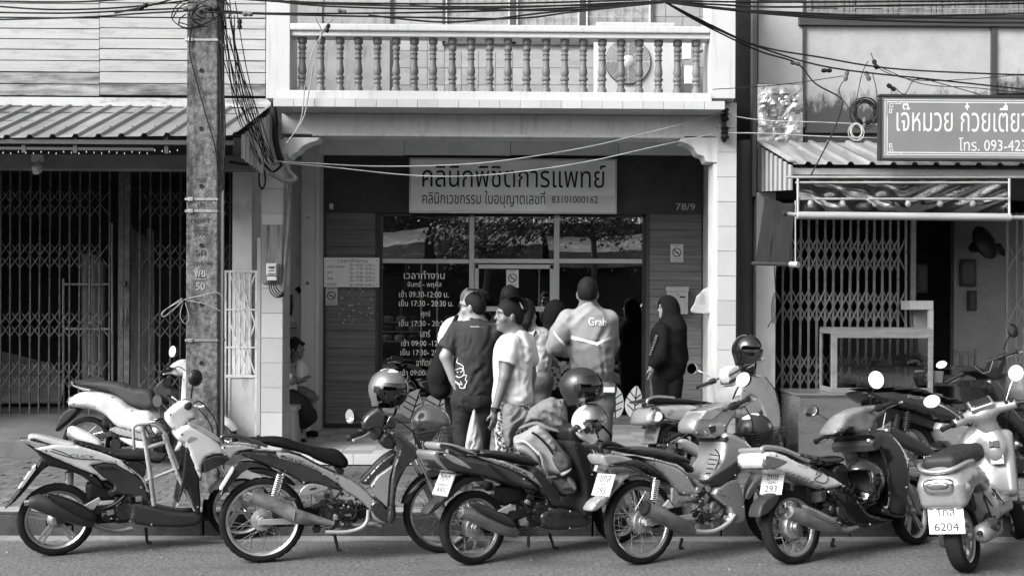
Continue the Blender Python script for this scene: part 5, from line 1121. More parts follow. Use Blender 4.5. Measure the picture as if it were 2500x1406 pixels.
    def mirror(s, u, v, y, u2, v2, y2, rx=.06, rz=.045, rot=0, m=m_blkp, face=None, c=None, raw=False):
        """mirror head at photo point (u,v) in plane y; stalk foot at (u2,v2) in plane y2; glass looks back"""
        g = bpy.data.objects.new('mirror', None); link(g, s.o); p = s.T(u, v, y, c); q = s.T(u2, v2, y2, c)
        n = V(face) if face else V((-1, 0, .12)); n.normalize(); a = V((0, 1, 0)); a = (a-n*a.dot(n)).normalized(); b = n.cross(a); cr, sr = math.cos(rot), math.sin(rot)
        e1 = a*cr+b*sr; e2 = -a*sr+b*cr; vs = []; K = 28
        ring = [(1, .0), (1.02, -.012), (.9, -.03), (.5, -.045), (.05, -.05)]
        for k_, d_ in ring: vs += [p+(e1*rx*math.cos(2*math.pi*i/K)+e2*rz*math.sin(2*math.pi*i/K))*k_+n*d_ for i in range(K)]
        fs = [(j*K+i, j*K+(i+1)%K, (j+1)*K+(i+1)%K, (j+1)*K+i) for j in range(len(ring)-1) for i in range(K)]
        B().add(vs, fs+[tuple(range((len(ring)-1)*K, len(ring)*K))]).build('shell', m, g, 50)
        B().add([p+(e1*rx*math.cos(2*math.pi*i/K)+e2*rz*math.sin(2*math.pi*i/K))*.985+n*.002 for i in range(K)], [tuple(range(K))]).build('glass', m_mirr, g)
        B().tube(catmull([q, q+(p-q)*.5+V((0,0,.01)), p-n*.03], 5), .006, 8).build('stalk', m, g, 60)
    def grip(s, u, v, y, u2, v2, y2, r=.016, lever=None, c=None, mg=None):
        g = bpy.data.objects.new('handgrip', None); link(g, s.o); p = s.T(u, v, y, c); q = s.T(u2, v2, y2, c); d = (p-q).normalized()
        B().tube([p+d*.004, p, p-d*.012, p-d*.014, q], [.012, .021, .021, r, r], 14).build('rubber_grip', mg or m_blkp, g, 40)
        B().lathe([(.001,-.03),(.026,-.03),(.028,-.01),(.026,.03),(.012,.035)], q, d, 12).build('switchgear', m_blkp, g, 40)
        off = V((.045, 0, -.01)); B().tube(catmull([q+V((.01,0,-.01)), q+off, q+(p-q)*.6+off*1.1, p+off*.9+d*.02], 5), [.007]*15+[.009], 8).build('brake_lever', m_alu, g, 60)
        B().cyl(q, q-d*.16, .011, n=8).build('bar', m_dgrey, g, 60)
        h = s.f+s.ax*.5+V((.04,0,0)); B().tube(catmull([q+V((.02,0,-.005)), q+V((.09,-(q.y)*.15,.03)), (q+h)/2+V((.1,0,.03)), h], 6), .0045, 6).build('brake_cable', m_blkp, g, 60)
    def plate(s, u, v, lines, tilt=25, w=.2, h=.15, y=0, c=None, yaw=0, dx=0):
        p = s.T(u, v, y, c)+V((dx,0,0)); X = Matrix.Translation(p) @ Matrix.Rotation(math.radians(yaw), 4, 'Z') @ Matrix.Rotation(math.radians(tilt), 4, 'Y')
        g = bpy.data.objects.new('number_plate', None); link(g, s.o)
        B().bx(-.001, .004, -w/2-.006, w/2+.006, -h/2-.006, h/2+.006).build('plate_frame', m_alu, g, bev=.002, X=X); B().bx(-.004, -.0012, -w/2, w/2, -h/2, h/2).build('plate_face', m_plate, g, X=X)
        for t_, a, b, z0, z1 in lines:       # horizontal extent and height as fractions
            text('lettering', t_, m_tx, lambda y_, z_: X @ V((-.0055, -y_, z_)), (a-.5)*w, (b-.5)*w, (z0-.5)*h, (z1-.5)*h, g, .05)
        for d in (-.3, .3): B().cyl(X @ V((-.004, d*w, h*.42)), X @ V((-.009, d*w, h*.42)), .006, n=8).build('bolt', m_chrome, g)
    def txt(s, t_, m, u0, v0, u1, v1, hgt, y, bold=.02, c=None, shear=.25, par=None):
        a = s.T(u0, v0, y, c); b = s.T(u1, v1, y, c); d = (b-a); L = d.length; d.normalize(); n = V((-d.z, 0, d.x))
        return text('lettering', t_, m, lambda x_, z_: a+d*(x_+shear*z_)+n*z_, 0, L, 0, hgt, par or s.o, bold)
    def engine(s, x, z, kind, m=None, y=-.09):
        g = bpy.data.objects.new('engine', None); link(g, s.o); m = m or m_engd; rr_ = random.Random(int(x*1000+s.wb*77))
        for k in range(7):
            a = V((x+rr_.uniform(-.2,.15), -.09-rr_.uniform(0,.03), z+rr_.uniform(-.02,.22))); e = V((x+rr_.uniform(-.2,.2), -.1, z+rr_.uniform(-.1,.2))); B().tube(catmull([a, (a+e)/2+V((rr_.uniform(-.05,.05),-.03,-.04)), e], 5), rr_.choice([.004,.006,.009]), 6).build('hose', m_blkp, g, 60)
        for k in range(6): p = V((x+rr_.uniform(-.12,.12), -.112, z+rr_.uniform(-.09,.09))); B().cyl(p, p+V((0,-.014,0)), .008, n=6).build('engine_bolt', m_alu, g)
        for mm, nn in ((m, 16), (m_engl, 8), (m_blkp, 12)):
            gb = B()
            for k in range(nn):
                c_ = V((x+rr_.uniform(-.16,.14), -.098-rr_.uniform(0,.02), z+rr_.uniform(-.1,.17))); h_ = V((rr_.uniform(.006,.03), rr_.uniform(.006,.016), rr_.uniform(.005,.022)))
                if k % 3 == 0: gb.lathe([(.001,-.012),(h_.x*.7,-.012),(h_.x*.8,-.006),(h_.x,.008)], c_, (0,1,0), 12)
                else: gb.bx(-h_.x, h_.x, -h_.y, h_.y, -h_.z, h_.z, Matrix.Translation(c_) @ Matrix.Rotation(rr_.uniform(-.6,.6), 4, 'Y'))
            o_ = gb.build('engine_fittings', mm, g, bev=.002); o_['kind'] = 'stuff'
        if kind == 'scoot':
            B().bx(x-.09, x+.1, -.1, .1, z-.1, z+.08).build('crankcase', m, g, bev=.025); b = B()
            for k in range(5): b.bx(x-.075+.008*k, x+.085-.008*k, -.118, -.1, z-.08+k*.034, z-.066+k*.034)
            b.build('radiator_grille', m_blkp, g, bev=.004); B().lathe([(.001,-.03),(.06,-.03),(.07,-.015),(.072,0)], (x-.02,-.1,z-.01), (0,1,0), 20).build('fan_cover', m, g, 40)
            B().bx(-.07, x-.05, .06, .14, s.R-.07, s.R+.06).build('gearbox', m, g, bev=.025); B().bx(x-.28, x-.03, -.05, .09, z+.06, z+.2).build('air_box', m_blkp, g, bev=.035)
            B().bar((x-.08,-.1,z+.03), (-.0,-.1,s.R+.0), .05, .02).build('swingarm', m, g, bev=.006)
        else:
            B().bx(x-.13, x+.12, -.085, .085, z-.07, z+.07).build('crankcase', m, g, bev=.03); B().lathe([(.001,-.03),(.055,-.03),(.068,-.018),(.07,.01)], (x+.05,-.085,z+.01), (0,1,0), 24).build('clutch_cover', m, g, 40); B().lathe([(.001,-.02),(.04,-.02),(.05,.01)], (x-.07,-.085,z+.015), (0,1,0), 20).build('sprocket_cover', m, g, 40)
            b = B(); 
            for k in range(6): b.bx(x+.12+k*.022, x+.132+k*.022, -.06, .06, z-.04+.004*k, z+.06+.004*k)
            b.bx(x+.1, x+.26, -.04, .04, z-.02, z+.05).build('cylinder_fins', m, g, bev=.003)
            for k in range(6): a = k*1.05; B().cyl((x+.05+.056*math.cos(a), -.104, z+.01+.056*math.sin(a)), (x+.05+.056*math.cos(a), -.112, z+.01+.056*math.sin(a)), .006, n=6).build('bolt', m_chrome, g)
            B().bar((x-.1,-.1,z-.02), (-.03,-.1,s.R), .04, .022).build('swingarm', m_alf, g, bev=.006); B().bar((x-.1,.1,z-.02), (-.03,.1,s.R), .04, .022).build('swingarm', m_alf, g, bev=.006)
            B().bx(-.02, x-.05, .055, .085, s.R-.07, s.R+.06).build('chain_case', m_blkp, g, bev=.02)
    def stand(s, u0, v0, u1, v1, y=.1, c=None):
        a = s.T(u0, v0, y, c); b = s.T(u1, v1, y, c); z = (s.I @ V((0,0,0))).z; B().tube([a, a+(b-a)*.9, b, b+V((.03,0,.0))], [.012,.01,.01,.012], 8).build('side_stand', m_dark, s.o, 60)
cA = crop(0,830,2.4406); cA1 = crop(20,1040,4.2594); cA2 = crop(320,940,3.5156)
# ---- 1: white and black scooter with cane child seat, front left
b = Bike('white and black scooter with a cane child seat, leftmost at the kerb', 137, 1354, 23, 2, 1.27, .252, .245, c=cA, steer=-6)
b.wheel(False, 'cast5', .06); b.wheel(True, 'cast5', .05); b.fork(); b.fender(True, m_whtp, 20, 150, .028, .06); b.fender(True, m_blkp, 165, 200, .03)
b.engine(.47, .30, 'scoot'); b.shock(412,775,408,880,.02,.03,m=m_alu)
b.P('under_tail', m_blkp, '130,604 215,640 400,720 520,770 600,830 640,900 560,860 470,800 380,770 260,745 245,690', .10, .03)
b.P('tail_panel', m_whtp, '205,643 330,622 470,630 600,668 720,715 802,798 735,762 690,736 620,728 540,745 612,815 480,766 330,700', .135, .03, ch=0, edge=.75)
b.P('body_side', m_dgrey, '538,745 620,729 700,737 800,797 862,850 905,982 800,940 690,918 650,905 690,872 640,830 612,815', .13, .03, edge=.7)
for i in range(4): b.P('vent_slat', m_ink, f'{565+i*28},{752+i*1} {575+i*28},{748} {622+i*26},{768} {612+i*26},{770}', .139, .004, ch=0)
b.P('seat', m_vinyl, '425,603 520,615 640,655 720,662 820,657 890,655 905,690 880,722 800,722 715,716 600,668 470,632', .125, .045, edge=.35)
b.P('seat_base', m_blkp, '715,716 880,722 862,835 830,800', .12, .02)
b.P('grab_rail', m_whtp, '160,580 185,564 250,570 380,605 458,622 430,634 330,630 250,608 210,592 180,598', .115, .02, edge=.4)
b.P('tail_lamp', m_lens, '120,592 165,590 300,622 208,644 132,606', .11, .02, ch=0)
b.P('rear_flap', m_blkp, '250,690 300,745 250,775 110,945 35,1006 25,1003 90,918 165,825 235,725', .075, .02)
b.P('plate_edge', m_plate, '105,888 190,762 212,748 215,770 135,880', .09, .004, ch=0)
for q in ('128,828', '178,765'): u, v = pts(q)[0]; p = b.T(u, v, -.06); B().cyl(p+V((0,-.02,0)), p+V((0,.02,0)), .014, n=12).build('bolt_cap', m_chrome, b.o, 50)
b.exhaust('172,965 215,960 330,1000 480,1060 560,1090', [.034,.055,.06,.056,.03], -.15, m_dgrey, ('255,912 300,915 420,945 560,1020 580,1062 550,1085 470,1060 380,1010 300,950', m_blkp, .045))
b.tube('header_pipe', m_exh, '560,1100 620,1120 700,1135 790,1120', -.11, .018)
b.P('exhaust_bracket', m_alf, '490,990 590,935 600,950 560,1010 540,1010', .01, .005, y0=-.12, ch=0)
b.P('floor_board', m_dgrey, '740,975 850,975 1050,1030 1195,1025 1205,1060 1190,1100 1050,1117 830,1105 765,1068 790,1010', .15, .04, edge=.7)
b.P('inner_shield', m_blkp, '1105,625 1150,620 1180,760 1200,1030 1160,1030 1110,840 1050,1005 1080,860 1095,760', .16, .02, edge=.8)
b.P('shield_edge', m_alf, '1046,1008 1108,830 1122,780 1118,840 1070,985', .155, .006, ch=0)
b.P('front_panel', m_whtp, '1040,552 1105,500 1180,520 1290,590 1335,640 1372,702 1300,680 1210,712 1206,862 1160,785 1112,650 1100,620 1060,600', .17, .05, ch=1, edge=.6)
b.P('front_vent', m_dgrey, '1212,712 1285,685 1350,690 1372,706 1330,738 1215,792', .173, .01, ch=0, edge=.9)
for i in range(3): b.P('vent_slat', m_ink, f'{1250+i*28},{705-i*4} {1262+i*28},{700-i*4} {1310+i*18},{728-i*8} {1298+i*18},{732-i*8}', .178, .004, ch=0)
b.P('headlight', m_lens, '1112,488 1150,490 1230,530 1300,572 1332,617 1285,600 1195,548 1130,512', .172, .02, edge=.8)
b.P('handlebar_cover', m_whtp, '975,458 1040,392 1100,356 1150,368 1172,400 1182,472 1130,480 1105,512 1042,550', .11, .05, y=-.1, edge=.45)
b.P('indicator', m_lens, '1100,590 1130,565 1170,570 1190,590 1150,605 1120,625', .172, .015)
b.grip(1128, 385, -.33, 1120, 395, -.2); b.grip(1000, 340, .33, 1040, 380, .2)
b.tube('brake_lever', m_pla, '1150,395 1190,400 1216,394', -.3, .01)
b.mirror(938, 362, .3, 1000, 415, .16, .062, .048, face=(-1,-.55,.0)); b.mirror(1158, 225, -.3, 1138, 345, -.2, .055, .06, face=(-.55,.8,0))
b.txt('CLICK', m_blkp, 415, 695, 560, 706, .022, -.139, .03)
b.tube('stripe', m_blkp, '310,648 365,665 420,690', -.137, .003); b.tube('stripe', m_blkp, '300,660 440,702 600,712', -.137, .003)
b.stand(868, 1115, 877, 1206, .08)
# cane child seat (its own thing standing on the floor board)
def cane(P, y, r=.016, nm='cane'):
    q = [b.T(u, v, y) for u, v in pts(P)]; return [q_ for q_ in q]
LOCAL = False
cs = thing('cane_child_seat', 'bamboo cane child seat standing on the floor of the leftmost scooter', 'child seat', b.M @ b.T(990, 1000, 0))
m_cane = mat('bamboo cane', .3, .55, var=.35, sc=12, st=(1,1,.4), stain=.5, sv=.08, ssc=14, sst=(1,1,.4), slo=.5, shi=.6)
for y in (-.13, .12):
    for nm, P, r in (('leg', '845,510 880,700 918,985', .0165), ('leg', '975,560 1060,800 1165,1012', .0165), ('top_hoop', '800,650 795,560 800,515 850,500 930,512 985,560 1010,630 1062,752', .011), ('seat_rail', '878,640 1000,606', .016), ('stretcher', '868,838 1066,760', .013)):
        q = [b.M @ b.T(u, v, y) for u, v in pts(P)]; B().tube(catmull(q, 5), r, 9).build(nm, m_cane, cs, 60)
        if nm == 'leg':
            for k in range(5): a = q[0]+(q[-1]-q[0])*(k+.5)/5; i = catmull(q, 10)[int((k+.5)/5*len(catmull(q, 10)))]; d = (q[-1]-q[0]).normalized(); B().cyl(i-d*.004, i+d*.004, r*1.18, n=9).build('cane_node', m_cane, cs, 60)
for P in ('845,512', '985,565', '1060,755', '875,838', '905,650', '960,625'):
    u, v = pts(P)[0]; B().cyl(b.M @ b.T(u, v, -.13), b.M @ b.T(u, v, .12), .012, n=8).build('cross_piece', m_cane, cs, 60)
for k in range(6): u = 882+k*20; B().cyl(b.M @ b.T(u, 640-k*5.5, -.12), b.M @ b.T(u, 640-k*5.5, .11), .009, n=7).build('seat_slat', m_cane, cs, 60)
o = B().bx(-.055,.055,-.003,.003,-.022,.022).build('name_tag', m_ink, cs, X=b.M @ Matrix.Translation(b.T(895,545,-.16)) @ Matrix.Rotation(1.1,4,'Y'))
text('lettering', 'MIKEY 2.T.', m_wht, lambda x, z: b.M @ Matrix.Translation(b.T(895,545,-.16)) @ Matrix.Rotation(1.1,4,'Y') @ V((x,-.005,z)), -.045, .045, -.012, .012, cs, .02)
LOCAL = True
# ---- 2: dark underbone with mesh seat cover
cB = crop(500,830,2.4406); cB1 = crop(520,1040,4.135); cB2 = crop(820,900,3.0567)
b = Bike('dark glossy motorbike with mesh seat cover and knobbly tyre, second from the left', 640, 1371, 14, 2, 1.25, .29, .283, c=cB, steer=10, tw=.042)
b.wheel(False, 'spoke', .05, .075, 'knob'); b.wheel(True, 'spoke', .035, .05); b.fork(top=.5); b.fender(True, m_gunm, 40, 165, .03, .06)
b.engine(.52, .30, 'under'); b.shock(690,455,615,720,-.12,.028,cB1); b.shock(690,455,615,720,.12,.028,cB1)
b.P('rear_mudguard', m_gunm, '0,800 25,765 190,440 255,350 420,350 560,400 640,470 560,440 420,415 320,445 210,560 95,700 25,790', .065, .02, c=cB1)
b.P('inner_mudguard', m_blkp, '330,430 560,420 760,520 860,620 700,560 560,500 400,470', .055, .02, c=cB1)
b.P('plate_edge', m_plate, '62,640 185,440 208,428 212,450 90,650', .1, .004, ch=0, c=cB1)
b.P('tail_panel', m_gunm, '235,272 320,248 640,262 900,335 1150,450 1285,595 1328,665 1190,630 1010,570 910,600 860,545 640,432 430,352', .115, .035, c=cB1, edge=.6)
b.P('side_stripe', m_silv, '640,272 760,270 900,312 1060,400 1215,470 1275,585 1180,522 1060,446 880,380 670,322', .121, .006, c=cB1, ch=0, edge=.95)
b.txt('WAVE', m_blkp, 665, 315, 900, 385, .022, -.124, .03, cB1); b.txt('125 i', m_blkp, 915, 388, 1050, 432, .012, -.124, .03, cB1)
b.P('tail_lamp', m_lens, '75,212 130,186 280,178 505,228 300,250 232,265 186,335 140,292 92,252', .105, .02, c=cB1)
b.tube('grab_rail', m_gunm, '95,150 90,108 150,96 250,102 380,140 550,200', -.1, .014, cB1); b.tube('grab_rail', m_gunm, '95,150 90,108 150,96 250,102 380,140 550,200', .1, .014, cB1); p = b.T(92,125,-.1,cB1); B().cyl(p, p+V((0,.2,0)), .013, n=8).build('grab_rail', m_gunm, b.o, 60)
b.P('seat', m_mesh, '300,592 400,582 480,590 580,630 700,655 800,660 850,703 862,742 838,770 770,752 690,730 600,680 480,650 380,632', .125, .05, edge=.4)
b.P('seat_base', m_blkp, '770,752 838,768 824,806 790,790', .1, .01)
b.P('lower_cover', m_greyp, '738,786 800,800 900,845 1000,925 1085,1060 1092,1102 1012,1085 985,1010 900,940 830,900', .12, .03, edge=.6)
b.P('spine_cover', m_gunm, '180,858 250,780 345,675 462,600 440,700 300,805 262,872', .1, .03, c=cB2)
b.P('leg_shield', m_gunm, '365,442 470,470 580,558 640,625 612,672 540,722 475,840 445,960 458,1132 405,1172 372,1130 392,1030 410,760 475,600 440,540', .17, .04, c=cB2, edge=.55)
b.P('shield_inset', m_silv, '260,876 310,802 428,718 402,810 386,1036 300,945', .15, .01, c=cB2, ch=0, edge=.9)
b.P('shield_lower', m_gunm, '240,1030 300,960 390,1040 405,1165 300,1120', .14, .03, c=cB2)
b.P('dash_panel', m_dgrey, '330,522 378,468 450,535 445,598 375,602 335,565', .1, .03, c=cB2); b.txt('R', m_chrome, 345, 545, 362, 545, .03, -.105, .05, cB2, 0)
b.P('handlebar_cover', m_gunm, '195,388 240,335 302,290 345,300 372,345 365,430 345,505 290,545 240,490 200,432', .07, .04, c=cB2, y=-.05); b.P('handlebar_cover', m_gunm, '405,335 430,345 456,440 400,450 360,410', .07, .02, c=cB2, y=-.05)
b.P('headlight', m_lens, '470,478 540,520 600,570 645,628 612,645 590,600 520,540', .13, .015, c=cB2, edge=.7)
b.grip(95, 518, -.32, 200, 470, -.17, c=cB2); b.grip(300, 440, .34, 330, 400, .17, c=cB2)
b.mirror(105, 356, -.36, 200, 385, -.2, .048, .05, c=cB2, face=(-.85,-.5,-.02))
b.exhaust('385,700 640,795 830,905 960,935 1080,950 1220,985', [.046,.05,.05,.042,.026,.018], -.16, m_rust, c=cB1, tip=True)
b.tube('exhaust_clamp', m_rust, '832,845 815,945', -.21, .006, cB1)
b.tube('crash_bar', m_alf, '720,1142 840,1142 930,1118 968,1075 975,1010', -.17, .014); b.tube('header_pipe', m_rust, '800,1098 900,1100 1000,1095 1050,1110', -.1, .018)
b.P('footrest_bracket', m_silv, '860,695 905,615 980,578 1080,588 1192,628 1040,680 920,705', .012, .008, c=cB1, y=-.16, y0=-.15); b.P('bracket_slot', m_ink, '950,650 1000,615 1060,615 1040,640', .0135, .004, c=cB1, y=-.16, y0=-.15)
b.P('side_cover', m_greyp, '1000,690 1120,660 1205,640 1240,780 1230,940 1150,920', .1, .02, c=cB1, ch=0)
b.tube('footrest', m_blkp, '480,940 545,950', [-.13,-.26], .012); b.stand(772, 1150, 792, 1250, .06)
# wire basket
bk = bpy.data.objects.new('basket', None); link(bk, b.o)
def basket(bike, P, ya, yb, cc, m, g, nu=12, nv=7):
    q = [bike.T(u, v, 0, cc) for u, v in pts(P)]    # top-back, top-front, bottom-front, bottom-back
    def pt(f, h): 
        t = q[0]+(q[1]-q[0])*f; d_ = q[3]+(q[2]-q[3])*f; return t+(d_-t)*h
    w = B()
    def wv(h): return ya+(yb-ya)*h
    for k in range(nv+1):
        h = k/nv; yy = wv(h); L_ = [pt(0,h)+V((0,-yy,0)), pt(1,h)+V((0,-yy,0)), pt(1,h)+V((0,yy,0)), pt(0,h)+V((0,yy,0))]
        for i in range(4): w.cyl(L_[i], L_[(i+1)%4], .0022 if 0 < k < nv else .004, n=5)
    for s_ in (-1, 1):
        for k in range(nu+1):
            f = k/nu
            for d_ in (-2, 2):
                if 0 <= k+d_ <= nu: w.cyl(pt(f,0)+V((0,s_*ya,0)), pt((k+d_)/nu,1)+V((0,s_*yb,0)), .0018, n=4)
    for f in (0, 1):
        for k in range(nu+1):
            t = -1+2*k/nu; w.cyl(pt(f,0)+V((0,t*ya,0)), pt(f,1)+V((0,t*yb,0)), .0018, n=4)
    for k in range(5): f = k/4; w.cyl(pt(f,1)+V((0,-yb,0)), pt(f,1)+V((0,yb,0)), .002, n=4)
    return w.build('wire_mesh', m, g, 60)
basket(b, '1250,545 1470,510 1400,690 1300,690', .13, .1, cB, m_dark, bk)
bike2 = b
cC = crop(1000,880,2.673); cC1 = crop(1040,1060,4.262)
# ---- 3: dark scooter loaded with a backpack
b = Bike('dark scooter loaded with a backpack, third from the left at the kerb', 1157, 1376, 32, 4, 1.27, .25, .245, c=cC, steer=8)
b.wheel(False, 'spoke', .05, .075); b.wheel(True, 'spoke', .035, .05); b.fork(); b.fender(True, m_gunm, 35, 160, .028, .06)
b.engine(.5, .31, 'scoot'); b.shock(440,500,440,610,.03,.03,cC1,m=m_alu)
b.P('rear_mudguard', m_dgrey, '108,1000 150,935 215,900 330,762 430,742 520,780 380,795 310,860 220,945 145,1002', .06, .02)
b.P('tail_panel', m_gunm, '165,605 210,596 400,625 560,655 700,712 832,802 852,862 800,852 690,822 590,790 470,762 330,735 240,728 185,670', .14, .05, edge=.5)
b.P('tail_rim', m_silv, '75,205 95,172 140,170 230,190 150,195 115,205 150,280 245,392 180,352 108,272', .135, .01, c=cC1, edge=.8)
b.P('tail_lamp', m_lens, '170,198 250,203 400,288 487,368 380,336 280,296 215,250', .146, .012, c=cC1, edge=.85)
b.P('side_stripe', m_silv, '530,228 640,245 900,312 1100,402 1215,552 1060,446 820,340 640,275', .147, .006, c=cC1, ch=0, edge=.95)
b.txt('CLICK i', m_blkp, 760, 318, 1120, 460, .022, -.15, .03, cC1)
b.P('side_vent', m_ink, '625,298 690,318 790,400 915,500 855,512 740,410', .146, .006, c=cC1, ch=0, edge=.95)
b.P('seat', m_vinyl, '430,587 560,585 700,602 800,628 856,662 850,695 780,684 650,652 520,628', .12, .05, edge=.4)
b.P('grab_rail', m_greyp, '112,100 150,80 300,98 450,150 558,208 500,218 385,182 260,128 172,116 150,130 185,160 140,162', .11, .02, c=cC1, edge=.5)
b.P('body_side', m_dgrey, '780,690 850,695 905,780 985,905 1005,960 930,960 900,900 850,862', .13, .03)
b.P('lower_side', m_gunm, '845,1000 920,965 1005,955 1190,1012 1195,1085 1000,1112 870,1095', .15, .04, edge=.6)
b.P('inner_shield', m_blkp, '1060,520 1120,535 1195,650 1200,1015 1120,1010 1160,850 1090,640', .18, .03, edge=.8)
b.P('front_panel', m_gunm, '1120,535 1190,560 1290,670 1300,700 1230,760 1200,1000 1190,700', .17, .04)
b.P('handlebar_cover', m_blkp, '1035,440 1090,400 1150,430 1160,520 1090,560 1050,520', .1, .04, y=-.08)
b.grip(1075, 450, -.3, 1090, 440, -.16); b.grip(1010, 480, .32, 1060, 450, .16)
b.exhaust('335,985 400,1000 520,1055 640,1100 700,1130', [.035,.048,.052,.05,.026], -.15, m_exh, ('385,912 430,915 560,970 690,1040 698,1095 640,1085 500,1020 420,960', m_dgrey, .05))
b.P('exhaust_bracket', m_alf, '570,985 665,935 670,950 640,1000', .01, .005, y0=-.12, ch=0)
b.plate(222, 806, (('กตก', .2, .8, .62, .9), ('นครศรีธรรมราช', .1, .9, .42, .56), ('495', .2, .8, .08, .36)), 26)
b.stand(912, 1125, 942, 1222, .05); b.tube('centre_stand', m_dark, '775,1140 775,1215', .0, .012)
LOCAL = True
bike3 = b
# ---- 4: silver underbone
cD = crop(1400,830,2.441); cD1 = crop(1440,1060,4.26)
b = Bike('silver motorbike with wire-spoked wheels, fourth from the left at the kerb', 1568, 1375, 29, 6, 1.24, .285, .28, c=cD, steer=4, tw=.04)
b.wheel(False, 'spoke', .05, .08); b.wheel(True, 'spoke', .035, .05); b.fork(top=.5); b.fender(True, m_silv, 40, 165, .03, .06)
b.engine(.55, .31, 'under', m_engl); b.shock(690,440,652,720,-.12,.028,cD1); b.shock(690,440,652,720,.12,.028,cD1)
b.P('rear_mudguard', m_greyp, '8,790 55,690 200,620 250,560 320,440 430,400 600,405 740,470 560,430 420,430 330,520 220,650 115,775 40,806', .06, .02, c=cD1)
b.P('tail_panel', m_gunm, '330,310 480,232 600,292 760,415 872,538 780,480 690,412 560,352', .112, .03, c=cD1)
b.P('side_panel', m_silv, '560,272 700,252 900,318 1000,400 1115,570 1165,655 1060,640 960,640 870,525 760,405', .12, .04, c=cD1, edge=.6)
b.P('side_stripe', m_plate, '490,224 640,242 900,310 962,348 1010,410 900,335 700,282', .126, .006, c=cD1, ch=0, edge=.95)
b.txt('WAVE', m_blkp, 650, 262, 880, 310, .016, -.131, .03, cD1)
b.P('tail_lamp', m_lens, '118,202 250,190 420,230 512,287 350,296 250,310 172,330 132,262', .1, .025, c=cD1)
b.tube('grab_rail', m_blkp, '125,190 110,130 160,95 260,104 400,168', -.09, .016, cD1); b.tube('grab_rail', m_blkp, '125,190 110,130 160,95 260,104 400,168', .09, .016, cD1); p = b.T(112,125,-.09,cD1); B().cyl(p, p+V((0,.18,0)), .016, n=8).build('grab_rail', m_blkp, b.o, 60)
b.P('seat', m_vinylg, '165,640 205,620 300,630 450,633 560,650 700,700 718,735 640,722 500,692 390,676 290,652', .12, .045, edge=.4)
b.P('seat_base', m_dgrey, '560,690 715,738 725,800 680,760', .1, .02)
b.P('spine_cover', m_silv, '690,800 740,830 860,880 940,830 985,835 1000,930 960,1010 900,975 800,930 720,860', .1, .03)
b.P('leg_shield', m_silv, '895,560 930,540 1050,608 1085,680 1072,720 985,800 985,835 940,830 860,880 760,835 880,720 893,640', .15, .04, edge=.55)
b.P('shield_inset', m_dgrey, '775,842 900,762 1050,662 1062,675 965,812 870,872', .156, .008, ch=0, edge=.95)
b.P('lower_shield', m_silv, '820,900 930,820 992,832 1036,1052 1002,1100 905,1092 945,1010 870,965', .155, .03, edge=.6)
b.txt('110 i', m_blkp, 858, 925, 925, 940, .014, -.16, .02)
b.P('handlebar_cover', m_silv, '690,485 750,430 850,385 940,358 962,440 905,500 892,560 812,592 762,545 692,562', .1, .04, y=-.05)
b.P('gauge', m_lens, '718,478 762,420 850,394 862,420 802,476', .106, .006, y=-.05, ch=0, edge=.95)
b.P('stem_cover', m_silv, '770,500 890,480 900,560 815,592', .115, .03, y=-.08)
b.P('warning_label', m_dgrey, '795,518 838,505 842,545 815,560', .119, .004, y=-.1, ch=0)
b.P('ignition', m_dgrey, '890,580 915,568 922,595 905,612 893,605', .155, .006, y=-.14)
b.grip(560, 600, .36, 650, 548, .2); b.grip(1045, 350, -.36, 955, 392, -.2)
b.mirror(500, 455, .36, 645, 502, .2, .058, .038, face=(-1,-.1,.15)); b.mirror(1010, 236, -.34, 950, 350, -.22, .062, .05, rot=.5, face=(-1,-.2,.15))
b.exhaust('425,1000 450,1010 560,1065 670,1118 720,1140', [.05,.052,.054,.052,.02], -.17, m_exh, tip=False); p = b.T(425,1000,-.17); q = b.T(450,1010,-.17); d = (p-q).normalized(); B().lathe([(.001,.012),(.02,.012),(.022,.016),(.045,.014),(.053,.002),(.053,-.01)], p, d, 20).build('silencer_cap', m_blkp, b.o, 40)
b.tube('crash_bar', m_alf, '700,1138 830,1138 920,1090 960,1040', -.15, .016)
b.P('footrest_bracket', m_silv, '845,555 880,570 940,660 870,745 840,700', .012, .006, c=cD1, y=-.14, y0=-.14, ch=0); b.P('footrest_bracket', m_alu, '755,745 815,675 850,730 870,760 800,770', .01, .006, c=cD1, y=-.15, y0=-.15, ch=0)
b.tube('leg_guard', m_blkp, '845,650 870,690 850,760 800,840 770,840', -.14, .005)
for k in range(6): b.tube('leg_guard', m_blkp, f'{812-k*6},{680+k*28} {866-k*12},{688+k*26}', -.14, .004)
b.plate(178, 862, (('ขทล', .25, .85, .64, .92), ('ภูเก็ต', .33, .72, .42, .6), ('293', .25, .75, .08, .36)), 24)
b.stand(648, 1180, 632, 1240, .03)
bk = bpy.data.objects.new('basket', None); link(bk, b.o); basket(b, '1010,560 1200,520 1190,660 1090,670', .12, .1, cD, m_dark, bk)
bike4 = b
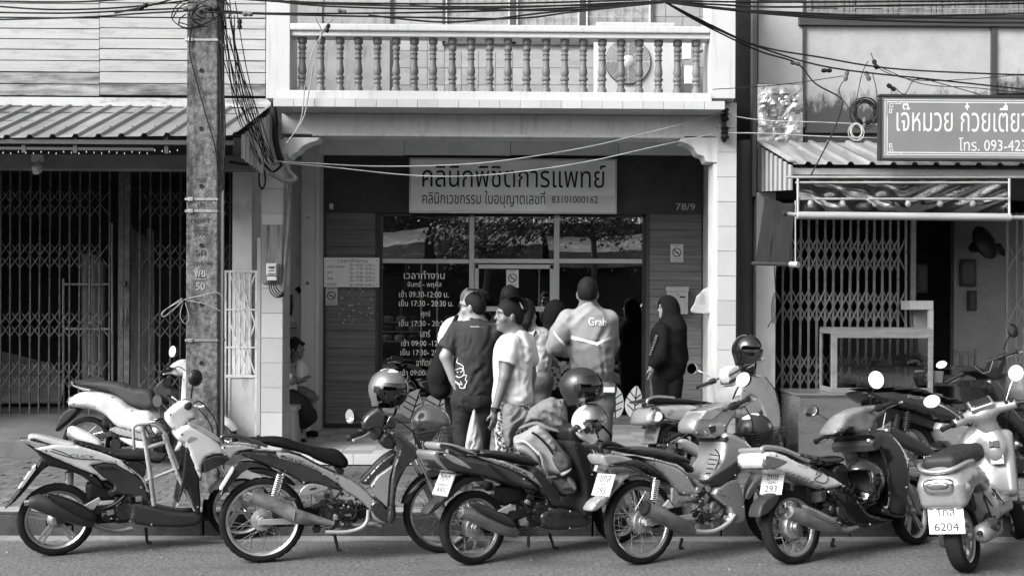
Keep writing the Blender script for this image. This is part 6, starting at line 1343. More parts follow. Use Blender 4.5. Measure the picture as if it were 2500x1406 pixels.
# ---- 5: white and dark scooter with a black leg shield
cE = crop(1800,830,2.44)
b = Bike('white and black scooter with broad black leg shield, fifth from the left', 1940, 1375, 29, 9, 1.22, .25, .245, c=cE, steer=12)
b.wheel(False, 'spoke', .05, .085); b.wheel(True, 'cast5', .045); b.fork(); b.fender(True, m_blkp, 40, 160, .028, .06)
b.engine(.42, .33, 'scoot'); b.shock(285,845,285,910,.02,.03,m=m_dgrey)
b.P('rear_mudguard', m_dgrey, '125,1052 150,960 215,915 260,900 250,955 200,1025 150,1055', .06, .02)
b.P('tail_panel', m_whtp, '148,655 250,660 400,738 560,800 680,882 692,912 640,872 560,892 520,892 430,842 320,802 210,782 150,745', .14, .05, edge=.5)
b.P('tail_lamp', m_lensd, '152,690 185,680 302,716 300,732 222,776 168,766', .142, .02, edge=.7)
b.txt('automatic', m_blkp, 362, 748, 422, 768, .012, -.145, .02); b.txt('Mio Z', m_blkp, 580, 822, 655, 858, .018, -.145, .03)
b.tube('tribal_decal', m_dgrey, '440,760 500,790 460,830 520,850 540,810 480,770', -.142, .003); b.tube('tribal_decal', m_dgrey, '430,740 560,800 500,760 470,800', -.142, .003)
b.tube('grab_rail', m_silv, '150,665 148,645 190,638 280,655 425,718', -.11, .017); b.tube('grab_rail', m_silv, '150,665 148,645 190,638 280,655 425,718', .11, .017); p = b.T(149,652,-.11); B().cyl(p, p+V((0,.22,0)), .017, n=8).build('grab_rail', m_silv, b.o, 60)
b.P('seat', m_blkg, '235,655 400,668 520,696 600,684 645,692 656,716 590,758 480,742 350,708', .13, .05, edge=.4)
b.P('seat_base', m_blkp, '560,752 652,722 662,860 692,905 600,850', .12, .02)
b.P('lower_body', m_blkg, '525,892 600,872 692,908 762,1020 850,1050 952,1056 905,1100 760,1122 660,1082 605,985', .15, .04, edge=.6)
b.P('leg_shield', m_blkg, '700,558 800,530 872,558 970,690 975,860 952,1000 952,1056 862,1052 835,1010 850,930 830,720 760,600', .19, .04, y=-.1, edge=.75)
b.P('front_panel', m_whtp, '872,558 925,575 1003,695 1003,762 975,900 970,690', .19, .03, y=-.15, edge=.6)
b.P('handlebar_cover', mat('scuffed grey plastic', .14, .5, var=.4, sc=8, stain=.5, sv=.3, ssc=6, fine=.2), '535,560 570,500 622,440 722,395 800,388 850,400 852,440 782,482 772,545 702,567 640,522 590,562', .09, .05, y=-.02)
b.P('key_panel', m_dgrey, '735,610 790,560 825,600 760,680', .195, .01, y=-.1); p = b.T(785, 600, -.2); B().lathe([(.006,-.012),(.012,-.012),(.02,0)], p, (0,1,0), 14).build('ignition', m_chrome, b.o, 40)
b.grip(465, 605, .36, 545, 562, .2); b.grip(945, 366, -.36, 850, 402, -.2)
b.mirror(435, 420, .34, 560, 490, .2, .066, .045, face=(-1,-.1,.15)); b.mirror(828, 237, -.3, 792, 385, -.2, .055, .065, rot=.4, face=(-1,-.3,.15))
b.exhaust('308,1022 340,1035 450,1075 560,1110 600,1125', [.042,.05,.054,.05,.03], -.16, m_exh, ('400,980 430,985 585,1055 598,1095 560,1095 450,1040', m_silv, .05))
b.tube('header_pipe', m_exh, '590,1125 650,1135 715,1112', -.12, .022)
b.plate(207, 852, (('ขกษ', .25, .8, .64, .92), ('ภูเก็ต', .35, .7, .42, .6), ('293', .22, .8, .08, .38)), 20)
b.P('foot_bracket', m_engd, '488,905 528,890 525,960 495,965', .14, .01, ch=0); b.stand(575, 1180, 560, 1225, .03)
bike5 = b
cF = crop(2050,780,2.2467); cF1 = crop(2230,780,4.137)
# ---- 6: silver retro scooter seen from behind, far right
b = Bike('silver rounded scooter seen from behind at the right edge', 2362, 1394, 50, 9, 1.25, .235, .235, c=cF, steer=30, tw=.055)
b.wheel(False, 'cast5', .06); b.wheel(True, 'cast5', .05); b.fork(); b.fender(True, m_silv, 20, 165, .03, .08)
b.engine(.45, .3, 'scoot')
s = SDF(); s.ell((.05,0,.6), (.36,.165,.15), (0,.12,0), .03).rbox((-.1,0,.6), (.1,.08,.05), .06, (0,.1,0), .06).ell((.3,0,.5), (.25,.15,.17), (0,.4,0), .06).rbox((-.2,0,.56), (.06,.1,.05), .05, (0,-.1,0), .05)
s.cone((0,-.3,.26), (0,.3,.26), .31, .31, .015, 's'); s.half((0,0,.43), (.35,0,-1)) 
s.build('tail_body', m_silv, b.o, .011)
s = SDF(); s.rbox((.1,0,.75), (.3,.07,.012), .045, (0,-.03,0), .03).ell((.35,0,.73), (.14,.12,.055)).ell((-.12,0,.765), (.1,.12,.045)); s.build('seat', m_vinyl, b.o, .011)
P = [V((-.02,-.15,.73)), V((-.16,-.15,.735)), V((-.27,-.11,.715)), V((-.3,-.04,.70)), V((-.3,.04,.70)), V((-.27,.11,.715)), V((-.16,.15,.735)), V((-.02,.15,.73))]
B().tube(catmull(P, 5), .016, 10).build('grab_rail', m_silv, b.o, 60); [B().cyl(V((-.2,y,.66)), V((-.2,y,.73)), .013, n=8).build('grab_post', m_silv, b.o, 60) for y in (-.1,.1)]
def rearpuff(part, m, P2, d, x, tilt=0, r=.02):
    vs, fs = puffgeo(chaikin(P2, 2), d, r, 0, .3); X = Matrix.Translation((x,0,0)) @ Matrix.Rotation(tilt, 4, 'Y') @ Matrix.Rotation(math.pi/2, 4, 'Z'); q = B(); q.v = vs; q.f = fs; return q.build(part, m, b.o, 50, X=X)
rearpuff('lamp_surround', m_chrome, [(-.11,.66),(.11,.66),(.1,.57),(.07,.545),(-.07,.545),(-.1,.57)], .05, -.28); rearpuff('tail_lamp', m_lensd, [(-.085,.645),(.085,.645),(.075,.58),(-.075,.58)], .066, -.28)
for sgn in (-1, 1): s = SDF(); s.ell((-.24,sgn*.135,.585), (.05,.03,.04), (0,.3,sgn*.6)); s.build('indicator', m_lens, b.o, .008)
B().bx(-.25,-.2,-.05,.05,.4,.55).build('plate_bracket', m_silv, b.o, bev=.012); B().bx(-.27,-.21,-.04,.04,.46,.5).build('reflector_box', m_dgrey, b.o, bev=.008)
b.plate(V((-.27,0,.385)), 0, (('1กส', .3, .78, .64, .92), ('ภูเก็ต', .4, .66, .42, .6), ('6204', .14, .86, .08, .38)), 12, .215, .17)
g = bpy.data.objects.new('exhaust', None); link(g, b.o)
s = SDF(); s.cone((-.1,-.17,.27), (.1,-.17,.27), .062, .065, .02).ell((-.13,-.17,.27), (.05,.055,.055)).cone((.1,-.17,.27), (.26,-.13,.24), .05, .025, .03); s.build('silencer', m_exh, g, .009)
s = SDF(); s.ell((.0,-.215,.3), (.12,.03,.05), (0,.1,0)).ell((.02,-.225,.3), (.04,.03,.025), (0,.1,0), .003, 's'); s.build('heat_shield', m_dgrey, g, .008); B().lathe([(.005,-.02),(.016,-.02),(.018,.0),(.018,.03)], (-.185,-.17,.28), (1,0,0), 16).build('tailpipe', m_ink, g, 40)
def lt(t_, m, P, dx, dy, L_, h, off, bold=.03):                     # lettering in the bike's own axes
    P = V(P); dx = V(dx).normalized(); dy = V(dy).normalized(); n_ = dx.cross(dy); return text('lettering', t_, m, lambda a_, c_: P+dx*a_+dy*c_+n_*off, 0, L_, 0, h, b.o, bold)
lt('GIORNO+', m_gunm, (.1,-.166,.56), (1,0,.02), (0,.12,1), .12, .02, .004); lt('HONDA', m_wht, (-.2,.1,.775), (0,-1,0), (.25,0,1), .13, .022, .012)
S6 = b.S
s = SDF(); s.ell((.79,0,1.0), (.085,.12,.062), (0,-.35,0), .03)
for sg in (-1, 1): s.cone((.77,sg*.09,1.0), (.73,sg*.21,.985), .042, .034, .03)
s.cone((.79,0,.98), (.87,0,.8), .07, .085, .04).half((.87,0,.79), (.3,0,-1)); s.build('handlebar_cover', m_silv, b.o, .009, X=S6)
s = SDF(); s.rbox((.745,0,1.055), (.035,.07,.006), .022, (0,-.75,0)); s.build('gauge_bezel', m_chrome, b.o, .008, X=S6); s = SDF(); s.rbox((.732,0,1.07), (.028,.058,.004), .012, (0,-.75,0)); s.build('gauge', m_blkg, b.o, .007, X=S6)
for sg in (-1, 1):
    b.grip(S6 @ V((.7,sg*.33,.975)), 0, 0, S6 @ V((.725,sg*.22,.985)), 0, 0); b.mirror(S6 @ V((.73,sg*.31,1.19)), 0, 0, S6 @ V((.74,sg*.17,1.02)), 0, 0, .06 if sg > 0 else .052, .046 if sg > 0 else .062, .3*sg, m_chrome, face=(-.95,-.35,.15))
    for k in range(2): B().bx(-.012,.012,-.012,.012,-.006,.006).build('switch', m_blkp, b.o, bev=.003, X=S6 @ Matrix.Translation((.7,sg*(.16+.035*k),1.02)) @ Matrix.Rotation(-.8,4,'Y'))
s = SDF(); s.rbox((.86,0,.62), (.012,.15,.2), .045, (0,.22,0), .03).ell((.83,0,.82), (.06,.13,.1), (0,0,0), .05).ell((.8,-.09,.74), (.06,.075,.11), (0,.2,0), .04).ell((.8,.09,.74), (.06,.075,.11), (0,.2,0), .04).half((.8,0,.36), (0,0,-1)); s.build('leg_shield', m_silv, b.o, .01)
s = SDF(); s.ell((.95,0,.66), (.1,.15,.27), (0,.2,0), .04).ell((.93,0,.86), (.07,.09,.09), (0,0,0), .06); s.build('front_apron', m_silv, b.o, .012)
s = SDF(); s.rbox((.62,0,.34), (.2,.11,.03), .03, (0,0,0), .03).cone((.36,0,.45), (.4,0,.38), .13, .14, .06).cone((.62,0,.4), (.82,0,.42), .06, .08, .05); s.build('floor_board', m_greyp, b.o, .011)
B().bx(-.006,.006,-.035,.035,-.026,.026).build('key_panel', m_blkp, b.o, bev=.004, X=Matrix.Translation((.742,-.1,.77)) @ Matrix.Rotation(.25,4,'Y')); B().cyl((.735,-.085,.77), (.728,-.085,.772), .018, n=16).build('ignition', m_dgrey, b.o, 50)
B().bx(-.003,.003,-.045,.045,-.04,.04).build('tax_disc', m_plate, b.o, X=Matrix.Translation((.76,-.1,.665)) @ Matrix.Rotation(.12,4,'Y')); lt('2570', m_tx, (.755,-.1,.66), (0,-1,0), (.1,0,1), .04, .016, .004)
B().bx(-.003,.003,-.02,.02,-.012,.012).build('warning_label', m_tx, b.o, X=Matrix.Translation((.755,.03,.72)) @ Matrix.Rotation(.15,4,'Y'))
b.tube('footrest', m_blkp, '955,1000 1010,1005', [-.17,-.25], .014)
bike6 = b
# ---- 7: pale retro scooter behind the pole
b = Bike('pale rounded scooter standing on the pavement behind the concrete pole', 213, 1133, 2, 3, 1.24, .235, .235, SW, c=cA, steer=-12)
b.wheel(False, 'spoke', .05, .07); b.wheel(True, 'spoke', .04, .05); b.fork(); b.fender(True, m_whtp, 25, 150, .03, .075); b.engine(.42, .3, 'scoot')
b.P('tail_body', m_whtp, '385,382 412,335 480,305 560,303 700,338 790,415 900,420 930,520 900,575 790,552 680,520 625,455 560,420 480,408 410,402', .17, .09, edge=.35)
b.P('side_badge', m_alf, '455,380 520,372 575,392 560,400 500,388', .174, .004, ch=0)
b.P('side_band', m_greyp, '650,512 760,530 900,570 1010,610 1005,640 860,600 740,575 680,560', .175, .02)
b.P('floor_side', m_whtp, '690,575 800,585 1000,640 1060,655 1000,665 840,658 740,615', .16, .03)
b.P('seat', m_vinylg, '425,250 450,237 600,243 700,253 790,288 870,293 915,318 922,415 805,405 740,372 660,312 560,292 460,275', .14, .06, edge=.4)
b.tube('grab_rail', m_chrome, '425,245 435,268 480,285 540,298', -.13, .013); b.tube('grab_rail', m_chrome, '425,245 435,268 480,285 540,298', .13, .013); p = b.T(425,247,-.13); B().cyl(p, p+V((0,.26,0)), .013, n=8).build('grab_rail', m_chrome, b.o, 60)
b.P('rear_mudguard', m_dgrey, '320,556 340,478 395,405 480,402 430,462 372,512', .07, .03)
b.P('tail_lamp', m_lensd, '388,372 412,338 440,322 425,360 405,378', .13, .02)
b.P('leg_shield', m_whtp, '1085,180 1130,190 1180,330 1160,520 1080,660 1010,665 1060,540 1075,400', .19, .04, edge=.7)
b.P('front_body', m_whtp, '1120,230 1200,300 1260,420 1230,520 1150,560 1160,400', .16, .07)
b.P('handlebar_cover', m_whtp, '1000,172 1040,130 1100,108 1160,130 1150,200 1062,218 1012,195', .1, .05, y=-.05)
b.P('inner_bag', m_dgrey, '905,292 960,232 986,225 982,280 1030,290 1035,345 965,372 925,335', .12, .03)
b.grip(955, 195, -.33, 1010, 178, -.18); b.grip(985, 160, .33, 1030, 150, .18)
b.mirror(1028, 68, -.3, 1042, 130, -.18, .05, .055, face=(-.6,-.8,.1))
b.exhaust('410,545 440,555 540,600 600,640', [.045,.055,.05,.03], -.15, m_greyp, ('395,545 402,515 440,508 560,568 612,612 600,640 520,620 440,590', m_whtp, .045), tip=False)
B().lathe([(.001,-.02),(.05,-.02),(.062,0)], b.T(692,622,-.12), (0,1,0), 20).build('fan_cover', m_blkp, b.o, 40)
bike7 = b
# ---- 8: pale retro scooter on the pavement behind the silver motorbike
b = Bike('pale scooter on the pavement with plate 7994, behind the silver motorbike', 1640, 1164, 29, 7, 1.24, .235, .235, SW, c=cD, steer=10)
b.wheel(False, 'spoke', .05, .07); b.wheel(True, 'spoke', .04, .05); b.fork(); b.fender(True, m_whtp, 25, 150, .03, .075); b.engine(.42, .3, 'scoot')
b.P('tail_body', m_whtp, '440,470 468,405 540,380 700,378 765,392 830,430 860,500 760,520 690,490 560,492 445,512', .17, .08, edge=.35)
b.P('tail_lamp', m_lensd, '470,450 478,405 510,392 525,430 500,470', .172, .02); b.P('indicator', m_lens, '540,445 575,408 598,415 575,455', .175, .01)
b.P('seat', m_vinyl, '445,355 500,340 640,343 760,354 865,375 760,388 600,374 470,378', .14, .04, edge=.4)
b.tube('grab_rail', m_chrome, '440,395 442,355 495,336 600,344', -.13, .014); b.tube('grab_rail', m_chrome, '440,395 442,355 495,336 600,344', .13, .014); p = b.T(441,365,-.13); B().cyl(p, p+V((0,.26,0)), .014, n=8).build('grab_rail', m_chrome, b.o, 60)
b.txt('Scoopy', m_alf, 620, 405, 680, 392, .02, -.175, .03); 
b.P('rear_mudguard', m_dgrey, '495,630 530,520 600,490 570,560', .07, .02)
b.P('leg_shield', m_pale, '935,300 1000,230 1060,205 1110,222 1170,300 1196,420 1198,540 1110,640 1060,600 1100,480 1060,360 1000,330 960,440', .19, .05, y=-.08, edge=.65)
b.P('glove_box', m_pale, '960,350 1060,300 1110,340 1120,420 1040,470 980,440', .18, .05, y=-.1)
b.P('shield_rim', m_dgrey, '1100,212 1120,222 1182,300 1206,430 1204,560 1195,560 1196,420 1168,305', .195, .008, y=-.12, ch=0)
b.tube('shield_groove', m_dgrey, '955,455 1045,480 1125,430 1115,335 1062,292 960,345', -.175, .004); b.tube('shield_groove', m_dgrey, '1000,235 1060,212 1108,228 1162,305 1188,420 1190,530', -.185, .005)
b.P('key_panel', m_blkp, '1018,285 1050,265 1058,290 1030,305', .185, .006, y=-.14)
b.P('handlebar_cover', m_whtp, '882,192 925,150 972,158 980,250 925,282 892,235', .07, .035, y=0)
b.P('warning_label', m_dgrey, '922,240 958,222 965,245 930,262', .075, .003, y=-.05, ch=0)
b.grip(735, 282, .36, 830, 245, .2); b.grip(1110, 108, -.36, 1010, 165, -.2)
b.tube('handlebar', m_chrome, '830,245 880,225 920,215', [.2,.1,.04], .012); b.tube('handlebar', m_chrome, '960,190 1010,165', [-.04,-.2], .012)
b.mirror(705, 170, .36, 815, 220, .22, .055, .052, face=(-1,-.3,.1), m=m_chrome)
b.exhaust('640,620 680,635 770,685 820,720', [.04,.05,.05,.03], -.15, m_greyp, ('625,600 645,584 690,590 812,668 806,715 760,705 660,640', m_whtp, .045), tip=False)
b.plate(462, 568, (('1กข', .25, .8, .6, .92), ('7994', .16, .84, .08, .44)), 22)
bike8 = b
# ---- 9: black maxi scooter at the right, behind
b = Bike('large black scooter on the pavement behind the silver rounded scooter', 2228, 1182, 24, 7, 1.31, .28, .29, SW, c=cF, steer=14, tw=.06)
b.wheel(False, 'cast5', .07); b.wheel(True, 'cast5', .06); b.fork(); b.fender(True, m_blkg, 30, 150, .03, .08); b.engine(.5, .36, 'scoot')
b.P('tail_panel', m_blkg, '132,395 200,382 400,393 560,442 700,500 735,570 620,575 500,542 415,505 300,482 240,470 185,440', .16, .06, edge=.4)
b.P('seat', m_vinyl, '128,372 300,362 470,372 530,408 690,436 700,468 560,442 400,396 200,386', .15, .04, edge=.4)
b.P('tail_lamp', m_lens, '150,412 200,405 262,430 240,450 190,436', .15, .02)
b.txt('PCX', m_chrome, 372, 428, 470, 438, .022, -.165, .03)
b.P('under_tail', m_blkp, '180,440 300,482 420,508 560,560 600,640 480,600 300,540 230,600 200,640 190,560', .1, .03)
b.P('body_side', m_greyp, '520,560 640,570 720,580 760,660 700,720 600,700', .17, .03); b.P('floor_side', m_blkp, '480,690 620,700 760,700 1000,760 1100,780 1100,850 900,850 600,780', .18, .04)
b.P('leg_shield', m_blkg, '760,330 830,320 900,500 1100,620 1100,780 940,620 840,520', .2, .04, y=-.1)
b.P('front_fairing', m_silv, '930,290 1050,300 1160,420 1200,560 1050,520 960,420', .2, .06, y=-.1)
b.P('handlebar_cover', m_blkp, '520,512 612,474 700,532 762,520 832,380 868,372 872,425 820,600 742,622 640,572 560,542', .08, .03, c=cF1, y=0); b.tube('chrome_trim', m_chrome, '612,478 700,545 768,525 812,390', -.08, .006, cF1, sm=0)
b.grip(335, 635, .38, 500, 545, .22, c=cF1); b.grip(1050, 320, -.36, 890, 375, -.22, c=cF1)
b.mirror(285, 455, .4, 500, 520, .24, .075, .038, c=cF1, face=(-1,.1,.2)); b.mirror(995, 110, -.4, 912, 300, -.26, .05, .07, rot=.5, c=cF1, face=(-1,.1,.2))
b.exhaust('260,610 300,625 420,700 520,760', [.05,.056,.056,.035], -.16, m_dgrey, ('252,592 295,585 400,640 490,690 545,745 520,772 420,730 330,690 262,642', m_dgrey, .05), tip=False)
b.P('exhaust_end', m_silv, '248,600 275,588 300,592 290,640 260,640', .06, .01, y0=-.16, y=-.21)
b.shock(318,520,306,600,-.1,.03,m=m_dgrey,turns=7); b.shock(375,505,360,610,-.14,.028,m=m_dgrey,turns=7)
b.plate(195, 560, (('กตท', .25, .8, .6, .92), ('498', .2, .8, .08, .44)), 20)
bike9 = b
LOCAL = False
# ================================================================ PEOPLE
m_skin = mat('skin', .22, .5, var=.08, sc=12, bump=.05, bsc=120); m_skind = mat('tanned skin', .13, .5, var=.08, sc=12, bump=.05, bsc=120)
m_hair = mat('black hair', .01, .65, var=.5, sc=14, st=(3,3,.5), bump=.5, bsc=60, bst=(3,3,.4), spec=0.12); m_grhair = mat('grey hair', .07, .6, var=.3, sc=20, st=(3,3,.5), bump=.5, bsc=60)
m_tee = mat('white cotton', .56, .85, var=.05, sc=6, bump=.12, bsc=150); m_polo = mat('charcoal polo', .032, .9, var=.2, sc=6, bump=.15, bsc=200, spec=0.12)
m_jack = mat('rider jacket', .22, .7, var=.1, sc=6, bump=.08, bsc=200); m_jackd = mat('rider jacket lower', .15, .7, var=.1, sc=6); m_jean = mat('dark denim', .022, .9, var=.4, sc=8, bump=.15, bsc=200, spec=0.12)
m_jeanl = mat('mid denim', .09, .9, var=.3, sc=8, bump=.1, bsc=200); m_blc = mat('black cloth', .009, .85, var=.4, sc=6, spec=0.12); m_skirt = mat('school skirt', .02, .9, var=.3, sc=5, spec=0.12)
m_pat = mat('patterned trousers', .5, .85, var=.1, sc=6, stain=1, sv=.015, ssc=38, slo=.47, shi=.53); m_flor = mat('floral cloth', .5, .85, var=.1, sc=6, stain=1, sv=.02, ssc=28, slo=.5, shi=.54)
m_str = mat('reflective stripe', .7, .5, var=.03); m_eye = mat('eye white', .6, .3, var=.02); m_grt = mat('grey trousers', .11, .9, var=.2, sc=6, bump=.1, bsc=200)
def head(s, c, yaw, k=1.0, pitch=0):
    c = np.array(c); f = np.array((math.cos(yaw), math.sin(yaw), 0)); l = np.array((-f[1], f[0], 0)); u = np.array((0,0,1.)); r = (0,-pitch,yaw)
    s.ell(c+(-.012*f+.02*u)*k, np.array((.098,.076,.108))*k, r, .02).ell(c+(.028*f-.05*u)*k, np.array((.062,.056,.07))*k, r, .03)
    s.cone(c+(.086*f+.012*u)*k, c+(.1*f-.02*u)*k, .007*k, .012*k, .014).ell(c+(.082*f-.056*u)*k, np.array((.017,.026,.008))*k, r, .008).ell(c+(.082*f-.068*u)*k, np.array((.015,.023,.008))*k, r, .008).ell(c+(.07*f-.098*u)*k, np.array((.022,.024,.02))*k, r, .02)
    s.ell(c+(.07*f+.03*u)*k, np.array((.02,.055,.012))*k, r, .02)
    for sg in (-1, 1):
        s.ell(c+(-.012*f+sg*.077*l-.012*u)*k, np.array((.02,.011,.032))*k, (0,0,yaw+sg*.35), .006); s.ell(c+(.055*f+sg*.045*l-.03*u)*k, np.array((.025,.025,.025))*k, r, .02)
        s.ell(c+(.1*f+sg*.032*l+.006*u)*k, np.array((.014,.016,.011))*k, r, .012, 's')
    return f, l, u
def face(c, yaw, parent, k=1.0, brow=True):
    c = V(c); f = V((math.cos(yaw), math.sin(yaw), 0)); l = V((-f.y, f.x, 0)); u = V((0,0,1))
    for sg in (-1, 1):
        p = c+(f*.076+l*(sg*.032)+u*.006)*k
        B().lathe([(.001,-.009*k),(.007*k,-.006*k),(.009*k,0),(.007*k,.006*k),(.001,.009*k)], p, f, 10).build('eye', m_eye, parent, 60)
        B().lathe([(.001,.0105*k),(.006*k,.009*k),(.0075*k,.005*k)], p, f, 10).build('iris', m_ink, parent, 60)
        if brow: B().tube([p+(f*.012+u*.019+l*(sg*-.014))*k, p+(f*.013+u*.024)*k, p+(f*.004+u*.02+l*(sg*.018))*k], [.003*k,.0045*k,.002*k], 6).build('eyebrow', m_hair, parent, 60)
    B().tube([c+(f*.094-u*.062-l*.02)*k, c+(f*.1-u*.0615)*k, c+(f*.094-u*.062+l*.02)*k], [.0015*k,.0025*k,.0015*k], 5).build('mouth_line', mat('lip', .09, .5, var=.05), parent, 60)
def strands(parent, c, yaw, m, k=1.0, n=170, seed=1, tail=None, short=False):
    # loose locks combed back over the head
    rs = random.Random(seed); c = V(c); f = V((math.cos(yaw), math.sin(yaw), 0)); l = V((-f.y, f.x, 0)); u = V((0,0,1)); b = B()
    for i in range(n):
        a = rs.uniform(-1.5, 1.5); e0 = rs.uniform(1.1, 2.7) if short else rs.uniform(1.05, 1.45); L_ = rs.uniform(.2, .45) if short else rs.uniform(.9, 1.7); P = []
        for t in range(6):
            e = e0+L_*t/5; rr = 1.03+rs.uniform(0, .055); P.append(c+(f*(.1*math.cos(e)-.02)+u*(.108*math.sin(e)+.03)+l*(.088*math.sin(a)*(1-.35*abs(math.cos(e))+.1*t/5)))*k*rr)
        P = [p-u*.012*abs(math.sin(a))*k*0 for p in P]; b.tube(P, [.0015,.0035,.004,.004,.003,.001], 4)
    return b.build('hair_strands', m, parent, 60)
def hand(s, w, d, n, k=1.0, curl=.5, side=1):
    w = V(w); d = V(d).normalized(); n = V(n); n = (n-d*n.dot(d)).normalized(); a = d.cross(n)*side
    s.cone(w-d*.01, w+d*.03*k, .024*k, .028*k, .015)
    for t in (-1.2, -.4, .4, 1.2): s.cone(w+d*.015*k+a*(.008*t*k), w+d*.075*k+a*(.0165*t*k), .013*k, .0125*k, .012)
    for i, (t, L_) in enumerate(((-1.25,.06),(-.42,.07),(.42,.066),(1.25,.05))):
        p = w+d*.08*k+a*(.0168*t*k); e = d
        for j in range(3):
            e = (e*math.cos(curl*.7)+n*math.sin(curl*.7)).normalized(); q = p+e*(L_*k*(.45,.32,.25)[j]); s.cone(p, q, .0095*k-.0008*j, .009*k-.001*j, .003); p = q
            dd = e; n2 = (n-dd*n.dot(dd)); n = n2.normalized() if n2.length > .01 else n
        n = V(n)
    p = w+d*.02*k-a*.026*k; q = p+(d*.035-a*.022+n*.012)*k; s.cone(p, q, .0125*k, .011*k, .01).cone(q, q+(d*.028-a*.004+n*.014)*k, .0105*k, .0085*k, .004)
    return s
def Jf(c, Y0):
    def J(u, v, dy=0): return tuple(W(*c(u, v), Y0+dy))
    return J
cP = crop(1040,660,3.124)
GRP = 'people waiting outside the clinic'
def person(label, foot, grp=GRP): return thing('person', label, 'person', foot, 0, grp)
def legs(s, J, hipL, hipR, zf, rk=1.0, spread=0, knee=.02):
    for h in (hipL, hipR):
        h = V(h); f = V((h.x+spread*(1 if h is hipR else -1), h.y, zf+.08)); kn = (h+f)/2+V((0,0,.02)); s.chain([h, kn, f], [.085*rk, .058*rk, .042*rk], .02)
    return s
def shoe(parent, x, y, z, yaw, m, L_=.25):
    s = SDF(); f = V((math.cos(yaw), math.sin(yaw), 0)); s.cone(V((x,y,z+.045))-f*.04, V((x,y,z+.035))+f*L_*.55, .042, .035, .03).cone(V((x,y,z+.06))-f*.03, V((x,y,z+.1))-f*.03, .042, .04, .03).half((0,0,z+.002), (0,0,-1)); return s.build('shoe', m, parent, .01)

# ---- A: woman in a white T-shirt, in profile
Y0 = 8.2; J = Jf(cP, Y0); g0 = V(J(650, 1030)); 
A = person('woman in a white T-shirt and patterned trousers looking left', (g0.x, Y0, SW))
hc = J(628, 345); yaw = math.radians(197); s = SDF(); f, l, u = head(s, hc, yaw, 1.06)
s.cone(np.array(hc)-.02*f-.06*u, J(705, 490, .02), .056, .062, .03).ell(J(670, 640, .02), (.15,.12,.2), (0,.06,0), .05).ell(J(665, 860, .03), (.145,.12,.22), (0,0,0), .05)
s.chain([J(640, 560, -.1), J(600, 815, -.14), J(523, 1075, -.16)], [.062, .046, .03], .02).chain([J(770, 540, .12), J(800, 800, .15), J(780, 1000, .1)], [.058, .045, .03], .02)
hand(s, J(520, 1085, -.16), V((-.06, 0, -1)), V((-.5, .8, 0)), 1.0, .55, 1); legs(s, J, J(590, 1040, .0), J(710, 1040, .05), SW, .95)
s.build('body', m_skind, A, .0075); face(hc, yaw, A, 1.06)
s = SDF(); s.ell(J(672, 600, .02), (.152,.135,.14), (0,.1,0), .05).ell(J(662, 700, .02), (.16,.14,.18), (0,0,0), .06).ell(J(662, 850, .03), (.152,.14,.2), (0,0,0), .06).ell(J(660, 980, .03), (.166,.15,.16), (0,0,0), .06).cone(J(705, 492, .02), J(690, 540, .02), .07, .1, .05)
s.chain([J(645, 548, -.09), J(625, 640, -.13), J(610, 720, -.14)], [.07, .068, .072], .02).chain([J(770, 540, .12), J(800, 680, .14)], [.07, .07], .02)
s.half(J(660, 1022, 0), (.06,0,-1)).cut(J(606, 702, -.145), V(J(608,720,-.14))-V(J(628,640,-.13)), .06, .085).cone(J(705, 440, .02), J(700, 482, .02), .066, .05, .01, 's')
D_ = (V(J(610,720))-V(J(640,560))).normalized()
class Cut: pass
s.build('t_shirt', m_tee, A, .0075, creases(.008, 3, J(665,800,-.1), (.2,.05,.38), 45, .36, .018, (.8,.06,1)))
s = SDF(); s.ell(J(655, 1050, .03), (.17,.15,.12), (0,0,0), .05); legs(s, J, J(595, 1060, .0), J(705, 1060, .06), SW, 1.12); s.half((0,0,SW+.1), (0,0,-1)); s.build('trousers', m_pat, A, .009, wrinkle(.006, 30, 5))
c = np.array(hc); s = SDF(); k = 1.06
s.ell(c+(-.013*f+.028*u)*k, np.array((.1005,.082,.108))*k, (0,0,yaw), .02).ell(c+(-.06*f+.0*u)*k, np.array((.065,.075,.09))*k, (0,0,yaw), .02).ell(c+(-.115*f+.055*u)*k, np.array((.045,.05,.045))*k, (0,0,yaw), .01)
s.ell(c+(.122*f-.028*u)*k, np.array((.074,.13,.1))*k, (0,0,yaw), .01, 's').cone(c+(.0*f-.04*u)*k+l*.09, c+(.05*f-.07*u)*k+l*.1, .04, .05, .01, 's'); s.build('hair', m_hair, A, .0075, wrinkle(.007, 110, 2, (1,1,.4)))
strands(A, hc, yaw, m_hair, 1.06, 200, 2)
B().lathe([(.047,-.014),(.056,-.008),(.056,.008),(.047,.014)], V(c+(-.09*f+.06*u)*k), V(f*-1+u*.4), 18, None, True).build('hair_tie', m_tee, A, 50)
shoe(A, g0.x-.06, Y0, SW, math.pi, m_blc); shoe(A, g0.x+.1, Y0+.1, SW, math.pi, m_blc)
w = V(J(528, 1058, -.16)); B().lathe([(.034,-.012),(.038,-.008),(.038,.008),(.034,.012)], w, V((.25,0,1)), 18, None, True).build('watch_strap', m_blc, A, 50); B().cyl(w+V((-.01,-.03,0)), w+V((-.014,-.044,0)), .02, n=16).build('watch_face', m_dgrey, A, 50)
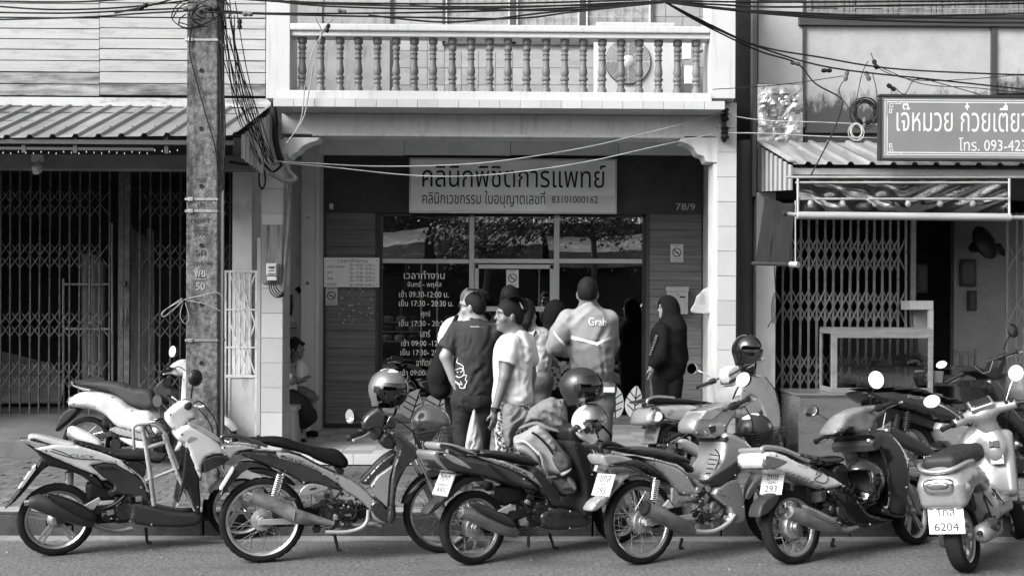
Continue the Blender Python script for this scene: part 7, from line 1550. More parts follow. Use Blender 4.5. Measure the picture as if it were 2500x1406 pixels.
# ---- B: man in a dark polo shirt
Y0 = 8.8; J = Jf(cP, Y0); g0 = V(J(350, 1000)); Bp = person('man in a dark polo shirt and glasses with his hand at his pocket', (g0.x, Y0, SW))
hc = J(355, 280); yaw = math.radians(158); s = SDF(); f, l, u = head(s, hc, yaw, 1.04)
s.cone(np.array(hc)-.02*f-.05*u, J(378, 390, .0), .06, .068, .03).ell(J(370, 560), (.19,.12,.24), (0,0,0), .05).ell(J(360, 850), (.17,.12,.22), (0,0,0), .05)
s.chain([J(235, 460, 0), J(150, 655, -.06), J(205, 830, -.06)], [.06, .05, .033], .02).chain([J(530, 470, 0), J(580, 660, .02), J(560, 850, .06)], [.06,.05,.034], .02); hand(s, J(208, 835, -.06), V((.25,.1,-1)), V((1,.3,0)), 1, .6, 1); legs(s, J, J(285, 980), J(425, 980), SW, 1.0)
s.build('body', m_skin, Bp, .008); face(hc, yaw, Bp, 1.04)
s = SDF(); s.ell(J(370, 500), (.2,.135,.15), (0,0,0), .06).ell(J(368, 640), (.185,.14,.24), (0,0,0), .06).ell(J(360, 860), (.18,.14,.22), (0,0,0), .06).cone(J(378, 375), J(376, 420), .07, .1, .05)
s.chain([J(240, 455, 0), J(165, 590, -.04)], [.08, .083], .03).chain([J(525, 470, 0), J(580, 620, .02)], [.08, .08], .03).half(J(360, 972), (.03,0,-1)).cut(J(155, 608, -.045), V(J(165,590,-.04))-V(J(240,455,0)))
s.cone(J(378, 330), J(378, 378), .05, .062, .01, 's'); po_ = s.build('polo_shirt', m_polo, Bp, .008, creases(.009, 8, J(365,720,-.11), (.24,.05,.42), 45, .36, .018, (.7,.06,1)))
s = SDF(); s.cone(J(372, 372), J(376, 358), .08, .07, .01).cone(J(374, 330), J(376, 385, 0), .062, .066, .005, 's').half(J(376, 350), (-.1,0,1)); s.build('collar', m_polo, Bp, .007)
s = SDF(); s.ell(J(355, 990), (.19,.15,.12), (0,0,0), .05); legs(s, J, J(280, 1000), J(430, 1000), SW, 1.2); s.half((0,0,SW+.06), (0,0,-1)); s.build('jeans', m_jean, Bp, .01, creases(.02, 12, J(355,1250), (.22,.2,.5), 60, .2, .016, (1,.6,.4)))
c = np.array(hc); s = SDF(); s.ell(c-.02*f+.034*u, (.1015,.084,.099), (0,0,yaw), .02).ell(c-.05*f+.0*u, (.07,.08,.085), (0,0,yaw), .02); s.ell(c+.105*f-.015*u, (.08,.13,.1), (0,0,yaw), .01, 's').half(c-.075*u, (0,0,-1)); s.build('hair', m_hair, Bp, .008, wrinkle(.006, 80, 4))
strands(Bp, hc, yaw, m_hair, 1.05, 220, 5, short=True)
for sg in (-1, 1): B().tube([V(c+.1*f+l*sg*.055+.012*u), V(c+.06*f+l*sg*.08+.014*u), V(c-.015*f+l*sg*.084+.01*u)], .004, 6).build('glasses_arm', m_ink, Bp, 60); B().tube([V(c+.108*f+l*(sg*.034+.026*math.cos(t))+(.006+.02*math.sin(t))*u) for t in np.arange(0,6.28,.5)], .003, 5, closed=True).build('glasses_rim', m_ink, Bp, 60)
for k in (0, 1): shoe(Bp, g0.x-.15+.28*k, Y0, SW, 1.8, m_blc)
def dragon(): return [(245,665,235,700,262,715,285,735,275,770,235,775),(225,760,262,745,288,760,285,800,250,815,225,800),(232,800,215,830,245,860,275,870,262,845),(280,800,310,800,300,830,312,850,290,890),(215,850,250,870,262,895,298,895,300,880)]
from mathutils.bvhtree import BVHTree
def project(o, P2, Yd=-.006):
    pass
def bvh(o): return BVHTree.FromPolygons([tuple(wmat(o) @ v.co) for v in o.data.vertices], [tuple(p.vertices) for p in o.data.polygons])
def onto(T_, p, off=.004):
    d = (V(p)-CP).normalized(); h = T_.ray_cast(CP, d); return (h[0]-d*off) if h[0] is not None else V(p)
T_ = bvh(po_)
for q in dragon():
    P = [onto(T_, J(q[i], q[i+1])) for i in range(0, len(q), 2)]; B().tube(catmull(P, 4), .0035, 5).build('shirt_print', m_str, Bp, 60)
text('lettering', 'WWW.TIGERMUAYTHAI.COM'[0:3]+'.......', m_str, lambda x, z: onto(T_, J(x, -z)), 337, 440, -433, -425, Bp, .02)
pb = thing('plastic_bag', 'pale plastic carrier bag hanging beside the man in the dark polo shirt', 'bag', J(365, 1390, -.2)); P0 = V(J(368, 1062, -.22))
clothpuff('bag_body', mat('bag plastic', .3, .45, var=.12, sc=6), [cP(u, v) for u, v in pts('362,1058 375,1062 400,1150 425,1260 437,1350 430,1420 300,1410 296,1350 318,1220 345,1110')], Y0-.25, .05, .05, pb, 4, .02, (6,16), 1, 1.4)
clothpuff('printed_panel', m_gw, [cP(u, v) for u, v in pts('322,1285 395,1285 402,1420 312,1420')], Y0-.29, .02, .02, pb, 4, .006, (6,16), 0, 1.4)
# ---- C: grey-haired person behind B
Y0 = 9.5; J = Jf(cP, Y0); g0 = V(J(250, 1000)); Cp = person('grey-haired person in a pale shirt half hidden behind the man in the dark polo', (g0.x, Y0, SW))
hc = J(325, 240); yaw = math.radians(110); s = SDF(); f, l, u = head(s, hc, yaw); s.cone(np.array(hc)-.05*u, J(310, 360), .06, .07, .03).ell(J(280, 560), (.2,.13,.28), (0,0,0), .05); s.chain([J(190, 430), J(150, 650), J(200, 800, -.1)], [.06,.05,.035], .02); legs(s, J, J(240, 950), J(340, 950), SW); s.build('body', m_skin, Cp, .012)
s = SDF(); c = np.array(hc); s.ell(c+.03*u-.015*f, (.1,.082,.1), (0,0,yaw)).ell(c+.11*f-.02*u, (.08,.12,.09), (0,0,yaw), .01, 's'); s.build('hair', m_grhair, Cp, .009, wrinkle(.008, 70, 3))
s = SDF(); s.ell(J(270, 520), (.22,.15,.22), (0,0,0), .06).ell(J(255, 780), (.23,.16,.32), (0,0,0), .06).chain([J(200, 440), J(150, 640)], [.08,.075], .03).half(J(250, 960), (0,0,-1)); s.build('shirt', m_tee, Cp, .011, wrinkle(.01, 25, 5)); s = SDF(); legs(s, J, J(220, 960), J(330, 960), SW, 1.2); s.half((0,0,SW+.05), (0,0,-1)); s.build('trousers', m_blc, Cp, .013)
s = SDF(); s.cone(J(235, 350, -.16), J(140, 560, -.2), .02, .03, .01).cone(J(140, 560, -.2), J(100, 800, -.16), .05, .11, .05).cone(J(100,800,-.16), J(110,900,-.16), .11, .1, .03); s.build('shoulder_bag', m_blc, Cp, .011, wrinkle(.01, 30, 2))
# ---- D: woman with ponytail
Y0 = 8.85; J = Jf(cP, Y0); g0 = V(J(830, 1000)); Dp = person('woman with a dark ponytail and pale top standing behind the white T-shirt woman', (g0.x, Y0, SW))
hc = J(765, 330); yaw = math.radians(62); s = SDF(); f, l, u = head(s, hc, yaw); s.cone(np.array(hc)-.05*u, J(800, 460), .055, .065, .03).ell(J(830, 620), (.15,.11,.2), (0,0,0), .05).ell(J(835, 820), (.15,.12,.16), (0,0,0), .05); s.chain([J(890, 510, 0), J(920, 620, .12), J(880, 660, .22)], [.052,.042,.03], .02); legs(s, J, J(790, 860), J(870, 860), SW); s.build('body', m_skin, Dp, .01)
s = SDF(); s.ell(J(825, 540), (.155,.12,.13), (0,0,0), .05).ell(J(828, 690), (.15,.125,.18), (0,0,0), .05).chain([J(885, 500), J(910, 600, .06)], [.068,.07], .03).half(J(840, 790), (0,0,-1)); s.build('top', mat('pale blouse', .5, .85, var=.06, sc=6), Dp, .009, creases(.01, 9, J(830,620,-.1), (.18,.05,.28), 40, .22, .014, (.7,.08,1)))
s = SDF(); s.ell(J(842, 850), (.155,.13,.13), (0,0,0), .05); legs(s, J, J(795, 880), J(875, 880), SW, 1.15); s.half((0,0,SW+.06), (0,0,-1)); s.build('jeans', m_jeanl, Dp, .011, wrinkle(.008, 28, 2))
s = SDF(); c = np.array(hc); s.ell(c+.025*u-.02*f, (.105,.088,.108), (0,0,yaw)).ell(c-.05*f-.02*u, (.07,.075,.09), (0,0,yaw)).chain([J(775,330,-.07), J(765,400,-.11), J(762,470,-.09)], [.05,.045,.012], .02).ell(c+.1*f-.02*u, (.075,.11,.1), (0,0,yaw), .01, 's').ell(c-.1*f+.1*u, (.04,.04,.04)); s.build('hair', m_hair, Dp, .009, wrinkle(.005, 80, 6))
B().tube(catmull([J(838,455,-.09), J(832,480,-.13), J(815,530,-.14)],4), .008, 6).build('bag_strap', m_blc, Dp, 60)
# ---- D2: person with dark hair behind D (only the head shows)
Y0 = 9.9; J = Jf(cP, Y0); Ep = person('dark-haired person showing only a head under the door sticker', (V(J(640,300)).x, Y0, SW)); hc = J(640, 215); yaw = math.radians(80); s = SDF(); f, l, u = head(s, hc, yaw); s.cone(np.array(hc)-.05*u, J(640, 330), .06, .07, .03).ell(J(640, 520), (.2,.12,.28), (0,0,0), .05); legs(s, J, J(590,800), J(690,800), SW); s.build('body', m_skind, Ep, .014)
s = SDF(); c = np.array(hc); s.ell(c+.025*u-.02*f, (.107,.09,.108), (0,0,yaw)); s.build('hair', m_hair, Ep, .011, wrinkle(.005, 80, 6)); s = SDF(); s.ell(J(640, 520), (.23,.14,.32), (0,0,0), .06); legs(s, J, J(590,780), J(690,780), SW, 1.15); s.build('clothes', m_blc, Ep, .016)
# ---- E: woman in a dark hijab
Y0 = 9.3; J = Jf(cP, Y0); Fp = person('woman in a dark hijab and floral skirt beside the jacketed rider', (V(J(985,900)).x, Y0, SW)); hc = J(985, 345); yaw = math.radians(95); s = SDF(); f, l, u = head(s, hc, yaw, .96); s.cone(np.array(hc)-.05*u, J(985, 460), .055, .065, .03).ell(J(985, 620), (.17,.12,.22), (0,0,0), .05); legs(s, J, J(950,860), J(1030,860), SW); s.build('body', m_skin, Fp, .013)
s = SDF(); c = np.array(hc); s.ell(c+.01*u-.01*f, (.125,.108,.14), (0,0,yaw), .03).cone(J(985, 400), J(985, 560), .1, .2, .06).ell(J(985, 620), (.21,.16,.2), (0,0,0), .06).ell(c+.12*f, (.06,.075,.1), (0,0,yaw), .01, 's'); s.build('hijab', mat('dark scarf', .007, .85, var=.2, sc=6, spec=.05), Fp, .01, wrinkle(.008, 24, 3))
s = SDF(); s.ell(J(985, 740), (.2,.15,.16), (0,0,0), .06).cone(J(985, 740), J(985, 920), .17, .19, .04).half(J(985, 900), (0,0,-1)); s.build('floral_tunic', m_flor, Fp, .011, wrinkle(.01, 22, 3)); s = SDF(); s.cone(J(985, 880), J(985, 1230), .17, .22, .04); s.build('skirt', m_blc, Fp, .013, wrinkle(.01, 22, 4))
bg = thing('patterned_bag', 'leopard-patterned cloth bag held between the two women and the rider', 'bag', J(905, 690, -.2)); s = SDF(); s.ell(J(905, 640, -.25), (.08,.05,.09)).ell(J(925, 690, -.27), (.09,.05,.05), (0,.2,0)); s.build('bag_cloth', m_flor, bg, .009, wrinkle(.008, 40, 3)); s = SDF(); s.ell(J(925, 690, -.3), (.1,.04,.055), (0,.15,0)); s.build('bag_pouch', mat('tan pouch', .25, .6, var=.1), bg, .009)
# ---- F: rider in a grey jacket
Y0 = 8.65; J = Jf(cP, Y0); g0 = V(J(1290, 900)); Rp = person('tall rider in a grey jacket lettered Grab'.replace(' Grab',' on the back')+' seen from behind', (g0.x, Y0, SW))
hc = J(1233, 178); yaw = math.radians(84); s = SDF(); f, l, u = head(s, hc, yaw, 1.08); s.cone(np.array(hc)-.02*f-.05*u, J(1240, 300), .065, .075, .03).ell(J(1245, 480), (.2,.12,.25), (0,0,0), .05).ell(J(1270, 760), (.17,.12,.22), (0,0,0), .05)
s.chain([J(1065, 400), J(985, 590, -.04), J(1065, 640, .06)], [.06,.05,.034], .02); hand(s, J(1068, 632, .02), V((1,.2,-.05)), V((0,-.2,-1)), 1.0, .9, 1); legs(s, J, J(1230, 900), J(1360, 900), SW, 1.05); s.build('body', m_skind, Rp, .008)
s = SDF(); s.ell(J(1245, 420), (.21,.15,.16), (0,0,0), .07).ell(J(1265, 580), (.19,.155,.24), (0,0,0), .07).ell(J(1270, 740), (.18,.15,.18), (0,0,0), .07).cone(J(1240, 275), J(1243, 350), .075, .12, .06).chain([J(1085, 370), J(1020, 480, -.03), J(985, 580, -.05), J(1060, 620, .0)], [.085,.082,.072,.05], .03).chain([J(1390, 380), J(1410, 560, .1), J(1380, 700, .2)], [.085,.07,.05], .03)
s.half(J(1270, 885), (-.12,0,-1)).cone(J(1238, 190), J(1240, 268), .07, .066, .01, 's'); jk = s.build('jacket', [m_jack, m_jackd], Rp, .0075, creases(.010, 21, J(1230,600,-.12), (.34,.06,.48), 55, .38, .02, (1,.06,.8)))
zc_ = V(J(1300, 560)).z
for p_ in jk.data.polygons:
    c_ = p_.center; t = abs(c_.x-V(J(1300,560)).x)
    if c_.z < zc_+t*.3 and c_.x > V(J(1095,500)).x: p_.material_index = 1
s = SDF(); s.cone(J(1240, 255), J(1242, 310), .08, .088, .01).cone(J(1238, 220), J(1240, 320, .02), .07, .074, .005, 's').half(J(1240, 252, 0), (.15,.25,1)); s.build('jacket_collar', m_jackd, Rp, .007)
T_ = bvh(jk)
def band(P, w, nm, par, off=.004, n=14):
    Q = []
    for i in range(len(P)-1):
        for k in range(n): t = k/n; Q.append((P[i][0]+(P[i+1][0]-P[i][0])*t, P[i][1]+(P[i+1][1]-P[i][1])*t))
    Q.append(P[-1]); vs = []
    for (a, b_) in Q: vs += [onto(T_, J(a, b_-w/2), off), onto(T_, J(a, b_+w/2), off)]
    return meshob(nm, [tuple(v) for v in vs], [(2*i, 2*i+1, 2*i+3, 2*i+2) for i in range(len(Q)-1)], m_str, par, 60)
band([(1105,510),(1200,532),(1305,560),(1360,532),(1412,510)], 24, 'back_chevron', Rp); band([(975,470),(1012,520),(1058,566)], 26, 'sleeve_stripe', Rp)
text('lettering', 'Grab', m_str, lambda x, z: onto(T_, J(x, -z-(x-1240)*-.04), .005), 1240, 1376, -420, -358, Rp, .02)
s = SDF(); s.ell(J(1300, 900), (.17,.14,.1), (0,0,0), .05); legs(s, J, J(1245, 920), J(1355, 920), SW, 1.2); s.half((0,0,SW+.06), (0,0,-1)); s.build('trousers', m_grt, Rp, .011, creases(.02, 4, J(1300,1150), (.22,.2,.5), 50, .2, .016, (1,.6,.4))); band2 = None
s = SDF(); c = np.array(hc); s.ell(c+(.03*u-.016*f)*1.08, np.array((.1,.082,.104))*1.08, (0,0,yaw), .02).ell(c+(-.045*f+.0*u)*1.08, np.array((.066,.074,.07))*1.08, (0,0,yaw), .02).half(c-.055*u, (.3*f[0],.3*f[1],-1)); s.build('hair', m_hair, Rp, .008, wrinkle(.006, 150, 4))
B().bx(V(J(1340,895)).x, V(J(1425,895)).x, Y0-.16, Y0-.14, V(J(1340,920)).z, V(J(1340,880)).z).build('shirt_hem', m_tee, Rp, bev=.006)
for k in (0, 1): shoe(Rp, g0.x-.1+.22*k, Y0, SW, 1.5, m_blc)
# ---- G: woman in black hijab on the porch
c7 = crop(1200,400,2.811); Y0 = 10.95; J = Jf(c7, Y0); Hp = person('woman in a black hijab and long black clothes standing by the mailbox', (V(J(1210,1400)).x, Y0, .3)); hc = J(1205, 995); yaw = math.radians(190); s = SDF(); f, l, u = head(s, hc, yaw, .95)
s.cone(np.array(hc)-.05*u, J(1225, 1080), .055, .065, .03).ell(J(1215, 1230), (.17,.13,.24), (0,0,0), .05); s.chain([J(1180, 1150, -.14), J(1165, 1320, -.2), J(1105, 1380, -.18), J(1098, 1395, -.18)], [.055,.045,.032,.03], .02); hand(s, J(1100, 1398, -.18), V((-.12,0,-1)), V((-.5,.6,0)), .95, .4, 1); legs(s, J, J(1170, 1500), J(1250, 1500), .3); s.build('body', m_skin, Hp, .009); face(hc, yaw, Hp, .95)
s = SDF(); c = np.array(hc); s.ell(c+.015*u-.01*f, (.122,.105,.135), (0,0,yaw), .03).cone(c-.05*u-.03*f, J(1240, 1130), .11, .15, .05).cone(J(1250, 1120), J(1290, 1330, .05), .12, .1, .05).ell(c+.105*f-.015*u, (.06,.07,.09), (0,0,yaw), .01, 's'); s.build('hijab', m_blc, Hp, .009, wrinkle(.007, 26, 4))
s = SDF(); s.ell(J(1215, 1200), (.2,.17,.22), (0,0,0), .06).ell(J(1210, 1360), (.2,.17,.26), (0,0,0), .06).chain([J(1175, 1150, -.12), J(1155, 1320, -.2), J(1115, 1370, -.18)], [.08,.08,.06], .03).half(J(1210, 1500), (0,0,-1)); s.build('tunic', mat('black tunic', .009, .8, var=.5, sc=14, spec=.08), Hp, .01, wrinkle(.008, 30, 6))
s = SDF(); legs(s, J, J(1165, 1480), J(1250, 1480), .3, 1.25); s.build('trousers', m_blc, Hp, .013)
for k in range(9): B().cyl(J(1128-6*k*.9, 1175+16*k, -.22), J(1140-6*k*.9, 1185+16*k, -.24), .009, n=6).build('beaded_trim', m_gw, Hp, 60)
for k in (0, 1): shoe(Hp, V(J(1170+70*k,1400)).x, Y0, .3, math.pi, m_blc)
# ---- H, I: schoolgirls seated on the ledge
cG = crop(630,700,3.43); m_plaid = mat('plaid skirt', .1, .85, var=.6, sc=30)
Y0 = 11.45; J = Jf(cG, Y0); GR2 = 'schoolgirls on the ledge'
H1 = person('schoolgirl with neck tie seated on the ledge facing right', (V(J(340,900)).x, Y0, .72), GR2); hc = J(318, 515); yaw = math.radians(-8); s = SDF(); f, l, u = head(s, hc, yaw, .9)
s.cone(np.array(hc)-.04*u-.01*f, J(310, 620), .042, .05, .03).ell(J(330, 720), (.1,.09,.14), (0,.1,0), .04).chain([J(345, 650, -.1), J(330, 790, -.14), J(385, 775, -.12)], [.036,.03,.022], .02); hand(s, J(368, 785, -.13), V((.6,0,.4)), V((.3,.6,-.5)), .8, .6, 1)
s.chain([J(330, 880, -.05), J(440, 930, -.1), J(400, 1150, -.05), J(410, 1200, -.05)], [.07,.05,.038,.03], .02); s.build('body', m_skind, H1, .0085); face(hc, yaw, H1, .9)
s = SDF(); s.ell(J(335, 700), (.115,.1,.11), (0,.1,0), .04).ell(J(325, 800), (.12,.11,.13), (0,0,0), .05).chain([J(350, 650, -.09), J(345, 740, -.13)], [.05,.052], .02).half(J(330, 870), (0,0,-1)); s.build('blouse', m_tee, H1, .009, wrinkle(.006, 30, 5))
B().bar(J(322, 650, -.13), J(338, 740, -.16), .03, .006).build('neck_tie', m_plaid, H1); s = SDF(); s.chain([J(320, 880, -.04), J(430, 925, -.08)], [.1,.085], .03); s.build('plaid_skirt', m_plaid, H1, .01)
s = SDF(); c = np.array(hc); s.ell(c+.025*u-.02*f, (.096,.083,.1), (0,0,yaw), .02).chain([c-.07*f, c-.085*f-.1*u, c-.075*f-.17*u], [.06,.05,.03], .03).ell(c+.1*f-.015*u, (.075,.11,.095), (0,0,yaw), .01, 's').ell(c+.075*f+.055*u, (.03,.05,.02), (0,.5,yaw), .01); s.build('hair', m_hair, H1, .008, wrinkle(.004, 90, 3)); shoe(H1, V(J(425,1230)).x-.02, Y0-.05, V(J(425,1250)).z, -.2, m_blc, .2)
s = SDF(); s.cone(J(408, 1170, -.05), J(415, 1205, -.05), .036, .036, .01); s.build('sock', m_tee, H1, .008)
Y0 = 11.1; J = Jf(cG, Y0); I1 = person('schoolgirl in a dark skirt beside the tiled pillar, hand at her ear', (V(J(250,900)).x, Y0, .72), GR2); hc = J(205, 535); yaw = math.radians(20); s = SDF(); f, l, u = head(s, hc, yaw, .9)
s.cone(np.array(hc)-.04*u, J(205, 640), .042, .05, .03).ell(J(215, 760), (.1,.1,.15), (0,0,0), .04).chain([J(215, 680, -.1), J(290, 790, -.16), J(268, 670, -.14), J(262, 650, -.14)], [.04,.036,.026,.024], .02); hand(s, J(262, 645, -.14), V((-.2,.1,1)), V((-.6,.5,0)), .85, .5, -1)
s.chain([J(250, 930, -.05), J(420, 1090, -.1), J(330, 1220, -.02), J(290, 1270, 0)], [.07,.055,.04,.034], .02); s.build('body', m_skind, I1, .0085); face(hc, yaw, I1, .9)
s = SDF(); s.ell(J(215, 740), (.12,.11,.12), (0,0,0), .04).ell(J(225, 850), (.13,.12,.12), (0,0,0), .05).chain([J(220, 680, -.08), J(262, 755, -.14)], [.055,.06], .02).half(J(260, 915), (-.25,0,-1)); s.build('blouse', m_tee, I1, .009, wrinkle(.006, 30, 15))
s = SDF(); s.chain([J(250, 920, -.04), J(340, 1000, -.08), J(420, 1080, -.1)], [.11,.12,.1], .04).cone(J(300, 1040, 0), J(380, 1120, -.06), .1, .09, .04); s.build('dark_skirt', m_skirt, I1, .01, wrinkle(.012, 30, 3))
s = SDF(); c = np.array(hc); s.ell(c+.025*u-.02*f, (.098,.085,.1), (0,0,yaw), .02).chain([c-.06*f, c-.06*f-.12*u], [.07,.05], .03).ell(c+.1*f-.015*u, (.075,.11,.095), (0,0,yaw), .01, 's'); s.build('hair', m_hair, I1, .008, wrinkle(.004, 90, 9))
s = SDF(); s.cone(J(315, 1240, -.01), J(285, 1290, 0), .043, .042, .01); s.build('sock', m_tee, I1, .008); shoe(I1, V(J(300,1300)).x, Y0, V(J(300,1320)).z, -.2, m_blc, .2)
# ================================================================ HELMETS, LUGGAGE
def helmet(label, c, yaw, pitch, roll, msh, kind='open', visor=None, vis=(.2,), stripes=0, mstr=None, R=(.148,.122,.132), vup=0, logo=None):
    X = Matrix.Translation(V(c)) @ Matrix.Rotation(yaw, 4, 'Z') @ Matrix.Rotation(pitch, 4, 'Y') @ Matrix.Rotation(roll, 4, 'X')
    t = thing('helmet', label, 'helmet', c, 0, 'crash helmets on the motorbikes')
    s = SDF(); s.ell((0,0,0), R, k=.02).cone((-.01,0,-.03), (-.005,0,-.11), .118, .108, .03).half((0,0,-.125), (.25,0,-1), .01)
    if kind == 'full': s.cone((.04,0,-.07), (.06,0,-.1), .1, .09, .03)
    s.ell((0,0,-.02), (R[0]-.022, R[1]-.022, R[2]-.03), k=.005, op='s').cone((0,0,-.06), (0,0,-.2), .098, .1, .005, 's')
    if kind == 'open': s.rbox((.13,0,-.075), (.075,.14,.06), .02, (0,.25,0), .012, 's')
    else: s.rbox((.16,0,-.0), (.07,.1,.03), .02, (0,.1,0), .01, 's')
    o = s.build('shell', msh, t, .008, X=X)
    s = SDF(); s.ell((0,0,-.015), (R[0]-.018, R[1]-.018, R[2]-.026), k=.01).ell((0.02,0,-.02), (R[0]-.05, R[1]-.04, R[2]-.05), k=.005, op='s').cone((0,0,-.03), (0,0,-.25), .085, .09, .005, 's').rbox((.13,0,-.075), (.075,.15,.06), .02, (0,.25,0), .012, 's').half((0,0,-.115), (.25,0,-1), .01); s.build('lining', mat('helmet lining', .015, .95, var=.3, sc=30), t, .009, X=X)
    def patch(name, m, a0, a1, e0, e1, k, n=16):
        vs = []
        for lay in (k, k-.012):
            for i in range(n+1):
                for j in range(n+1):
                    a = math.radians(a0+(a1-a0)*i/n); e = math.radians(e0+(e1-e0)*j/n); vs.append(X @ V((R[0]*lay*math.cos(e)*math.cos(a), R[1]*lay*math.cos(e)*math.sin(a), R[2]*lay*math.sin(e))))
        N = (n+1)**2; fs = []
        for i in range(n):
            for j in range(n): q = (i*(n+1)+j, (i+1)*(n+1)+j, (i+1)*(n+1)+j+1, i*(n+1)+j+1); fs += [q, tuple(N+z for z in reversed(q))]
        return B().add([tuple(v) for v in vs], fs).build(name, m, t, 60)
    if visor: patch('visor', visor, -84, 84, -60+vup, 24+vup, 1.06); [patch('visor_pivot', m_blkp, a-9, a+9, -8, 10, 1.075, 6) for a in (-84, 84)]
    for k in range(stripes): patch('stripe', mstr, -100, 100, 30+k*14, 36+k*14, 1.012) if stripes == 3 else patch('stripe', mstr, 0+180*k-60, 60+180*k, 62, 86, 1.012)
    patch('trim', m_blkp, 75, 285, -58, -54, 1.02)
    B().tube(catmull([X @ V((0,-.1,-.1)), X @ V((.03,-.05,-.19)), X @ V((.03,.05,-.19)), X @ V((0,.1,-.1))], 6), .008, 6).build('chin_strap', m_blc, t, 60)
    if logo:
        a_ = math.radians(-95)
    return t, X
m_hsil = mat('silver helmet', .16, .25, m=.4, var=.08, sc=3, coat=.6); m_hblk = mat('matt black helmet', .02, .35, var=.1, sc=5); m_hbg = mat('gloss black helmet', .01, .08, var=.1, coat=1); m_hwh = mat('white helmet', .6, .2, var=.03, coat=.6)
v_smoke = glassmat('smoked visor', .07, .05); v_clear = glassmat('clear visor', .75, .14)
P_ = lambda px, py, Y: W(px, py, Y)
helmet('silver full helmet with smoked visor hung on the dark motorbike handlebar', P_(948, 948, 7.35), math.radians(-38), .1, 0, m_hsil, 'open', v_smoke, stripes=2, mstr=m_wht, R=(.15,.13,.14))
helmet('silver helmet lying in the wire basket of the dark motorbike', P_(1052, 1030, 7.62), math.radians(20), .3, .2, m_hsil, 'open', None)
helmet('matt black helmet with raised clear visor on the loaded scooter', P_(1418, 942, 7.55), math.radians(-22), -.05, .05, m_hblk, 'open', v_smoke, vup=12, R=(.16,.135,.14))
helmet('small white helmet hanging tilted from the loaded scooter handlebar', P_(1440, 1030, 7.45), math.radians(-35), -.55, .5, m_hwh, 'open', v_clear, vup=40, R=(.14,.125,.13))
helmet('glossy black helmet lying on its side on the black leg shield scooter floor', P_(2110, 1165, 7.25), math.radians(205), -.35, .25, m_hbg, 'open', None, R=(.15,.125,.13))
helmet('black open helmet with visor perched on the pale scooter mirror', P_(1824, 852, 8.95), math.radians(-60), -.05, 0, m_hbg, 'open', v_clear, vup=-25, R=(.14,.12,.13))
helmet('black helmet lying in the wire basket of the silver motorbike', P_(1842, 1052, 7.75), math.radians(200), .3, 0, m_hblk, 'open', None, stripes=2, mstr=m_wht)
helmet('black helmet with three pale stripes behind the cane child seat', P_(392, 1062, 7.9), math.radians(150), .1, .2, m_hbg, 'open', None, stripes=3, mstr=m_wht)
LOCAL = True
for bk_, y in ((bike3, 0),):
    b = bk_
    b.tube('mirror_stalk', m_blkp, '1060,470 1075,420', [.1,.1], .008)
LOCAL = False
# jacket, backpack and bottle on the loaded scooter
def J3(u, v, dy=0): return tuple(W(*cC(u, v), 7.5+dy))
jk_ = thing('folded_jacket', 'dark folded jacket heaped over the seat of the loaded scooter', 'jacket', J3(830, 480))
cJ = crop(1200,900,3.9056)
def pj(t): return [cJ(u, v) for u, v in pts(t)]
m_jkt = mat('canvas jacket', .13, .85, var=.15, sc=6, bump=.1, bsc=150)
clothpuff('jacket_sleeve', m_jkt, pj('110,360 150,330 230,345 330,390 420,470 400,540 300,560 220,610 200,760 130,740 108,600 100,460'), 7.66, .075, .09, jk_, 3, .03, (8,20), rot=.9)
clothpuff('jacket_body', m_jkt, pj('360,390 450,330 570,258 640,300 700,290 722,400 735,615 640,600 540,560 440,490 300,540 240,580 330,440'), 7.64, .085, .09, jk_, 8, .034, (7,18), rot=-.5)
clothpuff('jacket_fold', m_jkt, pj('230,590 320,520 440,490 560,560 720,600 730,622 600,612 500,590 430,530 330,570'), 7.55, .05, .05, jk_, 5, .02, (8,22), rot=-.3)
B().tube(catmull([W(*cJ(u, v), 7.55) for u, v in ((655,300),(668,400),(672,500),(690,600))], 5), .005, 6).build('jacket_seam', mat('seam', .04, .9), jk_, 60)
bp = thing('backpack', 'grey school backpack with pale piping slumped on the loaded scooter', 'backpack', J3(880, 740))
m_bp = mat('backpack canvas', .22, .8, var=.12, sc=5, bump=.15, bsc=180); m_bpd = mat('backpack dark panel', .05, .8, var=.2, sc=5)
clothpuff('main_compartment', m_bp, pj('212,640 300,615 440,520 500,565 640,720 700,800 765,850 772,960 690,1030 600,1010 490,1010 455,860 330,800 225,770 205,700'), 7.42, .09, .07, bp, 4, .01, (4,9), rot=-.8)
clothpuff('side_pocket', m_bp, pj('225,720 300,700 400,765 460,860 480,960 440,900 350,830 240,790'), 7.34, .045, .05, bp, 6, .008, (5,12), rot=-.7)
clothpuff('dark_pocket', m_bpd, pj('560,830 640,760 750,850 770,935 680,1000 620,960'), 7.335, .035, .04, bp, 2, .012, (8,18), rot=-.6)
clothpuff('lower_strip', m_bp, pj('640,1000 760,935 775,960 690,1035'), 7.32, .03, .02, bp, 3, .004)
clothpuff('top_flap', m_bp, pj('385,600 440,525 500,570 640,730 590,815 490,690'), 7.345, .04, .035, bp, 9, .008, (6,12))
def jt(t, y, r, nm, m): B().tube(catmull([W(*cJ(u, v), y) for u, v in pts(t)], 6), r, 8).build(nm, m, bp, 60)
jt('230,705 290,690 350,715 410,770 455,815', 7.3, .01, 'piping', m_wht); jt('385,605 450,650 530,730 590,815', 7.29, .008, 'zip', m_blc); jt('450,780 480,850 500,950 530,1010', 7.3, .011, 'strap', m_bp); jt('600,700 680,800 740,900', 7.32, .008, 'edge_binding', m_bpd)
clothpuff('label_tab', m_bp, pj('470,935 520,925 535,1015 490,1020'), 7.3, .012, .01, bp, 1, .002)
clothpuff('school_strap', m_bpd, pj('470,1060 520,1030 660,1210 640,1260 560,1200'), 7.33, .03, .02, bp, 2, .006)
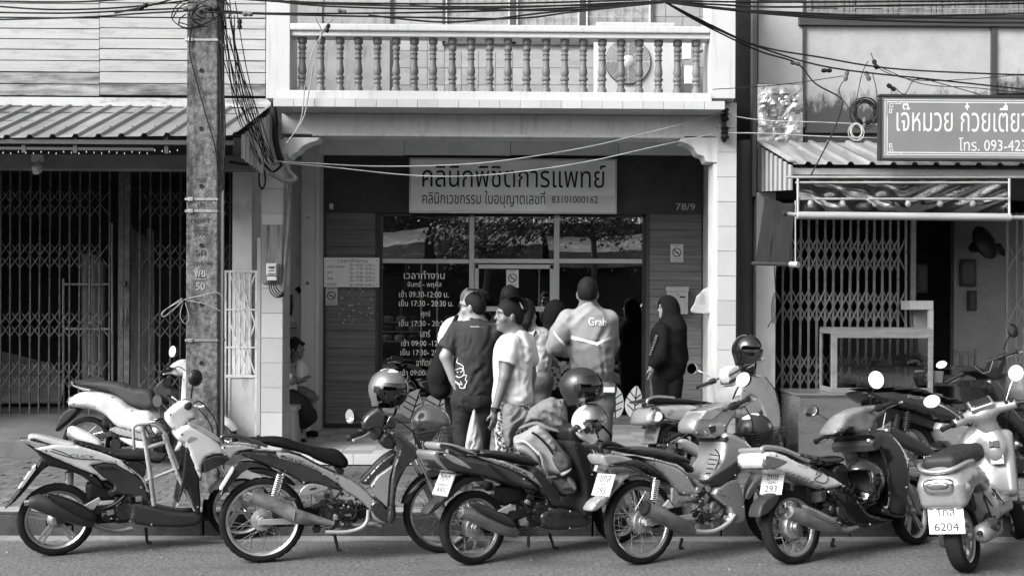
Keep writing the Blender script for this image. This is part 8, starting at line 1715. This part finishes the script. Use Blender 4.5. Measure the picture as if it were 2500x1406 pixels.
X = Matrix.Translation(W(*cJ(535, 1120), 7.285)) @ Matrix.Rotation(.87, 4, 'Y'); text('lettering', 'CIPAL SCHOOL', m_wht, lambda x, z: X @ V((x, 0, z)), -.05, .05, -.009, .012, bp, .02)
clothpuff('loose_lining', m_bpd, pj('540,1040 700,1040 830,1130 810,1190 700,1220 640,1210'), 7.4, .05, .05, bp, 7, .02, (8,20)); clothpuff('loose_scarf', m_jkt, pj('700,1040 740,1010 815,1100 815,1170 770,1150'), 7.36, .03, .03, bp, 8, .012, (9,18))
# front bag on the scooter with bottle
fbk = thing('mesh_holder', 'black mesh bottle holder on the leg shield of the loaded scooter', 'holder', J3(1130, 840, .2)); s = SDF(); s.rbox(J3(1130, 745, .25), (.05,.05,.1), .03, (0,.1,0), .03).rbox(J3(1130, 700, .25), (.06,.055,.08), .02, (0,.1,0), .01, 's'); s.build('mesh_pouch', m_blkp, fbk, .008)
bt = thing('water_bottle', 'clear plastic water bottle in the holder of the loaded scooter', 'bottle', J3(1132, 800, .2)); p = V(J3(1132, 800, .22)); B().lathe([(.001,0),(.028,0),(.03,.01),(.027,.03),(.03,.05),(.027,.07),(.03,.09),(.03,.14),(.014,.17),(.012,.18)], p, (0,0,1), 20).build('bottle_body', mat('bottle plastic', .35, .15, var=.2, sc=20), bt, 40); B().lathe([(.014,.178),(.014,.198),(.001,.199)], p, (0,0,1), 16).build('bottle_cap', m_pla, bt, 40)
LOCAL = True
bike3.P('sticker', m_plate, '1225,665 1285,690 1260,745 1208,720', .205, .003, ch=0, edge=.98, y=-.19); bike3.txt('Done up', m_tx, 1225, 715, 1275, 735, .03, -.209, .03)
LOCAL = False
# ================================================================ ACROSS THE STREET (seen mirrored in the shop glass)
m_awn = mat('dappled stall canvas', .22, .8, var=.35, sc=2.5, stain=.8, sv=.5, ssc=5, sst=(.6,1,2), slo=.58, shi=.64); m_far = mat('far wall', .06, .85, var=.5, sc=1.2)  # pale patches paint dappled light and shade into the canopy colour
for i, (x0, x1, z, lab) in enumerate(((-6.5,-2.3,3.75,'left'),(-2,1.4,3.9,'middle'),(1.6,5.6,3.7,'right'))):
    t = thing('market_stall', lab+' canvas-roofed fruit stall across the street, seen mirrored in the shop glass', 'stall', ((x0+x1)/2, -8.3, 0), 0, 'stalls across the street')
    n = 14; tl = (.25, -.18, .2)[i]; vs = [(x0+(x1-x0)*k/n, y, zz+tl*(k/n-.5)-.12*math.sin(math.pi*k/n)+.02*math.sin(k*2.9+j)) for j, (y, zz) in enumerate(((-9.2, z+.55), (-7.2, z-.05), (-7.18, z-.55))) for k in range(n+1)]
    o = B().add(vs, [(j*(n+1)+k, j*(n+1)+k+1, (j+1)*(n+1)+k+1, (j+1)*(n+1)+k) for j in range(2) for k in range(n)]).build('canopy', m_awn, t, 60)
    for x in (x0+.1, x1-.1): B().cyl((x,-7.3,0), (x,-7.3,z-.1), .03, n=8).build('post', m_alf, t, 60)
    for k in range(3):
        box('shelf', x0+.2, x1-.2, -8.6+k*.3, -8.3+k*.3, 1.25-k*.3, 1.3-k*.3, m_wood, t)
        for q in range(9): B().lathe([(.001,0),(.15,0),(.18,.12),(.16,.14),(.08,.18),(.001,.19)], (x0+.4+q*(x1-x0-.8)/8, -8.45+k*.3, 1.3-k*.3), (0,0,1), 12).build('fruit_basket', (m_far, m_gw, m_wood, m_awn)[(q+k*2) % 4], t, 40)
    for q in range(5): B().lathe([(.001,-.03),(.03,-.02),(.035,0),(.015,.04),(.01,.06)], (x0+.5+q*(x1-x0-1)/4, -7.4, z-.75), (0,0,1), 10).build('stall_bulb', m_bulb, t, 60)
sheet('far_roof', -1.6, 5, -9.6, -8.9, lambda x: 5.0, lambda x: 4.55, .22, m_tin2, None, .03); tag(COL.objects[-1], 'pale corrugated roof behind the stalls, mirrored in the right shop pane', 'roof')
for k, (x0, x1, h) in enumerate(((-14,-7,6.5),(-7,0.5,5.6),(.5,7,5.2),(7,14,6))):
    t = thing('far_house', ['tall plain house far left across the street','plain house left of centre across the street','low plain house right of centre across the street','plain house far right across the street'][k], 'building', ((x0+x1)/2,-12,0), 0, 'houses across the street')
    box('wall', x0+.02, x1-.02, -13, -11, 0, h, m_far, t, 0); box('roof_edge', x0, x1, -13, -10.6, h+.01, h+.15, m_tin, t, 0)
    for q in range(3): box('window', x0+.8+q*2, x0+1.9+q*2, -10.98, -10.95, 2.9, 4.1, m_glz, t, 0)
m_leafg = mat('tree leaf', .07, .5, var=.5, sc=2); m_bark = mat('bark', .08, .9, var=.3, sc=8, bump=.5, bsc=20); r3 = random.Random(9)
for (tx, ty, tz, sc_, nl, lab) in ((-.4,-6.2,4.0,.95,30,'leafy street tree across the road, mirrored in the middle shop pane'), (2.9,-6.8,4.5,.8,22,'small street tree across the road, mirrored in the right shop pane'), (-3.2,-10.2,5.4,1.2,26,'tall street tree across the road, mirrored in the left shop pane')):
    tr = thing('street_tree', lab, 'tree', (tx, ty, 0), 0, 'trees across the street')
    B().tube(catmull([(tx,ty,0),(tx-.05,ty,1.6),(tx+.1,ty-.05,3.0),(tx,ty,tz+.2)], 5), [.11]*8+[.09]*5+[.05]*3, 10).build('trunk', m_bark, tr, 60)
    L_ = B(); limbs = B()
    for k in range(nl):
        d = V((r3.gauss(0,1), r3.gauss(0,1), r3.gauss(.1,.6))).normalized(); e = V((tx,ty,tz))+V((d.x*1.5, d.y*1.2, d.z*.95))*sc_; limbs.tube([(tx,ty,tz-.9+.8*r3.random()), e], [.03,.008], 5)
        for q in range(80):
            p = e+V((r3.gauss(0,.28), r3.gauss(0,.28), r3.gauss(0,.22))); n_ = V((r3.gauss(0,1), r3.gauss(0,1), r3.gauss(0,1))).normalized(); a = n_.orthogonal().normalized(); c_ = n_.cross(a); s_ = r3.uniform(.05,.1); L_.add([p+a*s_, p+c_*s_*.45, p-a*s_, p-c_*s_*.45], [(0,1,2,3)])
    limbs.build('limbs', m_bark, tr, 60); L_.build('crown', m_leafg, tr)
# grit and dry leaves on the road edge
lt_ = B(); r4 = random.Random(21)
for k in range(240):
    x = r4.uniform(-4.2, 4.4); y = YK-.16-abs(r4.gauss(0, .35)) if k % 3 else YK-r4.uniform(.01,.14); z = .001 if y < YK-.16 else .007; s_ = r4.choice([.004,.005,.007,.012]); a = r4.uniform(0, 6)
    lt_.add([(x+s_*math.cos(a), y+s_*math.sin(a), z), (x-s_*math.sin(a)*.7, y+s_*math.cos(a)*.7, z), (x-s_*math.cos(a), y-s_*math.sin(a), z), (x+s_*.6*math.sin(a), y-s_*.6*math.cos(a), z), (x, y, z+s_*.7)], [(0,1,4),(1,2,4),(2,3,4),(3,0,4)])
tag(lt_.build('grit', mat('grit', .22, .9, var=.8, sc=40)), 'grit and dry leaf bits scattered along the gutter and road', 'litter', kind='stuff')
